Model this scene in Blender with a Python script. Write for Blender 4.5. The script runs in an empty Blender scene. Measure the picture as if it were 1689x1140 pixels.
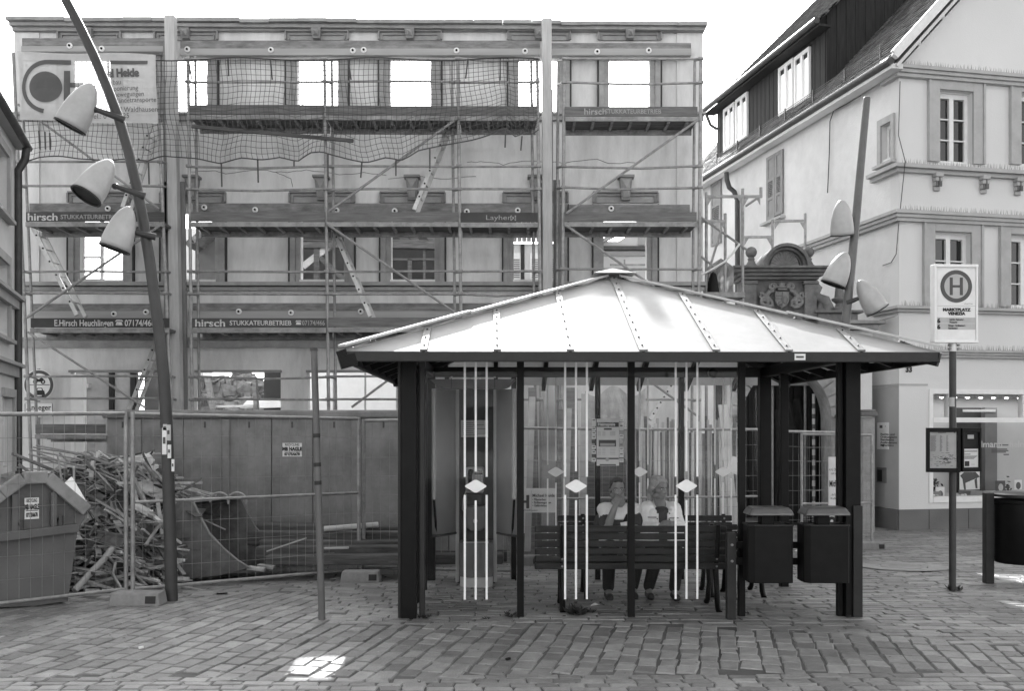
import bpy, bmesh, math, random
from mathutils import Vector, Matrix, noise
R = math.radians
rnd = random.Random(7)
C = bpy.context.scene.collection
sc = bpy.context.scene
# ------------------------------------------------------------------ camera, sky, sun, exposure
F, CX, HY, HC = 1600.0, 844.5, 706.0, 1.70          # focal length in photo pixels, principal column, horizon row, eye height
cd = bpy.data.cameras.new('camera'); cam = bpy.data.objects.new('camera', cd); C.objects.link(cam)
cam.location = (0, 0, HC); cam.rotation_euler = (R(90), 0, 0)
cd.sensor_width = 36; cd.lens = 36 * F / 1689.0
cd.shift_x = 0; cd.shift_y = (HY - 570) / 1689.0
cd.clip_start = 0.1; cd.clip_end = 2000
sc.camera = cam
SUN_EL, SUN_AZ = 35.0, -4.0
w = bpy.data.worlds.new('World'); sc.world = w; w.use_nodes = True
nt = w.node_tree; nt.nodes.clear()
sky = nt.nodes.new('ShaderNodeTexSky'); sky.sky_type = 'NISHITA'; sky.sun_disc = False
sky.sun_elevation = R(SUN_EL); sky.sun_rotation = R(SUN_AZ); sky.air_density = 1.0; sky.dust_density = 2.5
bw = nt.nodes.new('ShaderNodeRGBToBW'); bg = nt.nodes.new('ShaderNodeBackground'); wo = nt.nodes.new('ShaderNodeOutputWorld')
nt.links.new(sky.outputs[0], bw.inputs[0]); nt.links.new(bw.outputs[0], bg.inputs[0]); nt.links.new(bg.outputs[0], wo.inputs[0])
bg.inputs[1].default_value = 0.15
sl = bpy.data.lights.new('sun', 'SUN'); sl.energy = 2.6; sl.angle = R(0.53); sl.color = (1, 1, 1)
so = bpy.data.objects.new('sun', sl); C.objects.link(so); so.location = (-3, 40, 40)
tosun = Vector((math.sin(R(SUN_AZ)) * math.cos(R(SUN_EL)), math.cos(R(SUN_AZ)) * math.cos(R(SUN_EL)), math.sin(R(SUN_EL))))
so.rotation_euler = (-tosun).to_track_quat('-Z', 'Y').to_euler()
sc.view_settings.view_transform = 'Standard'; sc.view_settings.look = 'None'; sc.view_settings.gamma = 1
sc.view_settings.use_curve_mapping = False; sc.view_settings.exposure = 2.1
sc.render.engine = 'CYCLES'
try:
    sc.cycles.max_bounces = 8; sc.cycles.transparent_max_bounces = 24; sc.cycles.caustics_reflective = False; sc.cycles.caustics_refractive = False
except Exception: pass

# ------------------------------------------------------------------ helpers
def gz(Y):                                            # the square falls gently away from the camera
    return 0.0 if Y < 8.7 else -0.037 * (min(Y, 20.0) - 8.7)
def P(x, y, Y): return Vector(((x - CX) / F * Y, Y, HC - (y - HY) / F * Y))
def PX(x, Y): return (x - CX) / F * Y
def PZ(y, Y): return HC - (y - HY) / F * Y
def G(x, y):                                          # a ground point from its place in the photograph
    Y = 9.0
    for _ in range(40): Y = (HC - gz(Y)) * F / max(y - HY, 5)
    return Vector(((x - CX) / F * Y, Y, gz(Y)))
def ray(x, y): return Vector(((x - CX) / F, 1.0, -(y - HY) / F))
def hit(x, y, p0, n):
    d = ray(x, y); o = Vector((0, 0, HC)); t = (Vector(p0) - o).dot(n) / d.dot(n); return o + d * t
class Fr:                                             # a wall's own frame: u along it, z up, d out of it
    def __init__(s, o, u):
        s.o = Vector(o); s.u = Vector(u).normalized(); s.n = Vector((s.u.y, -s.u.x, 0))
    def p(s, u, z, d=0.0): return s.o + s.u * u + s.n * d + Vector((0, 0, z - s.o.z))
    def uz(s, x, y, d=0.0):
        h = hit(x, y, s.o + s.n * d, s.n); return (h - s.o).dot(s.u), h.z
class MB:
    def __init__(s): s.v = []; s.f = []
    def add(s, vs, fs):
        n = len(s.v); s.v += [tuple(v) for v in vs]; s.f += [tuple(i + n for i in f) for f in fs]; return s
    def hexa(s, p):                                   # 8 corners: bottom 0-3, top 4-7
        return s.add(p, [(0, 3, 2, 1), (4, 5, 6, 7), (0, 1, 5, 4), (1, 2, 6, 5), (2, 3, 7, 6), (3, 0, 4, 7)])
    def bx(s, x0, x1, y0, y1, z0, z1):
        return s.hexa([(x0, y0, z0), (x1, y0, z0), (x1, y1, z0), (x0, y1, z0), (x0, y0, z1), (x1, y0, z1), (x1, y1, z1), (x0, y1, z1)])
    def fbx(s, fr, u0, u1, z0, z1, d0, d1):           # a box in a wall's frame
        q = fr.p
        return s.hexa([q(u0, z0, d1), q(u1, z0, d1), q(u1, z0, d0), q(u0, z0, d0), q(u0, z1, d1), q(u1, z1, d1), q(u1, z1, d0), q(u0, z1, d0)])
    def bar(s, p, q, w, h, up=(0, 0, 1)):
        p = Vector(p); q = Vector(q); a = (q - p).normalized(); up = Vector(up)
        b = a.cross(up)
        if b.length < 1e-4: b = a.cross(Vector((0, 1, 0)))
        b.normalize(); c = b.cross(a)
        b *= w / 2; c *= h / 2
        return s.hexa([p - b - c, p + b - c, q + b - c, q - b - c, p - b + c, p + b + c, q + b + c, q - b + c])
    def tube(s, p, q, r, n=8, r2=None): return s.path([p, q], [r, r if r2 is None else r2], n)
    def path(s, pts, rs, n=8, caps=True):
        pts = [Vector(p) for p in pts]
        if not isinstance(rs, (list, tuple)): rs = [rs] * len(pts)
        vs = []; fs = []; ref = None
        for i, p in enumerate(pts):
            a = (pts[min(i + 1, len(pts) - 1)] - pts[max(i - 1, 0)]).normalized()
            if ref is None:
                ref = a.orthogonal().normalized()
            b = (ref - a * ref.dot(a)); b = b.normalized() if b.length > 1e-5 else a.orthogonal().normalized()
            ref = b; c = a.cross(b)
            for k in range(n):
                t = 2 * math.pi * k / n; vs.append(p + (b * math.cos(t) + c * math.sin(t)) * rs[i])
        for i in range(len(pts) - 1):
            for k in range(n):
                k2 = (k + 1) % n; fs.append((i * n + k, i * n + k2, (i + 1) * n + k2, (i + 1) * n + k))
        if caps:
            fs.append(tuple(reversed(range(n)))); fs.append(tuple(range((len(pts) - 1) * n, len(pts) * n)))
        return s.add(vs, fs)
    def prism(s, pts, vec):                           # polygon (3D points) pushed along vec
        n = len(pts); vec = Vector(vec); pts = [Vector(p) for p in pts]
        vs = pts + [p + vec for p in pts]
        fs = [tuple(range(n)), tuple(reversed(range(n, 2 * n)))] + [((i + 1) % n, i, i + n, (i + 1) % n + n) for i in range(n)]
        return s.add(vs, fs)
    def lathe(s, o, prof, n=16, axis=(0, 0, 1), sx=1.0, sy=1.0):
        o = Vector(o); a = Vector(axis).normalized(); b = a.orthogonal().normalized() if abs(a.z) < .999 else Vector((1, 0, 0)); c = a.cross(b)
        vs = []; fs = []; m = len(prof)
        for r, t in prof:
            for k in range(n):
                an = 2 * math.pi * k / n; vs.append(o + a * t + b * (r * math.cos(an) * sx) + c * (r * math.sin(an) * sy))
        for i in range(m - 1):
            for k in range(n):
                k2 = (k + 1) % n; fs.append((i * n + k, i * n + k2, (i + 1) * n + k2, (i + 1) * n + k))
        fs.append(tuple(reversed(range(n)))); fs.append(tuple(range((m - 1) * n, m * n)))
        return s.add(vs, fs)
    def ell(s, o, rx, ry, rz, n=14, m=9, M=None):
        vs = []; fs = []; o = Vector(o)
        for i in range(m + 1):
            t = math.pi * i / m
            for k in range(n):
                a = 2 * math.pi * k / n
                v = Vector((rx * math.sin(t) * math.cos(a), ry * math.sin(t) * math.sin(a), rz * math.cos(t)))
                if M is not None: v = M @ v
                vs.append(o + v)
        for i in range(m):
            for k in range(n):
                k2 = (k + 1) % n; fs.append((i * n + k, (i + 1) * n + k, (i + 1) * n + k2, i * n + k2))
        return s.add(vs, fs)
    def cap(s, p, q, r1, r2, n=12):                   # tapered capsule for bodies
        p = Vector(p); q = Vector(q); a = (q - p); L = a.length; a = a / L if L > 1e-6 else Vector((0, 0, 1))
        pts = []; rs = []
        for t in (90, 60, 30): pts.append(p - a * r1 * math.sin(R(t))); rs.append(max(r1 * math.cos(R(t)), r1 * .05))
        pts.append(p); rs.append(r1); pts.append(q); rs.append(r2)
        for t in (30, 60, 90): pts.append(q + a * r2 * math.sin(R(t))); rs.append(max(r2 * math.cos(R(t)), r2 * .05))
        return s.path(pts, rs, n)
ROOT = {}                                             # world matrix of each thing
def mesh_of(mb, name, inv=None, smooth=None, mat=None):
    me = bpy.data.meshes.new(name)
    vs = [inv @ Vector(v) for v in mb.v] if inv is not None else mb.v
    me.from_pydata([tuple(v) for v in vs], [], mb.f); me.update()
    if mat is not None: me.materials.append(mat)
    if smooth:
        me.polygons.foreach_set('use_smooth', [True] * len(me.polygons)); me.set_sharp_from_angle(angle=R(smooth))
    return me
def tag(o, label=None, cat=None, group=None, kind=None):
    if label: o['label'] = label
    if cat: o['category'] = cat
    if group: o['group'] = group
    if kind: o['kind'] = kind
    return o
def thing(name, loc, label, cat, group=None, rz=0.0, kind=None):
    o = bpy.data.objects.new(name, None); C.objects.link(o); o.empty_display_size = .2
    o.location = loc; o.rotation_euler = (0, 0, rz)
    ROOT[o.name] = Matrix.Translation(Vector(loc)) @ Matrix.Rotation(rz, 4, 'Z')
    return tag(o, label, cat, group, kind)
def part(name, mb, mat, parent=None, smooth=None, bev=0, kind=None, label=None):
    inv = ROOT[parent.name].inverted() if parent is not None else None
    o = bpy.data.objects.new(name, mesh_of(mb, name, inv, smooth, mat)); C.objects.link(o)
    if parent is not None: o.parent = parent; ROOT[o.name] = ROOT[parent.name]
    else: ROOT[o.name] = Matrix.Identity(4)
    if bev:
        b = o.modifiers.new('bevel', 'BEVEL'); b.width = bev; b.segments = 2; b.limit_method = 'ANGLE'; b.angle_limit = R(40)
    return tag(o, label=label, kind=kind)
def solo(name, mb, mat, label, cat, group=None, smooth=None, bev=0, kind=None):   # a thing that is one mesh, origin at its base
    cs = [Vector(v) for v in mb.v]; lo = Vector((sum(v.x for v in cs) / len(cs), sum(v.y for v in cs) / len(cs), min(v.z for v in cs)))
    o = bpy.data.objects.new(name, mesh_of(mb, name, Matrix.Translation(-lo), smooth, mat)); C.objects.link(o); o.location = lo
    ROOT[o.name] = Matrix.Translation(lo)
    if bev:
        b = o.modifiers.new('bevel', 'BEVEL'); b.width = bev; b.segments = 2; b.limit_method = 'ANGLE'; b.angle_limit = R(40)
    return tag(o, label, cat, group, kind)
def kids(o): return [c for c in bpy.data.objects if c.parent == o]
def copy_tree(o, parent=None):
    c = o.copy(); C.objects.link(c)
    if parent is not None: c.parent = parent
    for ch in kids(o): copy_tree(ch, c)
    return c
def text_mb(body, size, o, u, up, n, off=.004, align='LEFT', spread=1.0, bold=0.0, warp=None):   # flat lettering on a surface
    cu = bpy.data.curves.new('lettering', 'FONT'); cu.body = body; cu.size = size; cu.align_x = align; cu.resolution_u = 3
    cu.offset = bold; cu.extrude = 0.0
    ob = bpy.data.objects.new('lettering', cu); C.objects.link(ob)
    me = bpy.data.meshes.new_from_object(ob.evaluated_get(bpy.context.evaluated_depsgraph_get()))
    o = Vector(o); u = Vector(u).normalized(); up = Vector(up).normalized(); n = Vector(n).normalized()
    mb = MB(); vs = []
    for v in me.vertices:
        p = o + u * (v.co.x * spread) + up * v.co.y + n * off
        vs.append(warp(p) if warp else p)
    mb.add(vs, [tuple(p.vertices) for p in me.polygons])
    C.objects.unlink(ob); bpy.data.objects.remove(ob); bpy.data.curves.remove(cu); bpy.data.meshes.remove(me)
    return mb
def join(*mbs):
    m = MB()
    for b in mbs: m.add(b.v, b.f)
    return m
# ------------------------------------------------------------------ materials (all grey: the photograph is black and white)
def M(name, v, rough=.8, var=.15, scale=5.0, bump=0.0, metal=0.0, stretch=(1, 1, 1), island=0.0, spec=.3, dirt=0.0, dscale=1.2, bscale=None, trans=0.0):
    m = bpy.data.materials.new(name); m.use_nodes = True; t = m.node_tree; N = t.nodes; L = t.links
    b = N['Principled BSDF']; b.inputs['Roughness'].default_value = rough; b.inputs['Metallic'].default_value = metal
    b.inputs['Specular IOR Level'].default_value = spec
    tc = N.new('ShaderNodeTexCoord'); mp = N.new('ShaderNodeMapping'); mp.inputs['Scale'].default_value = stretch
    L.new(tc.outputs['Object'], mp.inputs[0])
    def math_(op, a, bb):
        n = N.new('ShaderNodeMath'); n.operation = op
        for i, x in enumerate((a, bb)):
            if isinstance(x, (int, float)): n.inputs[i].default_value = x
            else: L.new(x, n.inputs[i])
        return n.outputs[0]
    no = N.new('ShaderNodeTexNoise'); no.inputs['Scale'].default_value = scale; no.inputs['Detail'].default_value = 6; no.inputs['Roughness'].default_value = .62
    L.new(mp.outputs[0], no.inputs['Vector'])
    mr = N.new('ShaderNodeMapRange'); mr.inputs[1].default_value = .25; mr.inputs[2].default_value = .75
    mr.inputs[3].default_value = v * (1 - var); mr.inputs[4].default_value = v * (1 + var); L.new(no.outputs[0], mr.inputs[0])
    col = mr.outputs[0]
    if dirt:                                          # large soft stains
        d = N.new('ShaderNodeTexNoise'); d.inputs['Scale'].default_value = dscale; d.inputs['Detail'].default_value = 8; d.inputs['Roughness'].default_value = .7
        L.new(mp.outputs[0], d.inputs['Vector'])
        dr = N.new('ShaderNodeMapRange'); dr.inputs[1].default_value = .42; dr.inputs[2].default_value = .68; dr.inputs[3].default_value = 1.0; dr.inputs[4].default_value = 1 - dirt
        L.new(d.outputs[0], dr.inputs[0]); col = math_('MULTIPLY', col, dr.outputs[0])
    if island:
        g = N.new('ShaderNodeNewGeometry'); oi = N.new('ShaderNodeObjectInfo')
        s = math_('FRACT', math_('ADD', g.outputs['Random Per Island'], oi.outputs['Random']), 0)
        k = math_('ADD', math_('MULTIPLY', s, 2 * island), 1 - island); col = math_('MULTIPLY', col, k)
    L.new(col, b.inputs['Base Color'])
    if bump:
        bn = N.new('ShaderNodeBump'); bn.inputs['Strength'].default_value = bump; bn.inputs['Distance'].default_value = .02
        n2 = N.new('ShaderNodeTexNoise'); n2.inputs['Scale'].default_value = bscale or scale * 6; n2.inputs['Detail'].default_value = 5; L.new(mp.outputs[0], n2.inputs['Vector'])
        L.new(n2.outputs[0], bn.inputs['Height']); L.new(bn.outputs[0], b.inputs['Normal'])
    if trans:                                         # light coming through thin sheet or cloth
        tr = N.new('ShaderNodeBsdfTranslucent'); L.new(col, tr.inputs[0]); mx = N.new('ShaderNodeMixShader'); mx.inputs[0].default_value = trans
        L.new(b.outputs[0], mx.inputs[1]); L.new(tr.outputs[0], mx.inputs[2]); L.new(mx.outputs[0], N['Material Output'].inputs[0])
    return m
def glassmat(name, tint=.95, rough=.0, ior=1.45, gl=1.0):
    m = bpy.data.materials.new(name); m.use_nodes = True; t = m.node_tree; N = t.nodes; L = t.links; N.remove(N['Principled BSDF'])
    fr = N.new('ShaderNodeFresnel'); fr.inputs[0].default_value = ior
    a = N.new('ShaderNodeBsdfTransparent'); a.inputs[0].default_value = (tint, tint, tint, 1)
    g = N.new('ShaderNodeBsdfGlossy'); g.inputs[0].default_value = (gl, gl, gl, 1); g.inputs['Roughness'].default_value = rough
    mx = N.new('ShaderNodeMixShader'); L.new(fr.outputs[0], mx.inputs[0]); L.new(a.outputs[0], mx.inputs[1]); L.new(g.outputs[0], mx.inputs[2])
    L.new(mx.outputs[0], N['Material Output'].inputs[0]); return m
def see_through(name, v, alpha):
    m = M(name, v, .9, .08, 8); t = m.node_tree; N = t.nodes; L = t.links
    a = N.new('ShaderNodeBsdfTransparent'); mx = N.new('ShaderNodeMixShader'); mx.inputs[0].default_value = alpha
    L.new(N['Principled BSDF'].outputs[0], mx.inputs[1]); L.new(a.outputs[0], mx.inputs[2]); L.new(mx.outputs[0], N['Material Output'].inputs[0]); return m
def emit(name, s):
    m = bpy.data.materials.new(name); m.use_nodes = True; b = m.node_tree.nodes['Principled BSDF']
    b.inputs['Base Color'].default_value = (.8, .8, .8, 1); b.inputs['Emission Color'].default_value = (1, 1, 1, 1); b.inputs['Emission Strength'].default_value = s; return m
m_sand = M('joint_sand', .10, .95, .55, .9, .5, bscale=60)
m_sett = M('paving_sett', .215, .44, .32, 9, .45, island=.34, spec=.5, dirt=.38, dscale=.5, bscale=60)
m_plaster = M('old_plaster', .76, .9, .10, 1.5, .12, dirt=.32, dscale=.55, bscale=30, stretch=(2.0, 2.0, .55))
m_trim = M('sandstone_trim', .36, .9, .15, 5, .2, dirt=.25, dscale=2)
m_keystone = M('dark_keystone', .28, .9, .15, 9, .2)
m_timber = M('raw_timber', .40, .8, .18, 4, .15, stretch=(.6, 6, 6), dirt=.25, dscale=2.0)
m_postwood = M('post_timber', .52, .8, .14, 4, .15, stretch=(6, 6, .5), dirt=.15, dscale=3)
m_greywood = M('weathered_board', .17, .85, .35, 5, .2, stretch=(.5, 6, 6), dirt=.4, dscale=3)
m_darkboard = M('dark_toe_board', .075, .7, .4, 6, .1, stretch=(.6, 5, 5))
m_galv = M('galvanised_tube', .33, .55, .25, 9, .08, metal=.35, dirt=.3, dscale=6)
m_alu = M('aluminium', .55, .45, .15, 12, .05, metal=.5)
m_deck = M('deck_plate', .30, .6, .3, 6, .1, dirt=.45, dscale=4)
m_white = M('white_paint', .78, .6, .06, 6, .05)
m_offwhite = M('white_metal', .68, .5, .10, 8, .05)
m_black = M('black_print', .03, .7, .2, 10)
m_ink = M('grey_print', .09, .7, .1, 10)
m_net = M('net_cord', .08, .9, .2, 10)
m_cloth = see_through('banner_cloth', .62, .30)
m_wallw = M('smooth_render', .66, .9, .05, 2, .18, dirt=.12, dscale=.5, bscale=45)
m_walll = M('rough_render', .68, .9, .06, 3, .35, dirt=.14, dscale=.6, bscale=35)
m_grey_trim = M('grey_painted_trim', .42, .8, .08, 5, .1, dirt=.15, dscale=2)
m_winwhite = M('white_window_frame', .74, .5, .05, 9)
m_tile = M('roof_tile', .15, .8, .3, 8, .2, island=.35)
m_darkwood = M('dark_boarding', .025, .8, .5, 3, .15, stretch=(8, 8, .6))
m_shutter = M('shutter_paint', .24, .7, .15, 6, .1)
m_zinc = M('dark_zinc', .07, .5, .3, 6, .05, metal=.3)
m_base = M('stone_plinth', .17, .85, .2, 4, .2, dirt=.3, dscale=2)
m_glassdark = M('dark_window_glass', .015, .03, .2, 2, spec=.6)
m_iron = M('black_painted_steel', .007, .42, .35, 9, .04, spec=.14)
m_irongrey = M('grey_painted_steel', .022, .45, .3, 9, .04, spec=.28)
m_pane = glassmat('clear_glass', .985, ior=1.16)
m_roofpanel = M('translucent_roof_sheet', .64, .55, .07, 2.2, .04, dirt=.12, dscale=2.5, trans=.50)
m_batten = M('roof_batten', .24, .65, .3, 14, .15, dirt=.35, dscale=9)
m_decal = M('white_decal', .86, .6, .05, 20)
m_slat = M('bench_slat', .016, .5, .35, 5, .1, stretch=(.5, 6, 6), spec=.3)
m_skip = M('grey_skip_steel', .135, .55, .2, 7, .08, dirt=.42, dscale=3.5)
m_cont = M('container_steel', .24, .55, .14, 5, .10, dirt=.38, dscale=1.8)
m_rust = M('worn_bucket_steel', .13, .6, .35, 5, .2, dirt=.4, dscale=3)
m_conc = M('concrete', .24, .9, .2, 12, .3, dirt=.2)
m_stone = M('carved_sandstone', .17, .9, .25, 7, .35, dirt=.35, dscale=3)
m_stonelight = M('pale_sandstone', .30, .9, .2, 7, .25, dirt=.25, dscale=3)
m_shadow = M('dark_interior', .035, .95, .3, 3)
m_shelllamp = M('lamp_shade_enamel', .40, .33, .10, 6, .03, spec=.5, dirt=.15, dscale=5)
m_pole = M('lamp_pole_paint', .05, .42, .2, 6, .04, spec=.3)
m_polelight = M('pale_pole_paint', .105, .4, .2, 6, .04, spec=.45)
m_debris = M('splintered_timber', .27, .85, .5, 8, .2, island=.9)
m_rubble = M('broken_rubble', .22, .95, .45, 9, .5, island=.5)
m_oldbeam = M('old_beam', .10, .95, .5, 6, .5, stretch=(.5, 5, 5), dirt=.4, dscale=4)
m_debrislight = M('pale_splintered_timber', .50, .85, .4, 8, .2, island=.55)
m_paper = M('paper', .74, .8, .06, 9)
m_paperg = M('grey_paper', .45, .8, .1, 9)
m_leaf = M('leaf', .05, .7, .4, 20, island=.5)
# ------------------------------------------------------------------ ground and paving
g = MB(); ys = [-60, 0, 8.7, 12, 16, 20, 60, 600]; xs = [-600, -60, -12, 0, 12, 60, 600]
for i in range(len(ys) - 1):
    for j in range(len(xs) - 1):
        g.add([(xs[j], ys[i], gz(ys[i]) - .009), (xs[j + 1], ys[i], gz(ys[i]) - .009), (xs[j + 1], ys[i + 1], gz(ys[i + 1]) - .009), (xs[j], ys[i + 1], gz(ys[i + 1]) - .009)], [(0, 1, 2, 3)])
ground = part('ground', g, m_sand, kind='structure')
def sett_geo(c, d, e, L, W, mb):                      # one slightly crooked stone with worn edges, L along d, W along e
    def jj(a): return rnd.uniform(-a, a)
    out = []; 
    for a, b in ((-1, -1), (1, -1), (1, 1), (-1, 1)):
        out.append((a * L / 2 + jj(.013), b * W / 2 + jj(.011)))
    h = jj(.003); tx = jj(.012); ty = jj(.012); vs = []
    def add(a, b, z):
        x = c.x + d.x * a + e.x * b; y = c.y + d.y * a + e.y * b
        vs.append(Vector((x, y, gz(y) + z)))
    for a, b in out: add(a, b, -.02)
    for a, b in out: add(a, b, -.007 + h + a * tx + b * ty)
    for a, b in out: add(a - math.copysign(.007, a), b - math.copysign(.007, b), .001 + h + a * tx + b * ty)
    fs = [(8, 9, 10, 11)] + [(i, (i + 1) % 4, 4 + (i + 1) % 4, 4 + i) for i in range(4)] + [(4 + i, 4 + (i + 1) % 4, 8 + (i + 1) % 4, 8 + i) for i in range(4)]
    mb.add(vs, fs)
def in_left(x, y): return y < 10.2 + .25 * math.sin(x * 2) and x < -1.45 - (y - 8.4) * .35
def zone(x, y):
    if y < 6.66 + .06 * math.sin(x * .9): return 'C'
    if y < 8.42 - max(0, x - 1.5) * .35 + .05 * math.sin(x * 3): return 'A'
    if in_left(x, y): return 'A'
    return 'B'
setts = []
def lay(ang, wid, l0, l1, want, x0, x1, y0, y1, gap, lim, wob=.0):
    d = Vector((math.sin(R(ang)), math.cos(R(ang)), 0)); e = Vector((d.y, -d.x, 0))
    cs = [(Vector((x, y, 0)).dot(d), Vector((x, y, 0)).dot(e)) for x in (x0, x1) for y in (y0, y1)]
    a0 = min(c[0] for c in cs); a1 = max(c[0] for c in cs); b0 = min(c[1] for c in cs); b1 = max(c[1] for c in cs)
    b = b0
    while b < b1:
        wv = wid * rnd.uniform(.9, 1.1); a = a0 - rnd.uniform(0, l1)
        while a < a1:
            L = rnd.uniform(l0, l1); m = a + L / 2; bb = b + wv / 2 + wob * math.sin(m * 1.1 + 1.0) + rnd.uniform(-.004, .004)
            c = d * m + e * bb
            if y0 < c.y < y1 and x0 < c.x < x1 and zone(c.x, c.y) == want and lim(c.x, c.y):
                mb = MB(); sett_geo(c, d, e, L - gap * rnd.uniform(.7, 1.3), wv - gap * rnd.uniform(.8, 1.4), mb); setts.append((c.y, mb))
            a += L
        b += wv
view = lambda x, y: abs(x) < y * .54 + .5
lay(12.5, .150, .17, .27, 'A', -7.5, 6, 6.3, 10.6, .015, view, .02)
lay(90, .105, .14, .22, 'C', -5, 5, 5.7, 6.9, .010, view, .02)
lay(91.5, .135, .20, .36, 'B', -9, 11, 6.9, 13.4, .012, view, .03)
lay(88, .16, .2, .34, 'B', 1.0, 13, 13.4, 21, .012, view, .03)
setts.sort(key=lambda s: s[0])
for yy, mb in setts[:300]:
    lo = Vector(mb.v[0]); o = bpy.data.objects.new('paving_sett', mesh_of(mb, 'paving_sett', Matrix.Translation(-lo), None, m_sett)); C.objects.link(o); o.parent = ground; o.location = lo
part('paving_setts', join(*[s[1] for s in setts[300:]]), m_sett, ground, kind='stuff')
dm = MB(); c = G(1490, 936)
def disc(mb, c, r0, r1, z, n=40):
    vs = []
    for k in range(n):
        a = 2 * math.pi * k / n
        for r in (r0, r1):
            x, y = c.x + r * math.cos(a), c.y + r * math.sin(a); vs.append((x, y, gz(y) + z))
    mb.add(vs, [(2 * k, 2 * k + 1, (2 * k + 3) % (2 * n), (2 * k + 2) % (2 * n)) for k in range(n)])
disc(dm, c, .31, .58, .012); disc(dm, c, .0, .29, .012)
part('round_stone_inlay', dm, M('pale_inlay', .27, .8, .2, 9, .2, dirt=.3), ground)

# ------------------------------------------------------------------ gutted house front
YF = 19.3; KF = F / YF
fo = Vector((PX(26, YF), YF, -.42)); ff = Fr(fo, (1, 0, 0))
fu = lambda x: (x - 26) / KF
fz = lambda y: PZ(y, YF)
WL, WT = fu(1157), fz(45)
top = [150, 309, 524, 677, 889, 1038]; mid = [168, 320, 532, 681, 883, 1031]
ops = [(fu(c - 33.5), fu(c + 33.5), fz(186), fz(95)) for c in top] + [(fu(c - 35.5), fu(c + 35.5), fz(462), fz(350)) for c in mid]
ops += [(fu(118), fu(262), -.42, fz(614)), (fu(325), fu(463), fz(690), fz(614)), (fu(508), fu(790), -.42, fz(614))]
def wall_grid(mb, fr, u0, u1, z0, z1, ops, thick):
    us = sorted(set([u0, u1] + [min(max(v, u0), u1) for o in ops for v in o[:2]])); zs = sorted(set([z0, z1] + [min(max(v, z0), z1) for o in ops for v in o[2:]]))
    def solid(i, j):
        if i < 0 or j < 0 or i >= len(us) - 1 or j >= len(zs) - 1: return False
        u = (us[i] + us[i + 1]) / 2; z = (zs[j] + zs[j + 1]) / 2
        return not any(o[0] < u < o[1] and o[2] < z < o[3] for o in ops)
    p = fr.p
    for i in range(len(us) - 1):
        for j in range(len(zs) - 1):
            if not solid(i, j): continue
            a, b, c, d = us[i], us[i + 1], zs[j], zs[j + 1]
            mb.add([p(a, c, 0), p(b, c, 0), p(b, d, 0), p(a, d, 0)], [(0, 1, 2, 3)]); mb.add([p(a, c, -thick), p(b, c, -thick), p(b, d, -thick), p(a, d, -thick)], [(3, 2, 1, 0)])
            if not solid(i - 1, j): mb.add([p(a, c, 0), p(a, d, 0), p(a, d, -thick), p(a, c, -thick)], [(0, 1, 2, 3)])
            if not solid(i + 1, j): mb.add([p(b, c, 0), p(b, d, 0), p(b, d, -thick), p(b, c, -thick)], [(3, 2, 1, 0)])
            if not solid(i, j - 1): mb.add([p(a, c, 0), p(b, c, 0), p(b, c, -thick), p(a, c, -thick)], [(3, 2, 1, 0)])
            if not solid(i, j + 1): mb.add([p(a, d, 0), p(b, d, 0), p(b, d, -thick), p(a, d, -thick)], [(0, 1, 2, 3)])
house = thing('gutted_house', fo, 'gutted three storey house front standing alone behind scaffolding, sky in its top windows', 'building')
b = MB(); wall_grid(b, ff, 0, WL, -.42, WT, ops, .20); part('wall', b, m_plaster, house)
b = MB()                                               # broken cornice
for k, (y0, y1, pr) in enumerate([(47, 53, .10), (41, 47, .18), (35, 41, .28)]):
    n = 24
    for i in range(n):
        ua = -pr * .25 + (WL + pr * .5) * i / n; ub = -pr * .25 + (WL + pr * .5) * (i + 1) / n - .003
        dz = -(i / n) * 8 / KF + (rnd.uniform(-.02, .012) if k == 2 else 0)
        b.fbx(ff, ua, ub, fz(y1) + dz * (k > 0), fz(y0) + dz - .003, -.2, pr + (rnd.uniform(-.03, .0) if k == 2 else 0))
part('cornice', b, m_trim, house)
for x in (115, 192, 267, 337, 411, 487, 563, 640, 860, 1136):
    part('iron_pin', MB().fbx(ff, fu(x) - .012, fu(x) + .012, fz(36 + x * .008), fz(29 + x * .008), -.05, -.02), m_iron, house)
for ya, yb, ps, nm in [((188, 192), (192, 200), (.16, .10), 'upper_sill_course'), ((467, 473), (474, 480), (.20, .12), 'sill_course')]:
    b = MB(); b.fbx(ff, -.05, WL + .05, fz(ya[1]), fz(ya[0]), .003, ps[0]); b.fbx(ff, -.03, WL + .03, fz(yb[1]), fz(yb[0]) - .003, .003, ps[1]); part(nm, b, m_trim, house)
b = MB(); b.fbx(ff, -.02, WL + .02, fz(574), fz(561), .003, .06); b.fbx(ff, -.03, WL + .03, fz(561) + .003, fz(557), .003, .09); part('string_course', b, m_trim, house)
b = MB(); b.fbx(ff, fu(1116), WL + .02, fz(466), fz(201), .003, .035); b.fbx(ff, fu(1116), WL + .02, fz(187), fz(54), .003, .035); part('corner_pilaster', b, m_plaster, house)
b = MB(); b.fbx(ff, -.02, fu(66), fz(466), fz(201), .003, .035); b.fbx(ff, -.02, fu(66), fz(187), fz(54), .003, .035); part('corner_pilaster', b, m_plaster, house)
m_line = M('shade_and_crack_dark', .06, .9, .2, 9)  # dark tone for wall cracks and for the painted shade strips
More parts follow.
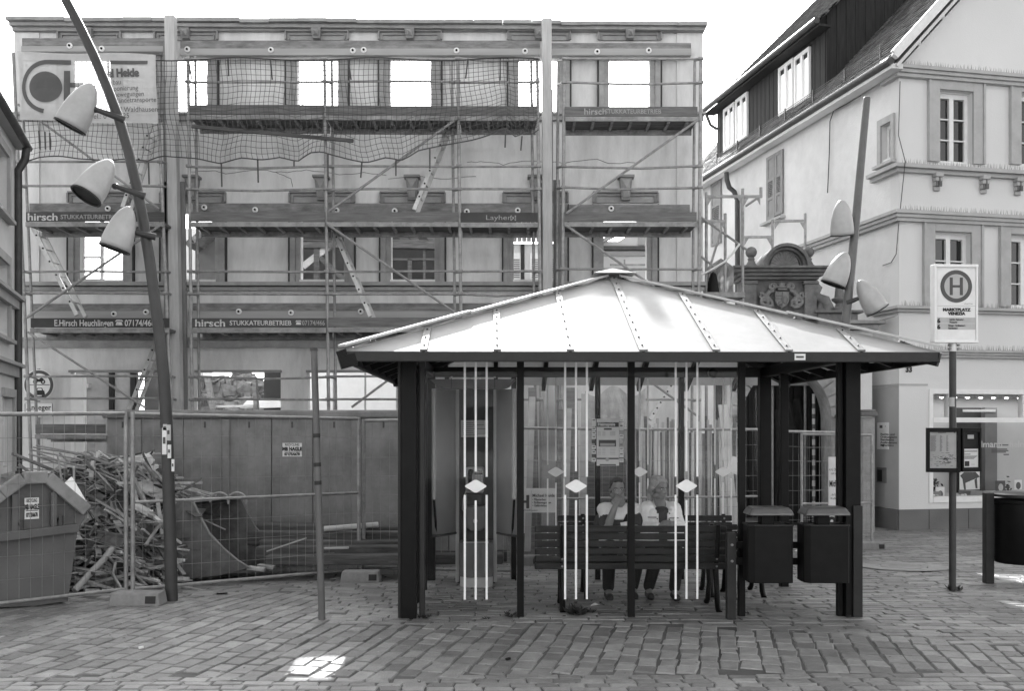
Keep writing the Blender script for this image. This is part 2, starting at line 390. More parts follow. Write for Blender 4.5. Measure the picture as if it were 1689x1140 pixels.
def surround(c, hw, yt, yb, hood, key):
    y0, y1 = hood; b = MB(); W = hw + 18
    b.fbx(ff, fu(c - W), fu(c + W), fz(y1), fz(y0), .003, .05); sr = part('window_surround', b, m_trim, house)
    for s in (-1, 1):
        e = lambda a: fu(c + s * a)
        for a0, a1, pr in ((hw + .3, hw + 8, .05), (hw + 8.3, hw + 17, .085)):
            part('jamb', MB().fbx(ff, min(e(a0), e(a1)), max(e(a0), e(a1)), fz(yb), fz(yt), .003, pr), m_trim, sr)
        part('shade_strip', MB().fbx(ff, fu(c + s * (hw + 18.5)) - .014, fu(c + s * (hw + 18.5)) + .014, fz(yb), fz(yt), .003, .09), m_line, sr)  # dark strip paints in the shadow beside the projecting surround
    b = MB()
    for q, t in ((0, .030), (6, .02)):
        b.fbx(ff, fu(c - W + q), fu(c + W - q), fz(y0 + q) - t, fz(y0 + q), .053, .11 - q * .004)
        for s in (-1, 1): u = fu(c + s * (W - q)); b.fbx(ff, u - t / 2, u + t / 2, fz(y1), fz(y0 + q) - t - .002, .053, .11 - q * .004)
    part('hood_moulding', b, m_keystone, sr)
    kt, kb, w0, w1 = key; p = ff.p
    b = MB(); b.hexa([p(fu(c - w1), fz(kb), .16), p(fu(c + w1), fz(kb), .16), p(fu(c + w1), fz(kb), .0), p(fu(c - w1), fz(kb), 0), p(fu(c - w0), fz(kt), .22), p(fu(c + w0), fz(kt), .22), p(fu(c + w0), fz(kt), 0), p(fu(c - w0), fz(kt), 0)])
    if kb - kt > 20: b.fbx(ff, fu(c - w0 - 3), fu(c + w0 + 3), fz(kt) + .002, fz(kt - 4), .003, .26)
    ks = part('keystone', b, m_keystone, sr)
    b = MB(); cz = fz((kt + kb) / 2); b.add([p(fu(c - w1 + 2), fz(kb - 3), .2), p(fu(c + w1 - 2), fz(kb - 3), .2), p(fu(c + w0 - 3), fz(kt + 3), .222), p(fu(c - w0 + 3), fz(kt + 3), .222), p(fu(c), cz, .28)], [(0, 1, 4), (1, 2, 4), (2, 3, 4), (3, 0, 4)]); part('keystone_face', b, m_trim, sr)
for c in top: surround(c, 33.5, 93, 186, (52, 67), (52, 67, 8, 6))
for c in mid: surround(c, 35.5, 338, 466, (317, 335), (297, 332, 10, 7))
for c in mid: part('window_sill', MB().fbx(ff, fu(c - 37), fu(c + 37), fz(467), fz(462) + .002, -.195, .07), m_offwhite, house)
# reveal frames left in the openings, and one casement that was forgotten
sash = MB(); c = mid[0]
for (a, bb_, y0, y1) in [(131, 134, 352, 461), (161, 166, 352, 461), (134, 161, 352, 355), (134, 161, 381, 384), (134, 161, 421, 424), (134, 161, 458, 461)]:
    sash.fbx(ff, fu(a), fu(bb_), fz(y1), fz(y0), -.18, -.12)
sh = part('casement', sash, m_winwhite, house)
part('pane', MB().fbx(ff, fu(134), fu(161), fz(458), fz(355), -.155, -.150), m_pane, sh)
for (x0, x1, y0) in [(116, 264, 611), (323, 465, 611), (506, 792, 611)]:
    b = MB(); b.fbx(ff, fu(x0), fu(x1), fz(y0 + 4), fz(y0), .003, .09); part('lintel', b, m_keystone, house)
b = MB(); b.fbx(ff, fu(119), fu(139), -.42, fz(618), -.10, .06); part('door_jamb', b, m_white, house)
part('house_number', text_mb('31', .13, ff.p(fu(735), fz(664), 0), ff.u, (0, 0, 1), ff.n, .012, 'CENTER'), m_black, house)
b = MB(); b.fbx(ff, fu(729), fu(741), fz(667), fz(656), .003, .009); part('number_plate', b, m_white, house)

# ------------------------------------------------------------------ what stands behind the empty front
YB = 24.0
t = thing('gutted_back_building', (PX(610, YB), YB, -.42), 'dark half demolished timber building behind the middle windows', 'building')
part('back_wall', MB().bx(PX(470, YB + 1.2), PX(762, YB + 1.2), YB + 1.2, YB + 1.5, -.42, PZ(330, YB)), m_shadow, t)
for (p, q, ww, hh) in [((480, 397), (575, 399), .2, .03), ((480, 405), (575, 405), .25, .14), ((500, 440), (549, 402), .1, .16), ((528, 425), (578, 470), .1, .12), ((523, 405), (523, 470), .14, .14),
                       ((630, 403), (730, 405), .28, .2), ((640, 368), (675, 402), .12, .15), ((660, 362), (690, 402), .12, .15), ((682, 365), (716, 398), .12, .15), ((640, 428), (730, 428), .1, .05), ((676, 428), (676, 470), .1, .1), ((700, 410), (700, 470), .06, .06)]:
    part('beam', MB().bar(P(p[0], p[1], YB), P(q[0], q[1], YB), ww, hh), m_oldbeam if hh != .16 else m_timber, t)
YN = 30.0
t = thing('shuttered_house', (PX(900, YN), YN, -.42), 'grey house with a tiled roof and slatted shutters behind the fifth window', 'building')
part('wall', MB().bx(PX(835, YN), PX(975, YN), YN, YN + 3, -.42, PZ(402, YN)), m_wallw, t)
b = MB(); 
for r in range(9):
    for k in range(22):
        x0 = PX(822, YN) + k * .145; y0 = YN - .4 + r * .26; z0 = PZ(403, YN) + r * .22
        b.hexa([(x0, y0, z0), (x0 + .14, y0, z0), (x0 + .14, y0 + .3, z0 + .22), (x0, y0 + .3, z0 + .22), (x0, y0, z0 + .035), (x0 + .07, y0, z0 + .06), (x0 + .14, y0 + .3, z0 + .26), (x0, y0 + .3, z0 + .255)])
part('roof_tiles', b, m_tile, t, kind='stuff')
part('downpipe', MB().tube((PX(862, YN - .1), YN - .1, PZ(470, YN)), (PX(862, YN - .1), YN - .1, PZ(404, YN)), .06), m_irongrey, t)
for x in (852, 882, 907):
    wf = part('window', MB().bx(PX(x - 8, YN), PX(x + 8, YN), YN - .08, YN - .01, PZ(462, YN), PZ(418, YN)), m_winwhite, t)
    for k in range(9): part('slat', MB().bar((PX(x - 5, YN), YN - .1, PZ(458 - k * 3.6, YN)), (PX(x + 5, YN), YN - .1, PZ(458 - k * 3.6, YN)), .05, .03), m_shutter, wf)
YG = 33.0
t = thing('white_gable_house', (PX(1030, YG), YG, -.42), 'pale gabled house with dark ledge behind the rightmost window', 'building')
b = MB(); b.prism([P(975, 500, YG), P(1108, 500, YG), P(1108, 352, YG), P(1060, 372, YG), P(1020, 398, YG), P(975, 398, YG)], (0, 4, 0)); part('wall', b, m_wallw, t)
part('verge_board', MB().bar(P(985, 402, YG - .1), P(1110, 340, YG - .1), .3, .12), m_grey_trim, t)
part('ledge', MB().bar(P(975, 410, YG - .15), P(1108, 410, YG - .15), .35, .12), m_zinc, t)
part('moulding', MB().bar(P(975, 421, YG - .06), P(1108, 421, YG - .06), .12, .05), m_grey_trim, t)
for p, q in [((1006, 437), (1066, 437)), ((1030, 428), (1030, 450)), ((1002, 452), (1050, 452))]: part('rail', MB().bar(P(p[0], p[1], YG - .5), P(q[0], q[1], YG - .5), .05, .06), m_galv, t)
f2 = part('window', MB().bx(PX(1052, YG), PX(1066, YG), YG - .06, YG - .01, PZ(405, YG), PZ(384, YG)), m_grey_trim, t)
YH = 28.0
t = thing('tiled_outbuilding', (PX(345, YH), YH, -.42), 'dark outbuilding with a sloping tiled eave behind the second window', 'building')
b = MB(); b.prism([P(322, 500, YH), P(372, 500, YH), P(372, 372, YH), P(322, 412, YH)], (0, 3, 0)); part('wall', b, M('dim_wall', .12, .9, .2, 4), t)
for k in range(7):
    x = 318 + k * 8.5; y = 410 - k * 6.4; part('roof_tile', MB().bar(P(x, y, YH - .35), P(x + 9.5, y - 8.5, YH - .35), 1.1, .16), m_tile, t)
part('chimney_wall', MB().bx(PX(300, YH + 4), PX(335, YH + 4), YH + 4, YH + 5, -.4, PZ(330, YH)), m_white, t)
# ground floor: rooms open to the demolition site
YR = 22.6
t = thing('inner_wall_remnant', (PX(190, YR), YR, -.42), 'remnant of grey inner wall seen through the left doorway', 'wall')
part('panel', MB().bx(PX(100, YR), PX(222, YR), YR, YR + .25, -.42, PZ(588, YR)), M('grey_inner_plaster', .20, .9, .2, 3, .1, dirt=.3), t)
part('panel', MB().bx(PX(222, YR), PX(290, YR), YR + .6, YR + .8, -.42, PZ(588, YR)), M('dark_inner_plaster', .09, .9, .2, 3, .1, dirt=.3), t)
part('post', MB().bx(PX(183, YR), PX(190, YR), YR - .12, YR - .02, -.42, PZ(600, YR)), m_iron, t)
part('post', MB().bx(PX(218, YR), PX(226, YR), YR - .12, YR - .02, -.42, PZ(600, YR)), m_iron, t)
part('ledge', MB().bx(PX(140, YR), PX(152, YR), YR - .2, YR - .01, PZ(640, YR), PZ(634, YR)), m_trim, t)
YQ = 24.0
b = MB()
def rock(mb, c, s):
    n = []; 
    for sx in (-1, 1):
        for sy in (-1, 1):
            for sz in (-1, 1): n.append(Vector((sx * s * rnd.uniform(.5, 1.1), sy * s * rnd.uniform(.5, 1.1), sz * s * rnd.uniform(.4, .8))))
    rot = Matrix.Rotation(rnd.uniform(0, 6), 3, 'Z') @ Matrix.Rotation(rnd.uniform(-.6, .6), 3, 'X')
    q = [c + rot @ v for v in (n[0], n[4], n[6], n[2], n[1], n[5], n[7], n[3])]; mb.hexa(q)
for i in range(900):
    x = rnd.uniform(318, 474); hmax = 690 - (75 - abs(x - 395) * .35); y = rnd.uniform(hmax, 740); Yq = YQ + (740 - y) * .02 + rnd.uniform(0, .4)
    rock(b, P(x, y, Yq), rnd.choice([.06, .1, .1, .16, .22]))
solo('rubble_heap', b, m_rubble, 'heap of broken bricks and stone seen through the wide ground floor window', 'rubble', kind='stuff')
YW = 21.2
t = thing('site_cabin', (PX(590, YW), YW, -.42), 'white panelled site cabin behind the right ground floor opening', 'cabin')
for k in range(4):
    x0, x1 = 500 + k * 52, 551 + k * 52
    part('panel', MB().bx(PX(x0, YW), PX(x1, YW) - .03, YW, YW + .1, -.42, PZ(596, YW)), m_white, t)
    part('joint_strip', MB().bx(PX(x1, YW) - .03, PX(x1, YW) + .0, YW + .02, YW + .08, -.42, PZ(596, YW)), m_grey_trim, t)
t = thing('white_slab_stack', (PX(432, 21.4), 21.4, PZ(674, 21.4)), 'white slanted sheet lying inside the wide ground floor window', 'sheet')
part('sheet', MB().prism([P(395, 674, 21.4), P(465, 672, 21.4), P(465, 658, 21.4), P(408, 660, 21.4)], (0, .8, 0)), m_white, t)
part('edge_board', MB().bar(P(355, 671, 21.3), P(420, 670, 21.3), .3, .05), m_paperg, t)
t = thing('leaning_plank', P(352, 640, 21.0), 'dark plank leaning inside the wide window beside the rubble', 'plank')
part('plank', MB().bar(P(342, 622, 21.0), P(354, 690, 21.0), .2, .08), m_greywood, t)
part('plank', MB().bar(P(420, 622, 21.0), P(424, 690, 21.0), .16, .08), m_greywood, t)

t = thing('sun_blocker', (4.2, 24, -.42), 'blank rear wing standing directly behind the right end of the house front', 'building')
part('wall', MB().bx(3.5, 4.02, 21.2, 22.0, -.42, 9.4), m_wallw, t); part('blocker_tower', MB().bx(3.9, 4.85, 25.5, 26.5, -.42, 12.2), m_wallw, t)  # unseen masses added to keep sun stripes off the right of the square
# ------------------------------------------------------------------ the far side of the square, behind the camera: seen only in the glass
for k, (x0, x1, h, al) in enumerate(((-24, -13, 9.5, .45), (-12.8, -4, 11, .55), (-3.8, 6, 10, .40), (6.2, 15, 11.5, .55), (15.2, 26, 9.5, .48))):
    t = thing('town_house', ((x0 + x1) / 2, -15, 0), ['wide low town house across the square at far left, seen in reflections', 'second town house from the left across the square', 'middle town house across the square, darker render', 'fourth town house from the left across the square', 'town house at the far right across the square'][k], 'building')
    hf = Fr((x1, -15, 0), (-1, 0, 0)); W = x1 - x0; n = int(W / 2.2); po = [(W * (i + .5) / n - .5, W * (i + .5) / n + .5, z, z + 1.5) for i in range(n) for z in (.9, 3.9, 6.6)]
    b = MB(); wall_grid(b, hf, 0, W, -.02, h, po, .25); part('front_wall', b, M('town_render', al, .9, .08, 2), t)
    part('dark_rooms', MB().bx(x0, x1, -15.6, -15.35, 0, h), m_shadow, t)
    for o in po: part('window_pane', MB().fbx(hf, o[0], o[1], o[2], o[3], -.2, -.19), m_glassdark, t)
    part('roof', MB().prism([Vector((x0, -14.6, h)), Vector((x0, -19, h + 4)), Vector((x0, -23, h))], (W, 0, 0)), m_tile, t)

t = thing('sun_block_wall', (PX(600, 22.2), 22.2, gz(22)), 'remnant of the rear house wall left standing behind the floor between the upper windows', 'wall')
part('wall', MB().bx(PX(62, 22.1), PX(1150, 22.1), 22.05, 22.3, PZ(343, 22.1), PZ(203, 22.1)), m_wallw, t)  # unseen strip added to stop sun coming through the middle windows
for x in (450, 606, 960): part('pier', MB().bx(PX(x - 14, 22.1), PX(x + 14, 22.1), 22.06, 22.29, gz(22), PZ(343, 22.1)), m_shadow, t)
for x in (245, 425, 604): part('blocker_post', MB().bx(PX(x, 22.1) - .09, PX(x, 22.1) + .09, 22.08, 22.26, PZ(203, 22.1), PZ(90, 22.1)), m_timber, t)
part('purlin', MB().bx(PX(225, 22.1), PX(612, 22.1), 22.0, 22.3, PZ(90, 22.1), PZ(46, 22.1)), m_timber, t)  # unseen beam on posts, added to block sun through the left top windows

for pts in ([(310, 283), (350, 281), (372, 286), (430, 280), (474, 285), (505, 279), (560, 288), (600, 284), (650, 291)], [(770, 268), (800, 266), (830, 271), (872, 265), (930, 268), (985, 263), (1010, 270), (1060, 266)], [(640, 296), (690, 290), (740, 296), (800, 288)], [(455, 283), (480, 295), (484, 312)]):
    cr = []
    for i in range(len(pts) - 1):
        for k in range(4):
            f = k / 4; cr.append(P(pts[i][0] + (pts[i + 1][0] - pts[i][0]) * f, pts[i][1] + (pts[i + 1][1] - pts[i][1]) * f + rnd.uniform(-1.2, 1.2), YF - .002))
    part('crack', MB().path(cr, .006, 3, False), m_line, house)
b = MB()
for k in range(420):                                   # leaf crumbs, grit and blades between the stones
    yv = rnd.uniform(975, 1139); xv = rnd.uniform(0, 1689); c = G(xv, yv); r = rnd.choice([.006, .008, .012, .018]); a = rnd.uniform(0, 6.28)
    d = Vector((math.cos(a), math.sin(a), 0)) * r; s_ = Vector((-d.y, d.x, 0)) * .5; up = Vector((0, 0, rnd.uniform(.003, .012))); b.add([c - d + up * .6, c + s_ + up, c + d + up * .7, c - s_ + up], [(0, 1, 2, 3)])
solo('grit_litter', b, M('grit', .22, .9, .5, 30, island=.9), 'leaf crumbs and grit strewn over the paving setts', 'litter', kind='stuff')
# ------------------------------------------------------------------ timber bracing on the front
YT = 18.95
def waler(x0, x1, ys, wash, label, slope=.0, proud=.26):
    Y = YF - proud; n = len(ys) - 1
    t = thing('bracing_beam', ((PX(x0, Y) + PX(x1, Y)) / 2, Y, PZ(ys[-1], Y)), label, 'timber beam', 'timber beams bolted across the house front')
    for i in range(n):
        a = P(x0, ys[i], Y); c = P(x1, ys[i + 1] - 0, Y); mb = MB(); off = .03 * (i % 2)
        mb.bx(a.x, c.x, Y - off, YF - .115, c.z + .006, a.z); part('board', mb, m_timber if i else M('stained_timber', .25, .85, .3, 5, .15, stretch=(.8, 6, 3), dirt=.45, dscale=3), t, bev=.01)
    for (x, y) in wash:
        c = P(x, y, Y - .034); b = MB(); b.lathe(c + Vector((0, .0, 0)), [(.058, 0), (.058, .012), (.045, .02), (.018, .02)], 14, (0, -1, 0)); wsh = part('washer', b, m_white, t)
        part('bolt', MB().lathe(c + Vector((0, -.02, 0)), [(.022, 0), (.022, .02), (.01, .03)], 8, (0, -1, 0)), m_iron, wsh)
    return t
waler(36, 273, (62, 76, 86), [(115, 75), (168, 80)], 'top left beam bolted across the front behind the torn cloth banner')
waler(297, 891, (66, 80, 92), [(309, 81), (447, 82), (582, 83), (600, 82), (753, 83), (866, 84)], 'long top beam bolted across the front between the two tall posts')
waler(910, 1140, (70, 80, 92), [(985, 85), (1070, 83)], 'top right beam bolted above the rightmost window')
waler(48, 266, (335, 350), [(178, 344)], 'middle left beam bolted under the hood above the lamp head')
waler(318, 882, (335, 351), [(337, 342), (421, 346), (555, 347), (651, 348), (770, 349), (854, 347)], 'long middle beam bolted between the posts above the first floor windows')
waler(938, 1138, (337, 352), [(1008, 344)], 'middle right beam bolted above the first floor window')
waler(50, 262, (501, 513, 526), [(188, 518), (241, 515)], 'lower left beam bolted under the sill course behind the lamp pole')
waler(318, 884, (500, 513, 528), [(394, 514), (480, 516), (595, 514)], 'long lower beam bolted under the sill course behind the shelter roof')
def timber_post(x, yt, yb, w, lean, label, fl):
    Y = 18.62
    t = thing('timber_post', (PX(x, Y), Y, gz(Y)), label, 'timber post', 'tall timber posts bracing the house front')
    a = P(x + lean, yb, Y); c = P(x, yt, Y); a.z = gz(Y)
    part('post', MB().bar(a, c, w / F * Y, .2, (0, 1, 0)), m_postwood, t, bev=.012)
    for (xa, ya, xb, wd) in fl:
        part('side_plank', MB().bar(Vector((PX(xb, Y + .16), Y + .16, gz(Y))), P(xa, ya, Y + .16), wd / F * Y, .06, (0, 1, 0)), M('side_plank_wood', .22, .85, .25, 4, .15, stretch=(5, 5, .5)), t)
timber_post(281.5, 27, 690, 16, 15, 'pale squared timber post rising above the cornice beside the cloth banner', [(277, 300, 286, 11), (301, 300, 308, 8), (272, 70, 275, 5)])
timber_post(901.5, 32, 690, 16, 3, 'pale squared timber post rising above the cornice over the shelter roof', [(893, 302, 894, 8), (918, 297, 917, 11), (910, 148, 909, 4)])

# ------------------------------------------------------------------ scaffolding
YS, YI = 18.2, 18.72
def scaffold(name_label, xf, lean, decks, rails, diags, ladders, ytop, x0, x1, texts=(), inner=None):
    t = thing('scaffold', (PX((x0 + x1) / 2, YS), YS, gz(YS)), name_label, 'scaffold', 'scaffolds against the house front')
    ybot = 706 + (HC - gz(YS)) * F / YS
    def sx(x, y): return x + lean * (y - 90) / 500.0
    for i, x in enumerate(xf):
        part('standard', MB().tube(P(sx(x, ytop[i]), ytop[i], YS), P(sx(x, ybot), ybot, YS), .032, 8), m_galv, t, smooth=40)
        yi = ytop[i] if inner is None else inner[i]
        dx = 12 if x < 700 else -10
        part('inner_standard', MB().tube(P(sx(x, yi) + dx, yi, YI), P(sx(x, ybot) + dx, ybot, YI), .028, 8), m_galv, t, smooth=40)
        for yl in [r[0] for r in rails]:
            b = MB(); b.tube(P(sx(x, yl), yl, YS + .01), P(sx(x, yl) + dx, yl + 2, YI), .024, 6)
            c = P(sx(x, yl), yl, YS); b.tube(c + Vector((-.05, -.03, 0)), c + Vector((.05, -.03, 0)), .03, 6); part('coupler', b, m_galv, t)
    for (xa, ya, xb, yb, kind) in decks:                # toe board + deck under it, one bay each
        a, c = P(sx(xa, ya) + 2, ya, YS - .03), P(sx(xb, yb) - 2, yb, YS - .03)
        h = .175 if kind != 'low' else .12; mt = {'dark': m_darkboard, 'wood': m_greywood, 'paint': M('painted_toe_board', .05, .6, .2, 5)}.get(kind, m_greywood)
        tb = part('toe_board', MB().bar(a + Vector((0, 0, -h / 2)), c + Vector((0, 0, -h / 2)), .03, h), mt, t)
        z = Vector((0, 0, -h - .008))
        part('deck_edge', MB().bar(a + z + Vector((0, -.01, -.05)), c + z + Vector((0, -.01, -.05)), .05, .085), m_deck, t)
        b = MB(); b.hexa([a + z + Vector((0, .03, -.06)), c + z + Vector((0, .03, -.06)), c + z + Vector((0, .65, -.06)), a + z + Vector((0, .65, -.06)), a + z + Vector((0, .03, -.01)), c + z + Vector((0, .03, -.01)), c + z + Vector((0, .65, -.01)), a + z + Vector((0, .65, -.01))])
        part('deck', b, m_greywood, t)
        n = max(3, int((c.x - a.x) / .35)); b = MB()
        for i in range(n):
            q = a.lerp(c, (i + .5) / n) + z; b.bar(q + Vector((0, .04, -.085)), q + Vector((0, .64, -.085)), .05, .045)
        b.bar(a + z + Vector((0, .62, -.11)), c + z + Vector((0, .62, -.11)), .05, .1); part('deck_ribs', b, m_deck, t)
        for (body, size, ux, col, frac, bold) in [q[1:] for q in texts if q[0] == (xa, ya)]:
            d = (c - a).normalized(); o = a + d * (frac * (c - a).length) + Vector((0, -.016, -h * .5 - size * .36))
            if body == 'PHONE':
                bb = MB(); w_ = size
                bb.prism([o + d * (.1 * w_), o + d * (1.1 * w_), o + d * (.95 * w_) + Vector((0, 0, .5 * w_)), o + d * (.25 * w_) + Vector((0, 0, .5 * w_))], (0, -.004, 0))
                bb.prism([o + Vector((0, 0, .5 * w_)) - d * .0, o + Vector((0, 0, .8 * w_)) + d * (.2 * w_), o + d * w_ + Vector((0, 0, .8 * w_)), o + d * (1.2 * w_) + Vector((0, 0, .5 * w_)), o + d * (.9 * w_) + Vector((0, 0, .62 * w_)), o + d * (.3 * w_) + Vector((0, 0, .62 * w_))], (0, -.004, 0))
                part('phone_symbol', bb, col, tb)
            else: part('lettering', text_mb(body, size, o, d, (0, 0, 1), (0, -1, 0), .004, 'LEFT', ux, bold), col, tb)
    for (ys_, xs_) in rails:
        for i in range(len(xs_) - 1):
            a = P(sx(xs_[i], ys_), ys_ + rnd.uniform(-1, 1), YS + .045); c = P(sx(xs_[i + 1], ys_), ys_ + rnd.uniform(-1, 1), YS + .045); m_ = a.lerp(c, rnd.uniform(.35, .6)) + Vector((0, 0, rnd.choice([-.04, 0, 0, .0, .01])))
            part('guard_rail', MB().path([a, m_, c], .022, 6), m_galv, t, smooth=50)
    for (xa, ya, xb, yb) in diags: part('diagonal_brace', MB().tube(P(xa, ya, YS - .06), P(xb, yb, YS - .06), .024, 6), m_galv, t, smooth=50)
    for (xa, ya, xb, yb) in ladders:
        a, c = P(xa, ya, YS + .62), P(xb, yb, YS + .10); side = Vector((.0, .0, 0)) + Vector((1, .25, .3)).normalized() * .0
        ld = part('ladder', MB().bar(a, c, .075, .03, (0, 1, 0)), m_alu, t)
        b = MB(); v = Vector((.03, .30, .0)); b.bar(a + v, c + v, .07, .03, (0, 1, 0)); part('ladder_rail', b, m_alu, ld)
        n = 7
        for i in range(1, n):
            q = a.lerp(c, i / n); part('rung', MB().tube(q, q + v, .016, 6), m_alu, ld)
        for i in range(1, n): q = a.lerp(c, i / n); part('rung_end', MB().lathe(q + Vector((0, -.018, 0)), [(.018, 0), (.018, .01)], 8, (0, -1, 0)), m_iron, ld)
    return t
m_tx = M('worn_white_lettering', .55, .8, .35, 18); m_txs = M('worn_grey_lettering', .33, .8, .3, 18)
scaffold('left scaffold bay with painted toe boards beside the neighbour house', [22, 257], 22,
         [(30, 350, 262, 350, 'dark'), (30, 525, 262, 525, 'paint'), (30, 700, 150, 700, 'wood')],
         [(267, (22, 257)), (307, (22, 257)), (448, (22, 257)), (484, (22, 257)), (621, (22, 257)), (658, (22, 257))],
         [(30, 172, 263, 345), (44, 524, 264, 372), (46, 548, 240, 673)], [(250, 205, 202, 342), (50, 367, 127, 520), (258, 562, 213, 676)], [87, 100], 22, 257,
         [((30, 350), 'hirsch', .19, 1.25, m_tx, .01, .004), ((30, 350), 'STUKKATEURBETRIEB', .115, 1.0, m_txs, .25, .002),
          ((30, 525), 'E.Hirsch Heuchlingen', .165, .78, m_tx, .17, .003), ((30, 525), 'PHONE', .13, 1, m_tx, .61, 0), ((30, 525), '07174/466', .165, .80, m_tx, .68, .003)])
scaffold('middle scaffold of three bays in front of the five central windows', [310, 535, 755, 886], 6,
         [(310, 173, 535, 173, 'wood'), (535, 174, 755, 175, 'wood'), (755, 175, 886, 175, 'wood'), (310, 350, 535, 350, 'wood'), (535, 350, 755, 350, 'wood'), (755, 351, 886, 351, 'paint'),
          (310, 525, 535, 525, 'dark'), (535, 524, 755, 524, 'wood'), (755, 524, 886, 524, 'wood')],
         [(97, (310, 535, 755, 886)), (135, (310, 535, 755, 886)), (274, (310, 535, 755, 886)), (312, (310, 535, 755, 886)), (448, (310, 535, 755, 886)), (485, (310, 535, 755, 886)), (622, (310, 535, 755, 886)), (659, (310, 535, 755, 886))],
         [(543, 348, 750, 198), (540, 370, 768, 528), (580, 672, 650, 620)], [(743, 198, 683, 346), (546, 370, 611, 522)], [92, 95, 97, 95], 310, 886,
         [((310, 525), 'hirsch', .19, 1.25, m_tx, .02, .004), ((310, 525), 'STUKKATEURBETRIEB', .125, .95, m_tx, .28, .002), ((310, 525), 'PHONE', .10, 1, m_tx, .77, 0), ((310, 525), '07174/466', .125, .8, m_txs, .82, .002),
          ((755, 351), 'Layher.', .13, 1.35, m_txs, .32, .0), ((755, 351), '[x]', .10, 1.0, m_txs, .64, .002)])
scaffold('right scaffold bay before the last window with weathered toe boards', [931, 1156], -4,
         [(931, 176, 1153, 176, 'wood'), (931, 350, 1153, 350, 'wood')],
         [(97, (931, 1152)), (136, (931, 1152)), (274, (931, 1152)), (309, (931, 1152)), (444, (931, 1152)), (485, (931, 1152)), (620, (931, 1150)), (660, (931, 1150))],
         [(934, 352, 1152, 197), (934, 372, 1088, 480), (1062, 622, 1150, 686)], [(1112, 628, 1072, 692)], [98, 97], 931, 1156,
         [((931, 176), 'hirsch', .16, 1.1, m_txs, .14, .003), ((931, 176), 'STUKKATEURBETRIEB', .12, .9, m_txs, .30, .001)])
solo('loose_scaffold_tube', MB().bar(P(316, 208, YS - .1), P(583, 232, YS - .1), .05, .06), m_darkboard, 'loose dark tube hanging slightly tilted under the upper middle deck', 'scaffold tube')
# ------------------------------------------------------------------ debris net along the top lift
ybase = [(34, 262), (60, 258), (140, 262), (200, 262), (240, 268), (262, 257), (290, 258), (312, 260), (365, 269), (395, 260), (425, 262), (455, 258), (485, 268), (510, 254), (532, 250), (560, 256), (597, 268), (625, 262), (655, 266), (690, 248), (720, 243), (757, 232), (800, 222), (828, 209), (850, 226), (862, 216), (876, 224), (890, 212)]
def yb_at(x):
    for i in range(len(ybase) - 1):
        if ybase[i][0] <= x <= ybase[i + 1][0]:
            a, c = ybase[i], ybase[i + 1]; return a[1] + (c[1] - a[1]) * (x - a[0]) / (c[0] - a[0])
    return 258
YNt = 18.08
def net_pt(x, s):
    yt = 97 + 2.5 * math.sin(x * .028); y = yt + (yb_at(x) - yt) * s
    nx = noise.noise(Vector((x * .012, s * 3.0, 2.0))); ny = noise.noise(Vector((x * .015, s * 3.0, 9.0)))
    return P(x + nx * 9 * (.3 + s) + 4 * s, y + ny * 7 * s, YNt + .10 * noise.noise(Vector((x * .02, s * 2, 5))))
net = thing('debris_net', P(460, 262, YNt), 'dark square mesh debris net sagging along the top lift of the scaffold', 'net')
b = MB(); NX, NS = 104, 18
for i in range(NX + 1):
    x = 36 + (888 - 36) * i / NX; b.path([net_pt(x, s / NS) for s in range(NS + 1)], .005, 3, False)
for s in range(NS + 1):
    b.path([net_pt(36 + (888 - 36) * i / NX, s / NS) for i in range(NX + 1)], .005 if 0 < s < NS else .014, 3, False)
part('mesh', b, m_net, net, kind='stuff')
for (x, y0, x2, y1) in [(365, 268, 366, 308), (425, 262, 426, 301), (485, 266, 485, 274), (541, 254, 541, 291), (597, 266, 595, 293), (653, 264, 653, 290), (709, 244, 709, 278), (245, 268, 246, 304), (376, 96, 377, 125), (446, 97, 449, 131), (574, 97, 579, 131), (772, 96, 768, 129), (825, 96, 825, 132), (178, 92, 179, 120), (311, 97, 316, 130), (64, 215, 66, 246), (74, 217, 75, 246), (82, 219, 83, 247), (834, 212, 833, 243), (861, 224, 859, 248)]:
    part('strap', MB().bar(P(x, y0, YNt - .02), P(x2, y1, YNt - .02), .028, .01, (0, 1, 0)), m_net, net)
# ------------------------------------------------------------------ cloth banner, top left
YBn = 17.95
def bw_(p):                                            # gentle billow of the cloth
    x = p.x; z = p.z; return Vector((x, p.y - .045 * math.sin(x * 3.1 + z * 1.3) - .03 * math.sin(z * 4.0 + x), z))
bl = thing('cloth_banner', P(144, 203, YBn), 'large pale cloth banner with circle emblem tied to the left scaffold', 'banner')
nx, nz = 40, 22; vs = []
for j in range(nz + 1):
    for i in range(nx + 1):
        s = i / nx; q = j / nz; x = (31 + 226 * s) + (1 - q) * 4; y = 86 + 4 * s + (1 - q) * (113 + 1 * s) + 2.5 * math.sin(s * 9) * (1 - abs(2 * q - 1))
        vs.append(bw_(P(x, y, YBn)))
part('cloth', MB().add(vs, [(j * (nx + 1) + i, j * (nx + 1) + i + 1, (j + 1) * (nx + 1) + i + 1, (j + 1) * (nx + 1) + i) for j in range(nz) for i in range(nx)]), m_cloth, bl, smooth=180)
m_bprint = see_through('banner_print', .10, .12)
def strip(pts_out, pts_in):
    vs = [bw_(P(x, y, YBn - .02)) for x, y in pts_out] + [bw_(P(x, y, YBn - .02)) for x, y in pts_in]; n = len(pts_out)
    return MB().add(vs, [(i, i + 1, n + i + 1, n + i) for i in range(n - 1)])
def arc(cx, cy, rx, ry, a0, a1, n=24): return [(cx + rx * math.cos(R(a0 + (a1 - a0) * i / n)), cy - ry * math.sin(R(a0 + (a1 - a0) * i / n))) for i in range(n + 1)]
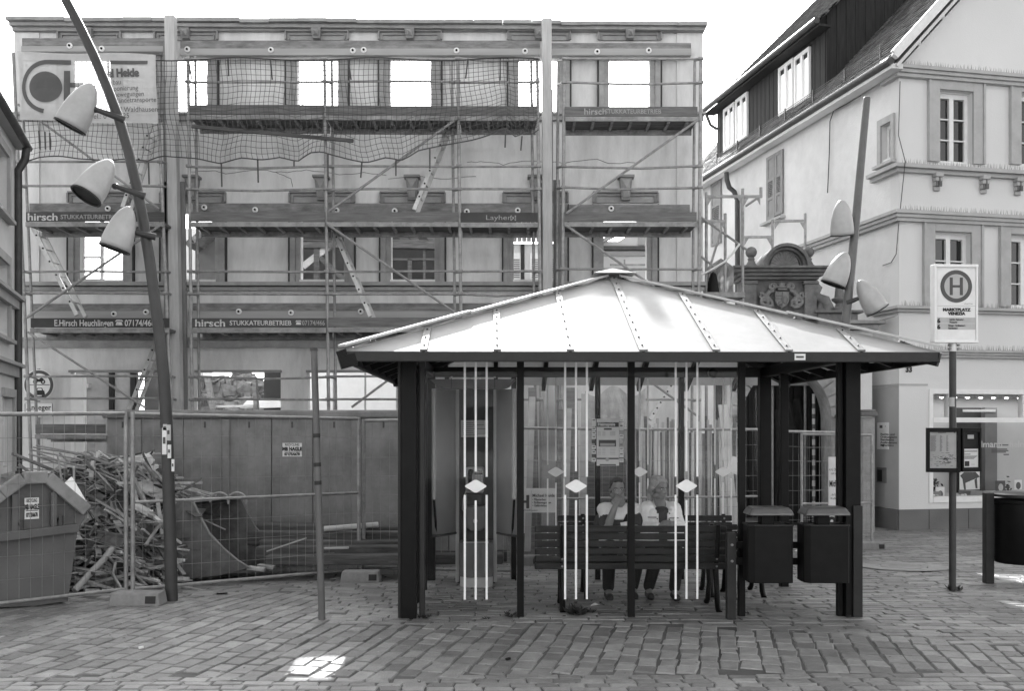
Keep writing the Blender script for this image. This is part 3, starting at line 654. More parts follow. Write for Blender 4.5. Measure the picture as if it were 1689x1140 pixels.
part('emblem_arc', strip([(116, 98)] + arc(80, 143, 43, 45, 90, 262), [(116, 105)] + arc(80, 143, 37, 38, 90, 262)), m_bprint, bl)
part('emblem_disc', strip(arc(75, 143, 26, 26, 0, 360, 36), arc(75, 143, .1, .1, 0, 360, 36)), m_bprint, bl)
part('emblem_bar', strip([(104, 115), (104, 165)], [(114, 115), (114, 165)]), m_bprint, bl)
part('emblem_bar', strip([(112, 134), (135, 134)], [(112, 142), (135, 142)]), m_bprint, bl)
part('emblem_bar', strip([(184, 101), (215, 102), (245, 101)], [(184, 107), (215, 108), (245, 107)]), m_bprint, bl)
for body, x, y, h, bo in [('ael Heide', 171, 127, 13, .012), ('bau', 186, 139, 8.5, 0), ('ponierung', 187, 149, 8.5, 0), ('bewegungen', 187, 158.5, 8.5, 0), ('eländetransporte', 187, 168, 8.5, 0), ('73    7 Waldhausen', 170, 184, 9.5, 0), ('el.: 0     6725', 152, 194, 9.5, 0)]:
    o = P(x, y, YBn - .025); part('lettering', text_mb(body, h / F * YBn * 1.32, o, (1, 0, 0), (0, 0, 1), (0, -1, 0), 0, 'LEFT', .92, bo, warp=bw_), m_bprint, bl)
# ------------------------------------------------------------------ neighbour house, far left
E = Vector((PX(26, 17.0), 17.0, -.31)); lf = Fr(E, (-.314, .949, 0))
t = thing('neighbour_house', E, 'plain rendered house at the far left edge with downpipe and eaves', 'building')
def lz(x, y): return lf.uz(x, y)[1]
def lu(x): return lf.uz(x, 600)[0]
zt = lz(26, 246)
lops = [(lu(-30), lu(11), lz(5, 345), lz(5, 250)), (lu(-30), lu(12), lz(6, 548), lz(6, 432)), (lu(5), lu(20), lz(12, 770), lz(12, 655))]
b = MB(); wall_grid(b, lf, -8, 0, -.4, zt, lops, .3); b.bx(0, 0, 0, 0, 0, 0) if False else None; part('wall', b, m_walll, t)
b = MB(); b.fbx(lf, -8, .0, -.4, zt, -4, -3.9); part('rear_wall', b, m_walll, t)
for o in lops:
    wf = part('window_frame', MB().fbx(lf, o[0], o[0] + .06, o[2], o[3], -.2, -.12).fbx(lf, o[1] - .06, o[1], o[2], o[3], -.2, -.12).fbx(lf, o[0] + .06, o[1] - .06, o[2], o[2] + .07, -.2, -.12).fbx(lf, o[0] + .06, o[1] - .06, o[3] - .07, o[3], -.2, -.12).fbx(lf, o[0] + .06, o[1] - .06, o[2] * .4 + o[3] * .6, o[2] * .4 + o[3] * .6 + .05, -.2, -.12), m_winwhite, t)
    part('pane', MB().fbx(lf, o[0] + .06, o[1] - .06, o[2] + .07, o[3] - .07, -.17, -.16), m_glassdark, wf)
    part('window_surround', MB().fbx(lf, o[1], o[1] + .14, o[2] - .1, o[3] + .14, .003, .05).fbx(lf, o[0] - .14, o[1], o[3], o[3] + .14, .003, .05).fbx(lf, o[0] - .18, o[1] + .18, o[2] - .16, o[2] - .1, .003, .12), m_grey_trim, t)
for y0, y1 in ((488, 508), (600, 622)):
    z1, z0 = lz(20, y0 * 1.0), lz(20, y1 * 1.0); part('cornice', MB().fbx(lf, -8, .02, z0, z1 - .06, .003, .08).fbx(lf, -8, .04, z1 - .057, z1, .003, .16), m_grey_trim, t)
part('soffit', MB().fbx(lf, -8, .05, zt + .003, zt + .10, -.3, .15), m_grey_trim, t)
part('gutter', MB().tube(lf.p(-8, zt + .06, .19), lf.p(.1, zt + .06, .19), .07, 8), m_zinc, t, smooth=50)
part('downpipe', MB().path([lf.p(-.1, zt + .05, .19), lf.p(-.1, zt - .2, .16), lf.p(-.1, zt - .4, .05), lf.p(-.08, zt - 1.0, .05), lf.p(-.08, -.35, .05)], .07, 8), m_zinc, t, smooth=50)
b = MB()
for r in range(8):
    for k in range(40): 
        u0 = -8 + k * .205; b.hexa([lf.p(u0, zt + .12 + r * .2, .15 - r * .26), lf.p(u0 + .2, zt + .12 + r * .2, .15 - r * .26), lf.p(u0 + .2, zt + .36 + r * .2, -.15 - r * .26), lf.p(u0, zt + .36 + r * .2, -.15 - r * .26),
                        lf.p(u0, zt + .17 + r * .2, .15 - r * .26), lf.p(u0 + .2, zt + .17 + r * .2, .15 - r * .26), lf.p(u0 + .2, zt + .40 + r * .2, -.15 - r * .26), lf.p(u0, zt + .40 + r * .2, -.15 - r * .26)])
part('roof_tiles', b, m_tile, t, kind='stuff')
# ------------------------------------------------------------------ traffic sign on the front
YZ = 19.05
t = thing('traffic_sign', P(64, 690, YZ), 'round no motor vehicles sign with resident access plate behind the left scaffold', 'sign')
part('post', MB().tube(Vector((PX(64, YZ + .06), YZ + .06, -.4)), P(64, 608, YZ + .06), .03, 8), m_galv, t, smooth=40)
part('plate', MB().lathe(P(64, 635, YZ), [(.305, 0), (.305, .015)], 32, (0, -1, 0)), m_white, t)
ring = MB(); cS = P(64, 635, YZ - .019)
def ringmb(mb, c, r0, r1, n=36):
    vs = []
    for k in range(n):
        a = 2 * math.pi * k / n
        for r in (r0, r1): vs.append(c + Vector((r * math.cos(a), 0, r * math.sin(a))))
    return mb.add(vs, [(2 * k, 2 * k + 1, (2 * k + 3) % (2 * n), (2 * k + 2) % (2 * n)) for k in range(n)])
part('red_ring', ringmb(ring, cS, .225, .285), m_ink, t)
b = MB(); q = lambda x, y: P(x, y, YZ - .019)
b.prism([q(46, 634.4), q(82, 634.4), q(82, 635.4), q(46, 635.4)], (0, -.002, 0))
b.prism([q(56, 649), q(57, 645), q(60, 644), q(61.5, 640), q(69.5, 640), q(71, 644), q(73, 645), q(74, 649), q(74, 652), q(56, 652)], (0, -.002, 0))
for x in (59, 71): b.prism([q(x - 2, 652.2), q(x + 2, 652.2), q(x + 2, 655), q(x - 2, 655)], (0, -.002, 0))
b.prism([q(58, 628), q(60, 624), q(64, 626), q(68, 623), q(72, 625), q(70, 630), q(60, 630)], (0, -.002, 0))
ringmb(b, q(58, 630) + Vector((0, -.003, 0)), .02, .045, 14); ringmb(b, q(71, 630) + Vector((0, -.003, 0)), .02, .045, 14)
part('pictogram', b, m_black, t)
part('windscreen', MB().prism([q(62.5, 641.2), q(68.5, 641.2), q(69.5, 644), q(61.5, 644)], (0, -.004, 0)), m_white, t)
pl = part('lower_plate', MB().bx(PX(40, YZ), PX(88, YZ), YZ - .015, YZ, PZ(689, YZ), PZ(664, YZ)), m_white, t, bev=.006)
for body, y in (('Anlieger', 676.5), ('frei', 686)): part('lettering', text_mb(body, .15, P(64, y, YZ - .015), (1, 0, 0), (0, 0, 1), (0, -1, 0), .004, 'CENTER', .95, .002), m_black, pl)
b = MB()
for a, c in (((41, 665), (87, 665)), ((41, 688), (87, 688)), ((41.3, 666), (41.3, 687)), ((86.7, 666), (86.7, 687))): b.bar(P(a[0], a[1], YZ - .017), P(c[0], c[1], YZ - .017), .004, .012, (0, -1, 0) if a[1] == c[1] else (1, 0, 0))
part('border', b, m_black, pl)
# ------------------------------------------------------------------ long steel container behind the fence
YC = 13.4
gzc = gz(YC)
t = thing('steel_container', (PX(500, YC), YC, gzc), 'long grey steel roll off container standing behind the mesh fence', 'container')
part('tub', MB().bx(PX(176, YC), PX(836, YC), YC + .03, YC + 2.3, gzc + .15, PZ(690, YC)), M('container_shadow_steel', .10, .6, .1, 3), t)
xs_ = [176, 229, 302, 374, 448, 516, 586, 597, 668, 740, 836]
for i in range(len(xs_) - 1):
    part('side_panel', MB().bx(PX(xs_[i], YC) + .005, PX(xs_[i + 1], YC) - .005, YC, YC + .026, gzc + .18, PZ(691, YC)), m_cont, t, bev=.006)
    if i not in (6,): part('lug', MB().bx(PX((xs_[i] + xs_[i + 1]) / 2, YC) - .01, PX((xs_[i] + xs_[i + 1]) / 2, YC) + .012, YC - .012, YC - .001, PZ(706, YC), PZ(696, YC)), m_zinc, t)
for x in (229, 374, 586): part('rib', MB().bx(PX(x, YC) - .05, PX(x, YC) + .045, YC - .05, YC - .002, gzc + .16, PZ(692, YC)), m_cont, t, bev=.01)
part('top_rail', MB().bar(Vector((PX(170, YC), YC + .02, PZ(683.5, YC))), Vector((PX(840, YC), YC + .02, PZ(683.5, YC))), .16, .115), m_cont, t, bev=.03)
part('floor_skid', MB().bx(PX(176, YC), PX(836, YC), YC + .2, YC + 2.0, gzc, gzc + .147), m_zinc, t)
def sticker(parent, c, u, n, w_, h_, phone):
    up = Vector((0, 0, 1)); u = Vector(u).normalized(); n = Vector(n).normalized(); c = Vector(c)
    s = part('sticker', MB().prism([c - u * w_ / 2 - up * h_ / 2, c + u * w_ / 2 - up * h_ / 2, c + u * w_ / 2 + up * h_ / 2, c - u * w_ / 2 + up * h_ / 2], n * .004), m_paper, parent)
    for body, sz, dz, bo in (('RECYCLING', .16, .36, .001), ('MB NAGLE', .24, .02, .004), (phone, .19, -.33, .003)):
        part('lettering', text_mb(body, h_ * sz * 1.4, c + up * (h_ * (dz - .06)), u, up, n, .007, 'CENTER', .62 * w_ / h_, bo), m_black, s)
    part('rule', MB().prism([c - u * w_ * .42 - up * h_ * .12, c + u * w_ * .42 - up * h_ * .12, c + u * w_ * .42 - up * h_ * .09, c - u * w_ * .42 - up * h_ * .09], n * .006), m_black, s)
sticker(t, P(482, 742.5, YC - .001), (1, 0, 0), (0, -1, 0), 32 / F * YC, 23 / F * YC, '07175/6678')
# ------------------------------------------------------------------ skip, front left
a0 = Vector((PX(-60, 8.95), 8.95, 0)); a1 = Vector((PX(145, 9.7), 9.7, 0)); sk = Fr(Vector((a0.x, a0.y, gz(9.2))), a1 - a0)
t = thing('rubble_skip', sk.p(.6, gz(9.4), 0), 'grey rubble skip with sticker and raised end panel, at left behind fence', 'skip')
def sp(x, y, d=0.0): u, z = sk.uz(x, y); return sk.p(u, max(z, -.02), d)
D = -sk.n
prof = [(-62, 893), (-40, 845), (0, 814), (35, 789), (75, 787), (140, 842), (142, 852), (128, 875), (112, 992), (60, 1002), (-30, 1004)]
part('end_panel', MB().prism([sp(x, y) for x, y in reversed(prof)], D * .03), m_skip, t)
for k in range(len(prof) - 1):
    pass
for i in (7, 8, 9): 
    a, c = sp(*prof[i]), sp(*prof[(i + 1) % len(prof)])
b = MB()
for i in range(6, 10):
    a, c = sp(*prof[i]), sp(*prof[i + 1]); b.add([a + D * .03, c + D * .03, c + D * 1.7, a + D * 1.7], [(0, 1, 2, 3)])
part('tub', b, m_skip, t)
b = MB()
for i in range(1, 5):
    a, c = sp(*prof[i], .05), sp(*prof[i + 1], .05); b.bar(a, c, .12, .075, sk.n)
part('rim', b, M('skip_rim_paint', .26, .5, .2, 5, dirt=.3, dscale=4), t, bev=.012)
b = MB(); b.bar(sp(-58, 893, .045), sp(126, 870, .045), .085, .085); part('flange', b, m_skip, t, bev=.01)
for x in (22, 86): b = MB(); b.bar(sp(x, 815 if x < 50 else 812, .03), sp(x, 879 if x > 50 else 885, .03), .05, .06, sk.n); part('stiffener', b, m_skip, t)
for x, y in ((32, 864), (96, 857)):
    b = MB(); c = sp(x, y); b.tube(c, c + sk.n * .09, .018, 8); b.bar(c + sk.n * .08 + Vector((0, 0, -.05)), c + sk.n * .08 + Vector((0, 0, .04)), .03, .025); part('peg', b, m_zinc, t)
sticker(t, sp(52, 839, .005), sk.u, sk.n, .13, .205, '07175/6678')
# ------------------------------------------------------------------ demolition heap
heap = MB()
def inheap(x, y):
    if y > 988: return False
    top = 752 + max(0, (170 - x)) * .45 + max(0, x - 205) * .55
    return 105 - max(0, 800 - y) * .1 < x < 300 and y > top
def plank(c, L, w_, h_, az, el):
    d = Vector((math.cos(az) * math.cos(el), math.sin(az) * math.cos(el), math.sin(el)))
    return MB().bar(c - d * L / 2, c + d * L / 2, w_, h_)
def depth_at(y): return 10.4 + (985 - y) / 235 * 1.7
n = 0; ind = []
while n < 900:
    x = rnd.uniform(60, 296); y = rnd.uniform(752, 985)
    if y > 835 and x > 268: continue
    if not inheap(x, y): continue
    c = P(x, y, depth_at(y) + rnd.uniform(-.05, .5)); L = rnd.choice([.2, .3, .45, .6, .8, 1.1, 1.4]) * rnd.uniform(.8, 1.2)
    az = rnd.uniform(-1.2, 1.2); el = rnd.gauss(-.05 if x < 190 else -.3, .42)
    if n % 9 == 0:                                     # bent sheet metal and torn strips
        d = Vector((math.cos(az), math.sin(az) * .6, math.sin(el))).normalized(); bend = Vector((rnd.uniform(-.12, .12), 0, rnd.uniform(-.2, .2))); w_ = d.orthogonal().normalized() * rnd.uniform(.02, .09); mb = MB(); ps = [c + d * L * .7 * (q - 2) / 4 + bend * (1 - ((q - 2) / 2) ** 2) for q in range(5)]; vs = [p - w_ for p in ps] + [p + w_ for p in ps] + [p - w_ + Vector((0, .004, .008)) for p in ps] + [p + w_ + Vector((0, .004, .008)) for p in ps]; mb.add(vs, [(i, i + 1, 6 + i, 5 + i) for i in range(4)] + [(11 + i, 10 + i, 15 + i, 16 + i) for i in range(4)])
    else: mb = plank(c, L, rnd.choice([.018, .025, .03, .045, .06, .09]), rnd.choice([.01, .015, .022, .03]), az, el)
    if min(v[2] for v in mb.v) < gz(11) - .02: continue
    if min(HY + (HC - v[2]) / v[1] * F for v in mb.v) < 741 + max(0, (120 - x)) * .3: continue
    n += 1
    if n % 6 == 0 and len(ind) < 120: ind.append(mb)
    else: heap.add(mb.v, mb.f)
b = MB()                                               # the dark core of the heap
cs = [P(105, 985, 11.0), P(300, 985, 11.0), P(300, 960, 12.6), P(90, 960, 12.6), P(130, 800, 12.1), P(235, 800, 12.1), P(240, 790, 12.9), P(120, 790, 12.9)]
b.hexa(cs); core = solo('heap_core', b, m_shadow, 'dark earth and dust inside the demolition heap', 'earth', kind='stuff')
solo('splinter_heap', heap, m_debris, 'tangled heap of splintered boards and torn sheet beside the skip', 'debris', kind='stuff')
for k, mb in enumerate(ind): solo('splintered_board', mb, m_debrislight if k % 3 else m_debris, 'splintered board lying loose in the demolition heap', 'board', 'splintered boards in the demolition heap')
for pts, rr, lb in [([(123, 975), (150, 945), (170, 925), (185, 905)], .035, 'thick curved pipe sticking out at the foot of the heap'), ([(200, 972), (186, 948), (190, 930), (180, 920)], .018, 'thin bent pipe hanging from the foot of the heap'),
                    ([(60, 752), (110, 770), (180, 765), (205, 752)], .012, 'thin bent rod lying on top of the heap'), ([(150, 790), (152, 765), (162, 748)], .03, 'pale twisted strip standing up on the heap'), ([(240, 900), (262, 868), (290, 830)], .02, 'pale bent strip beside the lamp pole in the heap'), ([(55, 738), (120, 748), (150, 758)], .01, 'rusty rod lying across the heap top towards the scaffold')]:
    solo('bent_pipe', MB().path([P(x, y, depth_at(y) - .25) for x, y in pts], rr, 8), m_galv if rr < .03 else m_paperg, lb, 'pipe', smooth=50)
solo('white_triangular_board', MB().prism([P(100, 803, 10.6), P(117, 787, 10.75), P(141, 828, 10.6), P(120, 826, 10.55)], (0, .03, 0)), m_white, 'white triangular board wedged between skip and heap', 'board')
for k, (xa, ya, xb, yb) in enumerate([(60, 735, 150, 752), (50, 742, 148, 762), (48, 750, 140, 770)]):
    solo('iron_rod', MB().tube(P(xa, ya, 11.6 + k * .1), P(xb, yb, 11.4 + k * .1), .012, 6), m_galv, ['highest long iron rod poking out over the skip', 'middle long iron rod poking out over the skip', 'lowest long iron rod poking out over the skip'][k], 'rod')
# ------------------------------------------------------------------ excavator bucket
Y1 = 11.2; Wv = P(482, 921, 12.15) - P(412, 936, Y1)
shell = [(319, 829), (296, 826), (277, 843), (265, 878), (264, 914), (279, 943), (313, 955), (360, 950), (412, 937)]
edge = [(392, 925), (368, 905), (345, 880), (330, 852)]
t = thing('excavator_bucket', G(330, 957), 'worn steel excavator bucket with teeth standing beside the lamp pole', 'excavator bucket')
sv = [P(x, y, Y1) for x, y in shell]
b = MB(); off = []
ctr = sum(sv, Vector()) / len(sv)
for v in sv: off.append(v + (ctr - v).normalized() * .035)
nn = len(sv); vs = sv + off + [v + Wv for v in sv] + [v + Wv for v in off]; fs = []
for i in range(nn - 1): fs += [(i, i + 1, 2 * nn + i + 1, 2 * nn + i), (nn + i + 1, nn + i, 3 * nn + i, 3 * nn + i + 1)]
b.add(vs, fs); part('shell', b, m_rust, t, smooth=50)
poly = [P(x, y, Y1) for x, y in shell + edge]
for k, f in (('near', 0.0), ('far', 1.0)):
    b = MB(); b.prism([p + Wv * f for p in poly], Wv.normalized() * .035); part('side_plate', b, m_rust, t)
b = MB(); ed = [P(x, y, Y1 - .006) for x, y in [(412, 937)] + edge + [(319, 829)]]
b.path(ed, .014, 6); part('wear_edge', b, M('bright_worn_edge', .24, .5, .3, 9, metal=.3), t, smooth=50)
for k in range(5):
    p0 = P(405, 938, Y1) + Wv * (.06 + .22 * k); b = MB(); b.bar(p0, p0 + Vector((.20, -.02, -.02)), .10, .045); part('tooth', b, M('tooth_steel', .30, .5, .3, 9, metal=.3), t, bev=.01)
for x in (338, 368):
    c = P(x, 829, Y1) + Wv * .3; b = MB(); b.path([c + Vector((.11 * math.cos(a), 0, .10 * math.sin(a))) for a in [R(q) for q in range(-20, 205, 15)]], .014, 6); part('lifting_ring', b, m_galv, t, smooth=50)
# ------------------------------------------------------------------ old beams on the ground
bl_ = ['topmost rough old beam lying along the container', 'second old beam from the top of the stack', 'flat pale old beam in the middle of the stack', 'thick charred beam low in the stack', 'lowest long beam lying on the ground by the fence', 'short dark beam at the back of the stack']
for k, (xa, ya, xb, yb, Yb, h) in enumerate([(404, 874, 668, 878, 12.5, .16), (410, 887, 690, 888, 12.2, .17), (430, 899, 690, 900, 12.0, .13), (425, 911, 700, 910, 11.8, .15), (440, 924, 830, 921, 11.6, .12), (395, 868, 530, 872, 12.9, .12)]):
    solo('old_beam', MB().bar(P(xa, ya, Yb), P(xb, yb, Yb), .22, h), m_oldbeam, bl_[k], 'beam', 'old beams stacked by the container', bev=.02)
solo('pale_pole', MB().tube(P(535, 873, 12.1), P(624, 866, 12.1), .035, 8), m_paperg, 'pale round pole lying on top of the old beams', 'pole', smooth=50)
solo('splinter', MB().bar(P(440, 910, 11.5), P(505, 888, 11.5), .03, .015), m_timber, 'thin pale lath resting against the beams beside the bucket', 'lath')
solo('short_lath', MB().bar(P(535, 905, 11.5), P(575, 904, 11.5), .06, .02), m_timber, 'short pale offcut lying on the stacked beams', 'offcut')
# ------------------------------------------------------------------ mesh fences
def fence(label, A, B, hA, hB, midz=None, dA=0.08, dB=.08, post=(1, 1), vs_=.105):
    t = thing('mesh_fence', (A + B) / 2, label, 'fence', 'mesh fence panels round the site')
    up = Vector((0, 0, 1)); ta, tb = A + up * hA, B + up * hB; ba, bb = A + up * dA, B + up * dB
    part('top_rail', MB().tube(ta, tb, .020, 8), m_galv, t, smooth=50); part('bottom_rail', MB().tube(ba, bb, .018, 8), m_galv, t, smooth=50)
    if midz: part('middle_rail', MB().tube(A + up * midz[0], B + up * midz[1], .016, 8), m_galv, t, smooth=50)
    if post[0]: part('post', MB().tube(A + up * -.0, ta + up * .02, .024, 8), m_galv, t, smooth=50)
    if post[1]: part('post', MB().tube(B + up * -.0, tb + up * .02, .024, 8), m_galv, t, smooth=50)
    L = (B - A).length; n = int(L / vs_); b = MB()
    for i in range(1, n):
        s = i / n; jx = (B - A).normalized() * rnd.uniform(-.008, .008); b.path([ba.lerp(bb, s), ((ba + ta) / 2).lerp((bb + tb) / 2, s) + jx, ta.lerp(tb, s)], .0024, 3, False)
    for k in range(1, 8):
        f = k / 8; b.path([ba.lerp(ta, f), (ba.lerp(ta, f) + bb.lerp(tb, f)) / 2 + up * rnd.uniform(-.02, .01), bb.lerp(tb, f)], .0026, 3, False)
    part('wire_mesh', b, m_galv, t, kind='stuff'); return t
g0 = G(219, 985); g1 = G(592, 950)
fence('mesh fence panel crossing in front of the bucket and container', g0, g1, PZ(683, g0.y) - g0.z, PZ(691, g1.y) - g1.z, (PZ(829, g0.y) - g0.z, PZ(813, g1.y) - g1.z))
gA = G(-70, 1018); gB = G(211, 985); gB.x -= .02
fence('mesh fence panel in front of the grey skip at the left edge', gA, gB, PZ(684, gA.y) - gA.z, PZ(682, gB.y) - gB.z)
gC = G(600, 948); gD = Vector((PX(845, 11.75), 11.75, gz(11.75)))
fence('mesh fence panel running behind the phone stand', gC, gD, PZ(694, gC.y) - gC.z, PZ(690, gD.y) - gD.z)
def foot(c, label, L=.50, ang=0.0):
    t = thing('concrete_block', c, label, 'concrete block', 'concrete feet under the fence', ang); u = Vector((math.cos(ang), math.sin(ang), 0)); v = Vector((-u.y, u.x, 0)); z = Vector((0, 0, 1))
    b = MB(); q = lambda a, e, h, k=0: c + u * a + v * e + z * h
    b.hexa([q(-L / 2, -.12, 0), q(L / 2, -.12, 0), q(L / 2, .12, 0), q(-L / 2, .12, 0), q(-L / 2 + .02, -.10, .13), q(L / 2 - .02, -.10, .13), q(L / 2 - .02, .10, .13), q(-L / 2 + .02, .10, .13)])
    part('block', b, m_conc, t, bev=.012)
    part('socket', MB().prism([q(L * .22, -.122, .03), q(L * .42, -.122, .03), q(L * .42, -.112, .10), q(L * .22, -.112, .10)], v * .004), m_shadow, t)
foot(G(228, 998), 'concrete fence foot beside the left lamp pole'); foot(G(596, 960), 'concrete fence foot left of the shelter, under the leaning posts', .46)
# ------------------------------------------------------------------ poles and lamps on the left
p0 = G(531, 1023)
t = thing('steel_post', p0, 'slim plain steel post leaning left in front of the container', 'post')
part('pole', MB().tube(p0, P(518, 577, p0.y), .031, 12, .029), m_polelight, t, smooth=50)
part('cap', MB().tube(P(518, 579, p0.y), P(517.9, 574, p0.y), .034, 12), m_pole, t, smooth=50)
for y in (722, 770, 800): f = (1023 - y) / 446; q0 = p0.lerp(P(518, 577, p0.y), f); part('tape_band', MB().tube(q0, q0 + Vector((-.002, 0, .035)), .0325, 12), m_irongrey, t, smooth=50)
def lamp_head(parent, tip, rim, Y, r, toward, arm):
    a = P(tip[0], tip[1], Y - .12); c = P(rim[0], rim[1], Y - .12) + Vector((0, -toward, 0)); ax = c - a; L = ax.length; ax.normalize()
    prof = [(.002, 0)] + [(r * (1 - (1 - s) ** 2.1) ** .56, L * s) for s in [.03, .08, .15, .24, .34, .45, .56, .68, .8, .9]] + [(r * 1.0, L)]
    b = MB(); b.lathe(a, prof, 28, ax); b.f.pop(); h = part('lamp_shade', b, m_shelllamp, parent, smooth=60)
    so_ = h.modifiers.new('thick', 'SOLIDIFY'); so_.thickness = .012; so_.offset = -1
    b = MB(); b.lathe(a + ax * (L - .004), [(r * 1.015, 0), (r * 1.015, .014), (r * .9, .014), (r * .9, 0)], 28, ax); part('rim', b, m_irongrey, h, smooth=40)
    b = MB(); b.lathe(a + ax * (L - .03), [(r * .93, 0), (r * .93, .01)], 28, ax); part('lens', b, m_glassdark, h)
    p, q = P(arm[0], arm[1], Y - .10), P(arm[2], arm[3], Y - .03)
    b = MB(); b.tube(p, q, .024, 10, .036); part('arm', b, m_pole, parent, smooth=50)
    part('knuckle', MB().ell(p, .034, .034, .034, 10, 6), m_pole, parent, smooth=60)
YL = G(282, 992).y
t = thing('street_lamp', G(282, 992), 'tall curved street lamp leaning left with three cup shades, in front of the fence', 'street lamp')
pts = [(283, 994), (281, 900), (278, 800), (275, 700), (270, 620), (264, 560), (256, 500), (247, 430), (237, 370), (226, 310), (212, 250), (196, 195), (177, 145), (155, 92), (131, 42), (109, 0), (84, -55), (60, -110)]
part('pole', MB().path([P(x, y, YL) if i else G(283, 992) for i, (x, y) in enumerate(pts)], [.062 - .0011 * i for i in range(len(pts))], 18), m_pole, t, smooth=60)
lamp_head(t, (153, 137), (117, 209), YL, .158, .02, (157, 180, 205, 197))
lamp_head(t, (184, 264), (154, 329), YL, .155, .16, (190, 307, 239, 323))
lamp_head(t, (214, 340), (191, 411), YL, .150, .03, (218, 382, 257, 391))
for k, (x, y, w_, h_) in enumerate([(271, 728, 7, 44), (278, 714, 6, 26), (279, 745, 5, 22), (272, 705, 6, 10), (285, 768, 4, 20)]):
    c = P(x, y, YL - .066); part('sticker', MB().bx(c.x - w_ / 2 / F * YL, c.x + w_ / 2 / F * YL, YL - .069, YL - .05, c.z - h_ / 2 / F * YL, c.z + h_ / 2 / F * YL), m_paper if k % 2 == 0 else m_paperg, t)
    part('sticker_print', MB().bx(c.x - w_ * .3 / F * YL, c.x + w_ * .3 / F * YL, YL - .071, YL - .0692, c.z - h_ * .1 / F * YL, c.z + h_ * .15 / F * YL), m_ink, t)
YL2 = 13.0; gl2 = Vector((PX(1383, YL2), YL2, gz(YL2)))
t = thing('street_lamp', gl2, 'street lamp leaning right with three cup shades, rising behind the shelter roof', 'street lamp')
part('pole', MB().path([gl2, P(1384, 800, YL2), P(1386, 700, YL2), P(1390, 600, YL2), P(1395, 530, YL2), P(1403, 450, YL2), P(1412, 360, YL2), P(1420, 270, YL2), P(1430, 162, YL2)], [.066, .065, .064, .062, .06, .058, .055, .051, .047], 16), m_polelight, t, smooth=60)
part('end_cap', MB().ell(P(1430, 162, YL2), .047, .047, .03, 14, 8), m_polelight, t, smooth=60)
lamp_head(t, (1388, 329), (1394, 384), YL2, .155, -.12, (1392, 362, 1404, 362))
lamp_head(t, (1396, 416), (1376, 468), YL2, .165, -.05, (1386, 444, 1400, 451))
lamp_head(t, (1417, 462), (1448, 511), YL2, .158, -.02, (1424, 489, 1396, 500))
# ------------------------------------------------------------------ corner house on the right
Cn = Vector((PX(1483, 20.0), 20.0, -.42)); e1 = Vector((.978, .207, 0)).normalized(); e2 = Vector((-e1.y, e1.x, 0))
fr = Fr(Cn, e1); fl = Fr(Cn, -e2)
cz = lambda y: fr.uz(1483, y)[1]
def ru(x, y=400): return fr.uz(x, y)[0]
def rz_(x, y): return fr.uz(x, y)[1]
ch = thing('corner_house', Cn, 'pale rendered gabled corner house with shop window and grey string courses', 'building')
WZ = cz(112); W9 = 9.0
w2 = [(ru(1548), ru(1603), rz_(1575, 269), rz_(1575, 150)), (ru(1682), ru(1742), rz_(1710, 274), rz_(1710, 155))]
w1 = [(ru(1540), ru(1600), rz_(1570, 508), rz_(1570, 383)), (ru(1665), ru(1722), rz_(1695, 508), rz_(1695, 388))]
shop = (ru(1532, 740), 8.4, rz_(1560, 829), rz_(1560, 642))
b = MB(); wall_grid(b, fr, .345, W9, -.42, WZ, w2 + w1 + [shop], .35); b.fbx(fr, .0, .3445, -.42, WZ, -.30, .0); part('front_wall', b, m_wallw, ch)
lsm = (fl.uz(1455, 230)[0], fl.uz(1472, 230)[0], fl.uz(1463, 261)[1], fl.uz(1463, 204)[1])
b = MB(); wall_grid(b, fl, -13, -.3005, -.42, WZ, [lsm], .34); part('side_wall', b, m_walll, ch)
b = MB(); pk = 1.07; p = fr.p
b.prism([p(.0, WZ + .003, 0), p(W9, WZ + .003, 0), p(W9 / 2, WZ + W9 / 2 * pk, 0)], -fr.n * .3); part('gable', b, m_wallw, ch)
def course(zc, h, pr, name, u1=W9, side=None, parts_=2):
    b = MB(); s0 = 0
    for k in range(parts_):
        za = zc - h * (k + 1) / parts_; zb = zc - h * k / parts_ - .003; pp = pr * (1 - .45 * k / max(1, parts_ - 1) if parts_ > 1 else 1)
        b.fbx(fr, -pp, u1, za, zb, .003, pp)
        if side: b.fbx(fl, -side, -.003, za, zb, .003, pp)
    return part(name, b, m_grey_trim, ch)
course(WZ + .02, .22, .22, 'cornice', side=.5, parts_=3)
course(cz(272), .16, .20, 'sill_course', side=.9, parts_=2)
course(cz(348), .22, .20, 'string_course', side=9.0, parts_=3)
course(cz(505), .12, .16, 'lower_sill_course', side=.9, parts_=2)
course(cz(576), .16, .18, 'shop_cornice', side=.0, parts_=3)
b = MB(); b.fbx(fr, 0, shop[0] - .03, cz(636), cz(633), .003, .012); b.fbx(fl, -1.2, 0, cz(637), cz(633), .003, .012); part('fascia_edge', b, m_grey_trim, ch)
b = MB(); b.fbx(fr, -.03, W9, -.42, cz(841), .003, .05); b.fbx(fl, -3, -.003, -.42, cz(841), .003, .05); part('plinth', b, m_base, ch)
for i, x in enumerate((1530, 1595, 1660)): part('plinth_joint', MB().fbx(fr, ru(x, 855) - .006, ru(x, 855) + .006, -.4, cz(842), .05, .053), m_shadow, ch)
def spikes(z, d, u0, u1, h=.11, fr_=fr):
    b = MB(); u = u0
    while u < u1:
        c = fr_.p(u, z, d + rnd.uniform(-.03, .03)); tp = c + Vector((rnd.uniform(-.02, .02), rnd.uniform(-.02, .02), h * rnd.uniform(.8, 1.1))); b.tube(c, tp, .007, 3, .001); u += .042
    return b
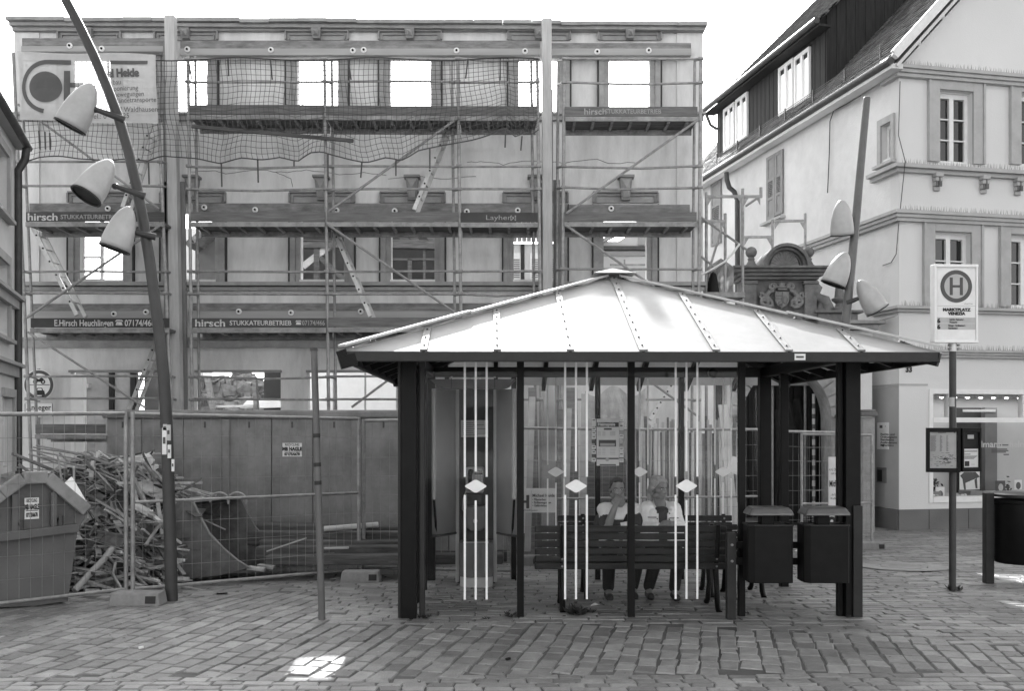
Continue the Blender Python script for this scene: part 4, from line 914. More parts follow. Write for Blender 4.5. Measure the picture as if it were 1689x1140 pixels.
for z, d in ((WZ + .02, .15), (cz(272), .14), (cz(348), .14), (cz(505), .1), (cz(576), .12)): part('pigeon_spikes', spikes(z, d, .0, 4.2), m_galv, ch, kind='stuff')
def win(o, sash=2, rows=3, blind=False):
    u0, u1, z0, z1 = o; fw = .075
    b = MB(); b.fbx(fr, u0 - .22, u0 - .003, z0 - .0, z1 + .22, .003, .06); b.fbx(fr, u1 + .003, u1 + .22, z0, z1 + .22, .003, .06); b.fbx(fr, u0, u1, z1 + .003, z1 + .22, .003, .06)
    b.fbx(fr, u0 - .27, u0 - .223, z0, z1 + .27, .003, .09); b.fbx(fr, u1 + .223, u1 + .27, z0, z1 + .27, .003, .09); b.fbx(fr, u0 - .22, u1 + .22, z1 + .223, z1 + .27, .003, .09)
    wn = part('window', b, m_grey_trim, ch)
    b = MB(); d0, d1 = -.22, -.14
    b.fbx(fr, u0, u0 + fw, z0, z1, d0, d1); b.fbx(fr, u1 - fw, u1, z0, z1, d0, d1); b.fbx(fr, u0 + fw, u1 - fw, z0, z0 + fw, d0, d1); b.fbx(fr, u0 + fw, u1 - fw, z1 - fw * 1.6, z1, d0, d1)
    m_ = (u0 + u1) / 2; b.fbx(fr, m_ - .05, m_ + .05, z0 + fw, z1 - fw * 1.6, d0, d1 + .015)
    for k in range(1, rows):
        z = z0 + fw + (z1 - z0 - 2.6 * fw) * k / rows
        for a, c in ((u0 + fw, m_ - .05), (m_ + .05, u1 - fw)): b.fbx(fr, a, c, z - .013, z + .013, d0 + .02, d1)
    part('frame', b, m_winwhite, wn)
    for a, c in ((u0 + fw, m_ - .05), (m_ + .05, u1 - fw)):
        for k in range(rows):
            za = z0 + fw + (z1 - z0 - 2.6 * fw) * k / rows + .014; zb = z0 + fw + (z1 - z0 - 2.6 * fw) * (k + 1) / rows - .014; part('pane', MB().fbx(fr, a, c, za, zb, -.20, -.19), m_glassdark, wn)
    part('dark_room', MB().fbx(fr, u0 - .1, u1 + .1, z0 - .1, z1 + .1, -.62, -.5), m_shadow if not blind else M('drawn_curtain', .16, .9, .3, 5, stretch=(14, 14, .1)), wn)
    part('frame_head', MB().fbx(fr, u0, u1, z1 - .02, z1 + .06, -.34, -.10), m_winwhite, wn)
for o in w2: win(o)
for i, o in enumerate(w1): win(o, blind=(i == 0))
for x in (1543, 1620, 1676):
    u = ru(x, 295); b = MB(); z0, z1 = cz(283) - .0, cz(312)
    for k, (pa, pb, pr) in enumerate(((0, .25, .16), (.27, .5, .14), (.52, .75, .11), (.77, 1.0, .07))): b.fbx(fr, u - .09 + k * .008, u + .09 - k * .008, z1 + (z0 - z1) * (1 - pb), z1 + (z0 - z1) * (1 - pa), .003, pr)
    br = part('console', b, m_grey_trim, ch, bev=.015)
    b = MB(); 
    for s in (-1, 0, 1): b.fbx(fr, u + s * .05 - .012, u + s * .05 + .012, z1 + .08, z0 - .08, .1, .155 - .02 * abs(s))
    part('fluting', b, m_base, br)
# small side window
u0, u1, z0, z1 = lsm; b = MB(); b.fbx(fl, u0 - .12, u0, z0 - .1, z1 + .14, .003, .05); b.fbx(fl, u1, u1 + .1, z0 - .1, z1 + .14, .003, .05); b.fbx(fl, u0, u1, z1, z1 + .14, .003, .05); b.fbx(fl, u0 - .2, u1 + .14, z0 - .16, z0 - .1, .003, .12)
sw = part('small_side_window', b, m_grey_trim, ch); part('frame', MB().fbx(fl, u0, u0 + .07, z0, z1, -.2, -.12).fbx(fl, u1 - .07, u1, z0, z1, -.2, -.12).fbx(fl, u0 + .07, u1 - .07, z1 - .08, z1, -.2, -.12), m_winwhite, sw); part('pane', MB().fbx(fl, u0 + .07, u1 - .07, z0, z1 - .08, -.18, -.17), m_glassdark, sw)
# shop window
u0, u1, z0, z1 = shop; S = lambda x, y=740: ru(x, y); zz = lambda y: rz_(1560, y)
SD = lambda x, d: fr.uz(x, 740, d)[0]
ZD = lambda y, d: fr.uz(1600, y, d)[1]
b = MB(); b.fbx(fr, u0, u0 + .09, z0, z1, -.16, .02); b.fbx(fr, u0 + .09, u1, z0, z0 + .12, -.16, .03); b.fbx(fr, u0 + .09, u1, z1 - .10, z1, -.16, .02); b.fbx(fr, u0 + .09, u1, zz(697), zz(689), -.16, .03); b.fbx(fr, S(1564, 660), S(1570, 660), zz(688.5), z1 - .103, -.14, .01); b.fbx(fr, S(1686.5, 660), S(1691, 660), zz(688.5), z1 - .103, -.14, .01)
sf = part('shop_window', b, m_winwhite, ch)
part('pane', MB().fbx(fr, u0 + .09, u1, z0 + .12, zz(697.5), -.10, -.09), m_pane, sf); part('pane', MB().fbx(fr, u0 + .09, u1, zz(688.5), z1 - .10, -.10, -.09), m_pane, sf)
m_shopwall = M('shop_back_wall', .44, .9, .06, 2); DP = -1.3
part('shop_back_wall', MB().fbx(fr, u0 - .2, u1, z0 - .05, z1 + .1, DP - .1, DP), m_shopwall, ch)
part('shop_side_wall', MB().fbx(fr, u0 - .3, u0 - .2, z0 - .05, z1 + .1, DP, -.36), m_shopwall, ch)
part('shop_ceiling', MB().fbx(fr, u0 - .2, u1, z1 - .12, z1 + .1, DP, -.36), m_shopwall, ch); part('display_floor', MB().fbx(fr, u0 - .2, u1, z0 - .05, z0 + .10, DP, -.17), m_shopwall, ch)
dk = part('shop_doorway', MB().fbx(fr, SD(1572, DP), SD(1612, DP), z0 + .103, ZD(673, DP), DP + .01, DP + .12), m_shadow, ch)
part('inner_post', MB().fbx(fr, SD(1612.5, DP), SD(1632, DP), z0 + .103, ZD(673, DP), DP + .01, DP + .25), M('inner_post_paint', .16, .8, .1, 4), ch)
part('light_slot', MB().fbx(fr, SD(1575, DP), SD(1628, DP), ZD(680, DP), ZD(676, DP), DP + .26, DP + .28), m_paperg, ch)
m_spot = emit('spot_glow', 5.0)
for x in (1532, 1553, 1575, 1596, 1617.5, 1638.5, 1660, 1681):
    q = fr.p(SD(x, -.75), z1 - .145, -.75); h = part('downlight', MB().lathe(q, [(.075, 0), (.075, .02)], 14), m_white, ch); part('bulb', MB().lathe(q + Vector((0, 0, -.006)), [(.015, -.014), (.032, -.008), (.038, .005)], 12), m_spot, h)
lz_ = bpy.data.lights.new('shop_light', 'AREA'); lz_.shape = 'RECTANGLE'; lz_.size = 6.0; lz_.size_y = .25; lz_.energy = 6; lo_ = bpy.data.objects.new('shop_light', lz_); C.objects.link(lo_); lo_.location = fr.p(3.3, z1 - .16, -.9); lo_.rotation_euler = (0, 0, math.atan2(e1.y, e1.x))
# display: things on the window floor
fz0 = z0 + .102
def disp(name, mb, mat, label, cat, **k): return solo(name, mb, mat, label, cat, **k)
q = fr.p(S(1533, 830) + .16, fz0, -.55); uu = fr.u; n_ = fr.n
def dbox(u0, u1, z0, z1, d0, d1): return MB().fbx(fr, u0, u1, z0, z1, d0, d1)
disp('display_plinth', dbox(SD(1529, -.5), SD(1548, -.5), fz0, ZD(810, -.5), -.8, -.4), M('display_plinth_paint', .24, .7, .05, 5), 'grey display box under the plant in the shop window', 'box')
disp('display_plinth', dbox(SD(1596, -.5), SD(1617, -.5), fz0, ZD(810, -.5), -.8, -.4), M('display_plinth_paint2', .22, .7, .05, 5), 'grey display box beside the doorway picture in the shop window', 'box')
disp('display_plinth', dbox(SD(1636, -.5), SD(1700, -.5), fz0, ZD(812, -.5), -.8, -.4), M('display_plinth_paint3', .42, .7, .05, 5), 'long pale display box in the shop window', 'box')
t = thing('potted_plant', fr.p(SD(1537.5, -.6), ZD(810, -.6), -.6), 'small potted plant on the left display box in the shop window', 'plant')
pc = fr.p(SD(1537.5, -.6), ZD(810, -.6), -.6); part('pot', MB().lathe(pc, [(.045, 0), (.07, .10), (.075, .10)], 12), m_iron, t); part('stem', MB().tube(pc + Vector((0, 0, .09)), pc + Vector((0, 0, .18)), .01, 6), m_leaf, t)
b = MB()
for k in range(60):
    c = pc + Vector((rnd.gauss(0, .07), rnd.gauss(0, .05), .21 + rnd.gauss(0, .045))); d = Vector((rnd.uniform(-1, 1), rnd.uniform(-1, 1), rnd.uniform(-.5, .8))).normalized() * .05; s = d.orthogonal().normalized() * .022; b.add([c - d, c + s, c + d, c - s], [(0, 1, 2, 3)])
part('foliage', b, m_leaf, t)
def picture(xc, yc0, yc1, hw, label, dark, face=False):
    d = -.45; t = thing('display_picture', fr.p(SD(xc, d), ZD(yc1, d), d), label, 'picture')
    part('card', dbox(SD(xc - hw, d), SD(xc + hw, d), ZD(yc1, d), ZD(yc0, d), d - .02, d), m_paper if not dark else m_ink, t)
    b = MB(); c = fr.p(SD(xc, d), (ZD(yc0, d) + ZD(yc1, d)) / 2 - .02, d + .003); 
    pts = [c + uu * (.06 * math.cos(a)) + Vector((0, 0, .08 * math.sin(a))) for a in [R(q) for q in range(0, 360, 24)]]; b.prism(pts, n_ * .002); part('portrait_print', b, m_paperg if dark else m_ink, t)
picture(1551, 803, 824, 7, 'pale picture card leaning on the shop window floor, left', False)
picture(1650.5, 794, 813, 7.5, 'dark picture card on the long display box', True)
picture(1679.5, 793, 809, 6, 'framed pale card at the right of the shop display', False)
t = thing('display_plant', fr.p(SD(1660, -.5), ZD(812, -.5), -.5), 'small dark leafy plant beside the dark picture card', 'plant'); b = MB(); pc = fr.p(SD(1660, -.5), ZD(806, -.5), -.5)
for k in range(50):
    c = pc + Vector((rnd.gauss(0, .05), rnd.gauss(0, .05), rnd.gauss(0, .07))); d = Vector((rnd.uniform(-1, 1), rnd.uniform(-1, 1), rnd.uniform(-.5, .8))).normalized() * .045; s = d.orthogonal().normalized() * .02; b.add([c - d, c + s, c + d, c - s], [(0, 1, 2, 3)])
part('foliage', b, m_leaf, t)
t = thing('chair_poster', fr.p(SD(1600, -.9), ZD(808, -.9), -.9), 'poster of a drawn armchair hanging in the shop window behind the timetable', 'poster'); d = -.95
part('sheet', dbox(SD(1583, d), SD(1616, d), ZD(808, d), ZD(745, d), d - .01, d), m_paper, t); pq = lambda x, y: fr.p(SD(x, d), ZD(y, d), d + .004)
part('chair_print', MB().prism([pq(1583.5, 785), pq(1592, 797), pq(1616, 787), pq(1609, 779), pq(1590, 779)], n_ * .002), m_ink, t); part('chair_print', MB().prism([pq(1587, 789), pq(1590, 808), pq(1593, 808), pq(1592, 797)], n_ * .003), m_ink, t); part('chair_print', MB().prism([pq(1607, 792), pq(1609, 806), pq(1612, 806), pq(1611, 789)], n_ * .003), m_ink, t); part('chair_print', MB().prism([pq(1594, 772), pq(1612, 772), pq(1610, 778.5), pq(1596, 778.5)], n_ * .002), m_ink, t)
for k in range(9): disp('display_pebble', MB().ell(fr.p(SD(1533 + k * 4.2 + (28 if k > 4 else 0), -.35), fz0 + .02, -.35 + rnd.uniform(-.1, .1)), .035, .03, .022, 8, 5), m_paperg if k % 2 else m_paper, 'small pale pebble on the shop window floor', 'pebble', group='pebbles on the shop window floor', smooth=60)
lt = text_mb('elmann', .19, fr.p(S(1615, 738), zz(738.5), 0), uu, (0, 0, 1), fr.n, -.085, 'LEFT', 1.15, .004); part('shop_lettering', lt, m_paperg, sf)
lt = text_mb('fielmann', .19, fr.p(S(1669.5, 738), zz(738.5), 0), uu, (0, 0, 1), fr.n, -.085, 'LEFT', 1.15, .004); part('shop_lettering', lt, m_paperg, sf)
b = MB()
for k, (ya, xa, xb) in enumerate([(735, 1646, 1668), (742, 1640, 1666), (744.5, 1640, 1668), (747, 1640, 1664), (751, 1660, 1669)]): b.fbx(fr, S(xa), S(xb), zz(ya) - .012, zz(ya) + .012, -.088, -.086)
part('small_print', b, m_ink, sf)
# signs on the wall
part('house_number', text_mb('33', .155, fr.p(S(1493, 613), cz(613.5), 0), uu, (0, 0, 1), fr.n, .012, 'LEFT', 1.0, .008), m_black, ch)
def wl(x, y): return fl.uz(x, y)
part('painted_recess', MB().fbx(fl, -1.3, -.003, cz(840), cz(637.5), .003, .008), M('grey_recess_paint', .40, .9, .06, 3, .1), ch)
a, c = wl(1448, 741), wl(1467, 697); sg = part('office_sign', MB().fbx(fl, a[0], c[0], a[1], c[1], .009, .02), m_white, ch)
for k, body in enumerate(['Rechts- und', 'Ordnungsamt', 'Standesamt', 'Ausländeramt', 'Kulturbüro']): part('lettering', text_mb(body, .062, fl.p(a[0] + .13, c[1] - .27 - k * .058, 0), fl.u, (0, 0, 1), fl.n, .024, 'LEFT', 1.7, .002), m_ink, sg)
b = MB(); zc_ = a[1] + .08; b.fbx(fl, a[0] + .2, c[0] - .25, zc_ - .008, zc_ + .008, .02, .024); b.prism([fl.p(a[0] + .12, zc_, .022), fl.p(a[0] + .25, zc_ - .03, .022), fl.p(a[0] + .25, zc_ + .03, .022)], fl.n * .003); part('arrow', b, m_black, sg)
b = MB(); b.fbx(fl, a[0] + .1, a[0] + .2, c[1] - .12, c[1] - .06, .02, .024); b.fbx(fl, a[0] + .3, c[0] - .1, c[1] - .09, c[1] - .075, .02, .024); part('crest_mark', b, m_ink, sg)
a, c = wl(1448, 796), wl(1463, 772); pq_ = part('plaque', MB().fbx(fl, a[0], c[0], a[1], c[1], .009, .03), M('plaque_metal', .20, .4, .2, 6, metal=.3), ch); part('plaque_arc', MB().fbx(fl, a[0] + .03, a[0] + .2, a[1] + .03, c[1] - .05, .03, .034), m_irongrey, pq_)
# roof on the street side
def RP(a, bb, z): return Cn + e2 * a + e1 * bb + Vector((0, 0, z - Cn.z))
E0, Z0 = -.32, cz(104) - .02
rz = lambda bb: Z0 + (bb - E0) * pk
nR = (e1 * -pk + Vector((0, 0, 1))).normalized(); pR = RP(0, E0, Z0)
def onroof(x, y):
    h = hit(x, y, pR, nR); d = h - Cn; return d.dot(e2), d.dot(e1)
m_under = M('roof_underlay', .08, .9, .2, 4)
part('roof_slab', MB().add([RP(-.35, E0, Z0 - .05), RP(13, E0, Z0 - .05), RP(13, W9 / 2, rz(W9 / 2) - .05), RP(-.35, W9 / 2, rz(W9 / 2) - .05), RP(-.35, W9 - E0, Z0 - .05), RP(13, W9 - E0, Z0 - .05)], [(0, 1, 2, 3), (3, 2, 5, 4)]), m_under, ch)
b = MB(); dl = 1 / math.sqrt(1 + pk * pk); sl_ = Vector((e1.x * dl, e1.y * dl, pk * dl))
rows = int((W9 / 2 - E0) / dl / .17)
for r in range(rows):
    for k in range(74):
        a = -.36 + k * .18 + (.09 if r % 2 else 0); o = RP(a, E0, Z0) + sl_ * (r * .17); ua = e2 * .172; us = sl_ * .23; lift = nR * (.045 + rnd.uniform(-.006, .006)); l2 = nR * .012; jit = nR * rnd.uniform(-.004, .004)
        b.add([o + lift + jit, o + ua + lift - jit, o + ua + us + l2, o + us + l2, o + lift - nR * .02 + jit, o + ua + lift - nR * .02], [(0, 1, 2, 3), (4, 5, 1, 0)])
part('roof_tiles', b, m_tile, ch, kind='stuff')
b = MB(); 
for k in range(2): b.bar(RP(-.40, E0 - .05, Z0 - .02) + Vector((0, 0, .05 * k)), RP(-.40, W9 / 2, rz(W9 / 2) + .03) + Vector((0, 0, .05 * k)), .10 - .02 * k, .12 + .06 * k)
part('verge_board', b, m_offwhite, ch)
b = MB(); b.bar(RP(-.18, E0 + .05, Z0 - .17), RP(-.18, W9 / 2, rz(W9 / 2) - .17), .34, .06); part('verge_soffit', b, m_wallw, ch)
for k in range(5): c = RP(-.15, .35 + k * .55, rz(.35 + k * .55) - .30); part('bulb_fitting', MB().ell(c, .05, .05, .06, 8, 6), m_offwhite, ch, smooth=60)
part('gutter', MB().tube(RP(-.3, E0 - .07, Z0 - .06), RP(13, E0 - .07, Z0 - .06), .085, 10), m_zinc, ch, smooth=50)
part('eaves_board', MB().bar(RP(-.3, E0 + .08, Z0 - .16), RP(13, E0 + .08, Z0 - .16), .26, .10), m_walll, ch)
# snow guard
b = MB(); 
for r in range(5): b.tube(RP(.6, E0 + .30, rz(E0 + .30) + .10 + r * .045), RP(12, E0 + .30, rz(E0 + .30) + .10 + r * .045), .006, 4)
for k in range(130): a = .6 + k * .088; b.tube(RP(a, E0 + .30, rz(E0 + .3) + .1), RP(a, E0 + .30, rz(E0 + .3) + .28), .004, 3)
part('snow_guard', b, m_zinc, ch, kind='stuff')
for k in range(9): a = .6 + k * 1.4; part('guard_bracket', MB().bar(RP(a, E0 + .28, rz(E0 + .28)), RP(a, E0 + .28, rz(E0 + .28) + .33), .03, .03), m_zinc, ch)
# long dormer
a1_, b1_ = onroof(1362, 146); a2_, b2_ = onroof(1184, 263); bD = (b1_ + b2_) / 2; a1_ = max(a1_, 2.0)
df = Fr(RP(0, bD, 0), -e2)
zD0 = rz(bD) - .1; zD1 = df.uz(1362, 47)[1]
uA, uB = df.uz(1362, 100)[0], df.uz(1184, 220)[0]
dm_ = part('dormer', MB().fbx(df, uB, uA, zD0, zD1, -.12, -.02), m_darkwood, ch)
nb = int((uA - uB) / .12)
dwin = [((1195, 1212.5), 181, 252), ((1215, 1234), 165, 238), ((1286, 1310), 113, 193), ((1312, 1337), 95, 177)]
dw = []
for (xa, xb), yt, yb_ in dwin:
    ua = df.uz(xa, yt)[0]; ub = df.uz(xb, yt)[0]; dw.append((ua, ub, df.uz(xa, yb_)[1], df.uz(xa, yt)[1]))
for i in range(nb):
    ua = uB + (uA - uB) * i / nb; ub = uB + (uA - uB) * (i + 1) / nb - .012; zs_ = [(zD0, zD1)]
    for o in dw:
        if ub > o[0] and ua < o[1]: zs_ = [(zD0, o[2] - .02), (o[3] + .02, zD1)]
    for z_a, z_b in zs_: part('board', MB().fbx(df, ua, ub, z_a, z_b, -.018, .008 + .006 * (i % 2)), m_darkwood, dm_)
m_bright = M('sky_reflection_pane', .80, .12, .04, 5, spec=.6)  # pale pane colour stands in for sky reflected in the dormer glass
for u0, u1, z0, z1 in dw:
    b = MB(); b.fbx(df, u0, u0 + .07, z0, z1, -.015, .05); b.fbx(df, u1 - .07, u1, z0, z1, -.015, .05); b.fbx(df, u0 + .07, u1 - .07, z0, z0 + .10, -.015, .06); b.fbx(df, u0 + .07, u1 - .07, z1 - .10, z1, -.015, .05); m_ = (u0 + u1) / 2; b.fbx(df, m_ - .06, m_ + .06, z0 + .1, z1 - .1, -.015, .05)
    wn = part('dormer_window', b, m_winwhite, ch)
    for a, c in ((u0 + .07, m_ - .06), (m_ + .06, u1 - .07)):
        part('pane', MB().fbx(df, a, c, z0 + .10, z1 - .22, -.01, .012), m_bright, wn); part('shade', MB().fbx(df, a, c, z1 - .22, z1 - .10, -.01, .012), m_shadow, wn)
pd = 1.0; eo = .32
zr = lambda bb: zD1 + .05 + (bb - (bD - eo)) * pd
bM = (zD1 + .05 - pd * (bD - eo) - Z0 + pk * E0) / (pk - pd)             # where the dormer roof meets the main roof
bM = min(bM, W9 / 2); aA, aB = -uA - .25, -uB + .25
nD = (e1 * -pd + Vector((0, 0, 1))).normalized(); d2 = 1 / math.sqrt(1 + pd * pd); s2 = Vector((e1.x * d2, e1.y * d2, pd * d2))
part('dormer_roof', MB().add([RP(aA, bD - eo, zr(bD - eo)), RP(aB, bD - eo, zr(bD - eo)), RP(aB, bM + .1, zr(bM + .1)), RP(aA, bM + .1, zr(bM + .1))], [(0, 1, 2, 3)]), m_under, ch)
b = MB()
for r in range(int((bM - bD + eo) / d2 / .2)):
    for k in range(int((aB - aA) / .2)):
        o = RP(aA + k * .2 + (.1 if r % 2 else 0), bD - eo, zr(bD - eo)) + s2 * (r * .2); ua = e2 * .19; us = s2 * .26; l1 = nD * .06; l2 = nD * .015; b.add([o + l1, o + ua + l1, o + ua + us + l2, o + us + l2, o, o + ua], [(0, 1, 2, 3), (4, 5, 1, 0)])
part('dormer_tiles', b, m_tile, ch, kind='stuff')
part('dormer_gutter', MB().tube(RP(aA, bD - eo - .06, zr(bD - eo) + .03), RP(aB, bD - eo - .06, zr(bD - eo) + .03), .08, 8), m_zinc, ch, smooth=50)
part('dormer_soffit', MB().bar(RP(aA, bD - eo / 2, zD1 - .02), RP(aB, bD - eo / 2, zD1 - .02), eo, .06), m_darkwood, ch)
for aa in (-uA, -uB):                                   # cheeks of vertical boards
    b = MB(); n = 16
    for k in range(n):
        ba = bD + (bM - bD) * k / n; bb = bD + (bM - bD) * (k + 1) / n - .012
        if zr(ba) <= rz(ba): continue
        sg_ = -.05 if aa == -uA else .05
        b.hexa([RP(aa, ba, rz(ba) - .1), RP(aa, bb, rz(bb) - .1), RP(aa + sg_, bb, rz(bb) - .1), RP(aa + sg_, ba, rz(ba) - .1), RP(aa, ba, zr(ba) - .03), RP(aa, bb, zr(bb) - .03), RP(aa + sg_, bb, zr(bb) - .03), RP(aa + sg_, ba, zr(ba) - .03)])
    part('cheek_boards', b, m_darkwood, ch)
part('dormer_downpipe', MB().path([RP(aB - .2, bD - eo - .06, zr(bD - eo) - .08), RP(aB - .2, bD - eo + .1, zr(bD - eo) - .45), RP(aB - .3, bD - .05, zr(bD - eo) - .6)], .05, 8), m_zinc, ch, smooth=50)
# downpipe, shutters, cable on the side wall
def WP(x, y, d=.1): u, z = fl.uz(x, y, d); return fl.p(u, z, d)
part('downpipe', MB().path([WP(1198, 284, .38), WP(1199, 297, .36), WP(1203, 309, .25), WP(1211, 316, .12), WP(1216, 330, .1), WP(1216.5, 470, .1), fl.p(fl.uz(1216.5, 500, .1)[0], -.3, .1)], .07, 10), m_zinc, ch, smooth=50)
for (xa, xb, yt, yb_) in ((1267, 1280.5, 257, 362), (1281, 1293.5, 249, 354), (1175, 1191, 300, 404)):
    ua, ub = fl.uz(xa, yt)[0], fl.uz(xb, yt)[0]; z0, z1 = fl.uz((xa + xb) / 2, yb_)[1], fl.uz((xa + xb) / 2, yt)[1]; sh_ = MB()
    w_ = .10; sh_.fbx(fl, ua, ua + w_, z0, z1, .02, .06); sh_.fbx(fl, ub - w_, ub, z0, z1, .02, .06); zm = z0 + (z1 - z0) * .33; zn = z0 + (z1 - z0) * .62
    for za, zb in ((z0, z0 + .09), (z1 - .09, z1), (zm - .04, zm + .04), (zn - .04, zn + .04)): sh_.fbx(fl, ua + w_, ub - w_, za, zb, .02, .06)
    so_ = part('shutter', sh_, m_shutter, ch); part('panel', MB().fbx(fl, ua + w_, ub - w_, zn + .04, z1 - .09, .02, .045).fbx(fl, ua + w_, ub - w_, z0 + .09, zm - .04, .02, .045), m_shutter, so_)
    part('backing', MB().fbx(fl, ua + w_, ub - w_, zm + .04, zn - .04, .004, .012), m_shadow, so_)
    for k in range(8):
        z = zm + .06 + (zn - zm - .1) * k / 8; part('slat', MB().bar(fl.p(ua + w_, z + .02, .045), fl.p(ub - w_, z + .02, .045), .05, .018, (fl.n + Vector((0, 0, .9)))), m_shutter, so_)
part('shutter_sill', MB().fbx(fl, fl.uz(1262, 360)[0], fl.uz(1296, 352)[0], fl.uz(1280, 366)[1], fl.uz(1280, 362)[1], .003, .16), m_grey_trim, ch)
part('hanging_cable', MB().path([WP(1420, 157, .25), WP(1395, 172, .12), WP(1375, 182, .1), WP(1369, 200, .06), WP(1368, 250, .06), WP(1365, 318, .06)], .012, 5), m_zinc, ch, smooth=60)
part('corner_cable', MB().path([fr.p(-.03, WZ - .3, .08), fr.p(-.04, WZ - 1.4, .04), fr.p(-.02, cz(275) + .05, .24), fr.p(-.05, cz(348) - .3, .06), fr.p(-.1, cz(420), .05), WP(1470, 433, .05), WP(1456, 438, .05)], .010, 5), m_zinc, ch, smooth=60)
# wall lamp bracket near the lower course
part('wall_bracket', MB().bar(WP(1452, 528, .02), WP(1478, 521, .3), .04, .02), m_galv, ch)
# ------------------------------------------------------------------ carved stone gateway
Yg = 20.4
q = lambda x, y, d=0.0: P(x, y, Yg) + Vector((0, -d, 0))
gt = thing('stone_gateway', Vector((PX(1300, Yg), Yg, -.42)), 'dark carved sandstone gateway with shell pediment and coat of arms', 'gateway')
b = MB(); b.prism([q(1210, 560), q(1210, 905), q(1222, 905)] + [q(1297 - 74 * math.cos(R(a)), 690 - 84 * math.sin(R(a))) for a in range(0, 181, 12)] + [q(1373, 905), q(1402, 905), q(1402, 560)], (0, .7, 0)); part('arch_wall', b, m_stonelight, gt)
b = MB(); n = 15
for k in range(n):
    aa, ab = R(180 * k / n + .8), R(180 * (k + 1) / n - .8); f = lambda a, r1, r2: q(1297 - r1 * math.cos(a), 690 - r2 * math.sin(a), .05)
    vb = MB().prism([f(aa, 73, 83), f(aa, 96, 106), f(ab, 96, 106), f(ab, 73, 83)], (0, .06, 0)); part('voussoir', vb, m_stonelight, gt, bev=.01)
for x in (1214, 1386): part('capital', MB().bx(q(x - 11, 0).x, q(x + 11, 0).x, Yg - .14, Yg - .005, PZ(690, Yg), PZ(684, Yg)).bx(q(x - 8, 0).x, q(x + 8, 0).x, Yg - .10, Yg - .005, PZ(697, Yg), PZ(690, Yg) - .003), m_stone, gt, bev=.02)
part('frieze', MB().bx(q(1226, 0).x, q(1345, 0).x, Yg + .02, Yg + .6, PZ(562, Yg), PZ(461, Yg)), m_stone, gt)
for x in (1236, 1335): part('pilaster', MB().bx(q(x - 10, 0).x, q(x + 10, 0).x, Yg - .10, Yg + .017, PZ(528, Yg), PZ(470, Yg)).bx(q(x - 12, 0).x, q(x + 12, 0).x, Yg - .13, Yg + .017, PZ(470, Yg) + .003, PZ(464, Yg)), m_stone, gt, bev=.012)
b = MB()
for k, (ya, yb_, pr, w_) in enumerate(((443, 447, .42, 82), (447.3, 452, .34, 78), (452.3, 457, .24, 70), (457.3, 462, .14, 64))): b.bx(q(1284 - w_, 0).x, q(1284 + w_, 0).x, Yg - pr, Yg + .6, PZ(yb_, Yg), PZ(ya, Yg))
part('entablature', b, m_stone, gt, bev=.012)
for x in (1238, 1332):
    c = q(x, 443) + Vector((0, -.05, 0)); s = Yg / F
    bl2 = part('finial', MB().lathe(c, [(12 * s, 0), (12 * s, 3 * s), (8 * s, 6 * s), (5 * s, 12 * s), (6 * s, 15 * s), (4 * s, 18 * s)], 16), m_stone, gt, smooth=40); part('ball', MB().ell(c + Vector((0, 0, 26 * s)), 9.3 * s, 9.3 * s, 9.3 * s, 18, 12), m_stone, bl2, smooth=60)
s = Yg / F; cp = q(1291, 443)
b = MB(); ro, ri = 38 * s, 28 * s; arcp = lambda r, y: [cp + Vector((r * math.cos(a), y, r * .98 * math.sin(a))) for a in [R(v) for v in range(180, -1, -10)]]
for (r_a, r_b, ya, yb_) in ((38 * s, 33 * s, -.35, .55), (32.6 * s, 28.5 * s, -.25, .5), (28.2 * s, 26 * s, -.15, .4)):
    A, B_ = arcp(r_a, ya), arcp(r_b, ya); n = len(A); A2 = [v + Vector((0, yb_ - ya, 0)) for v in A]; B2 = [v + Vector((0, yb_ - ya, 0)) for v in B_]
    b.add(A + B_ + A2 + B2, [(n + i, n + i + 1, i + 1, i) for i in range(n - 1)] + [(i, i + 1, 2 * n + i + 1, 2 * n + i) for i in range(n - 1)] + [(n + i + 1, n + i, 3 * n + i, 3 * n + i + 1) for i in range(n - 1)])
pdm = part('arched_pediment', b, m_stone, gt, smooth=30); part('pediment_back', MB().prism(arcp(29 * s, -.02), (0, .4, 0)), m_stone, pdm)
b = MB()
for k in range(13):
    a = R(6 + 168 * k / 12); d = Vector((math.cos(a), 0, math.sin(a))); p0_ = cp + Vector((0, -.06, .02)); p1_ = p0_ + d * 23 * s; sd = Vector((-d.z, 0, d.x)); b.path([p0_ + d * 3 * s, p0_ + d * 12 * s + Vector((0, -.03, 0)), p1_ + Vector((0, -.05, 0)), p1_ + d * 1.5 * s], [.012, .028, .045, .02], 8)
part('shell', b, M('carved_shell_stone', .22, .9, .25, 9, .3, dirt=.3, dscale=4), pdm, smooth=50)
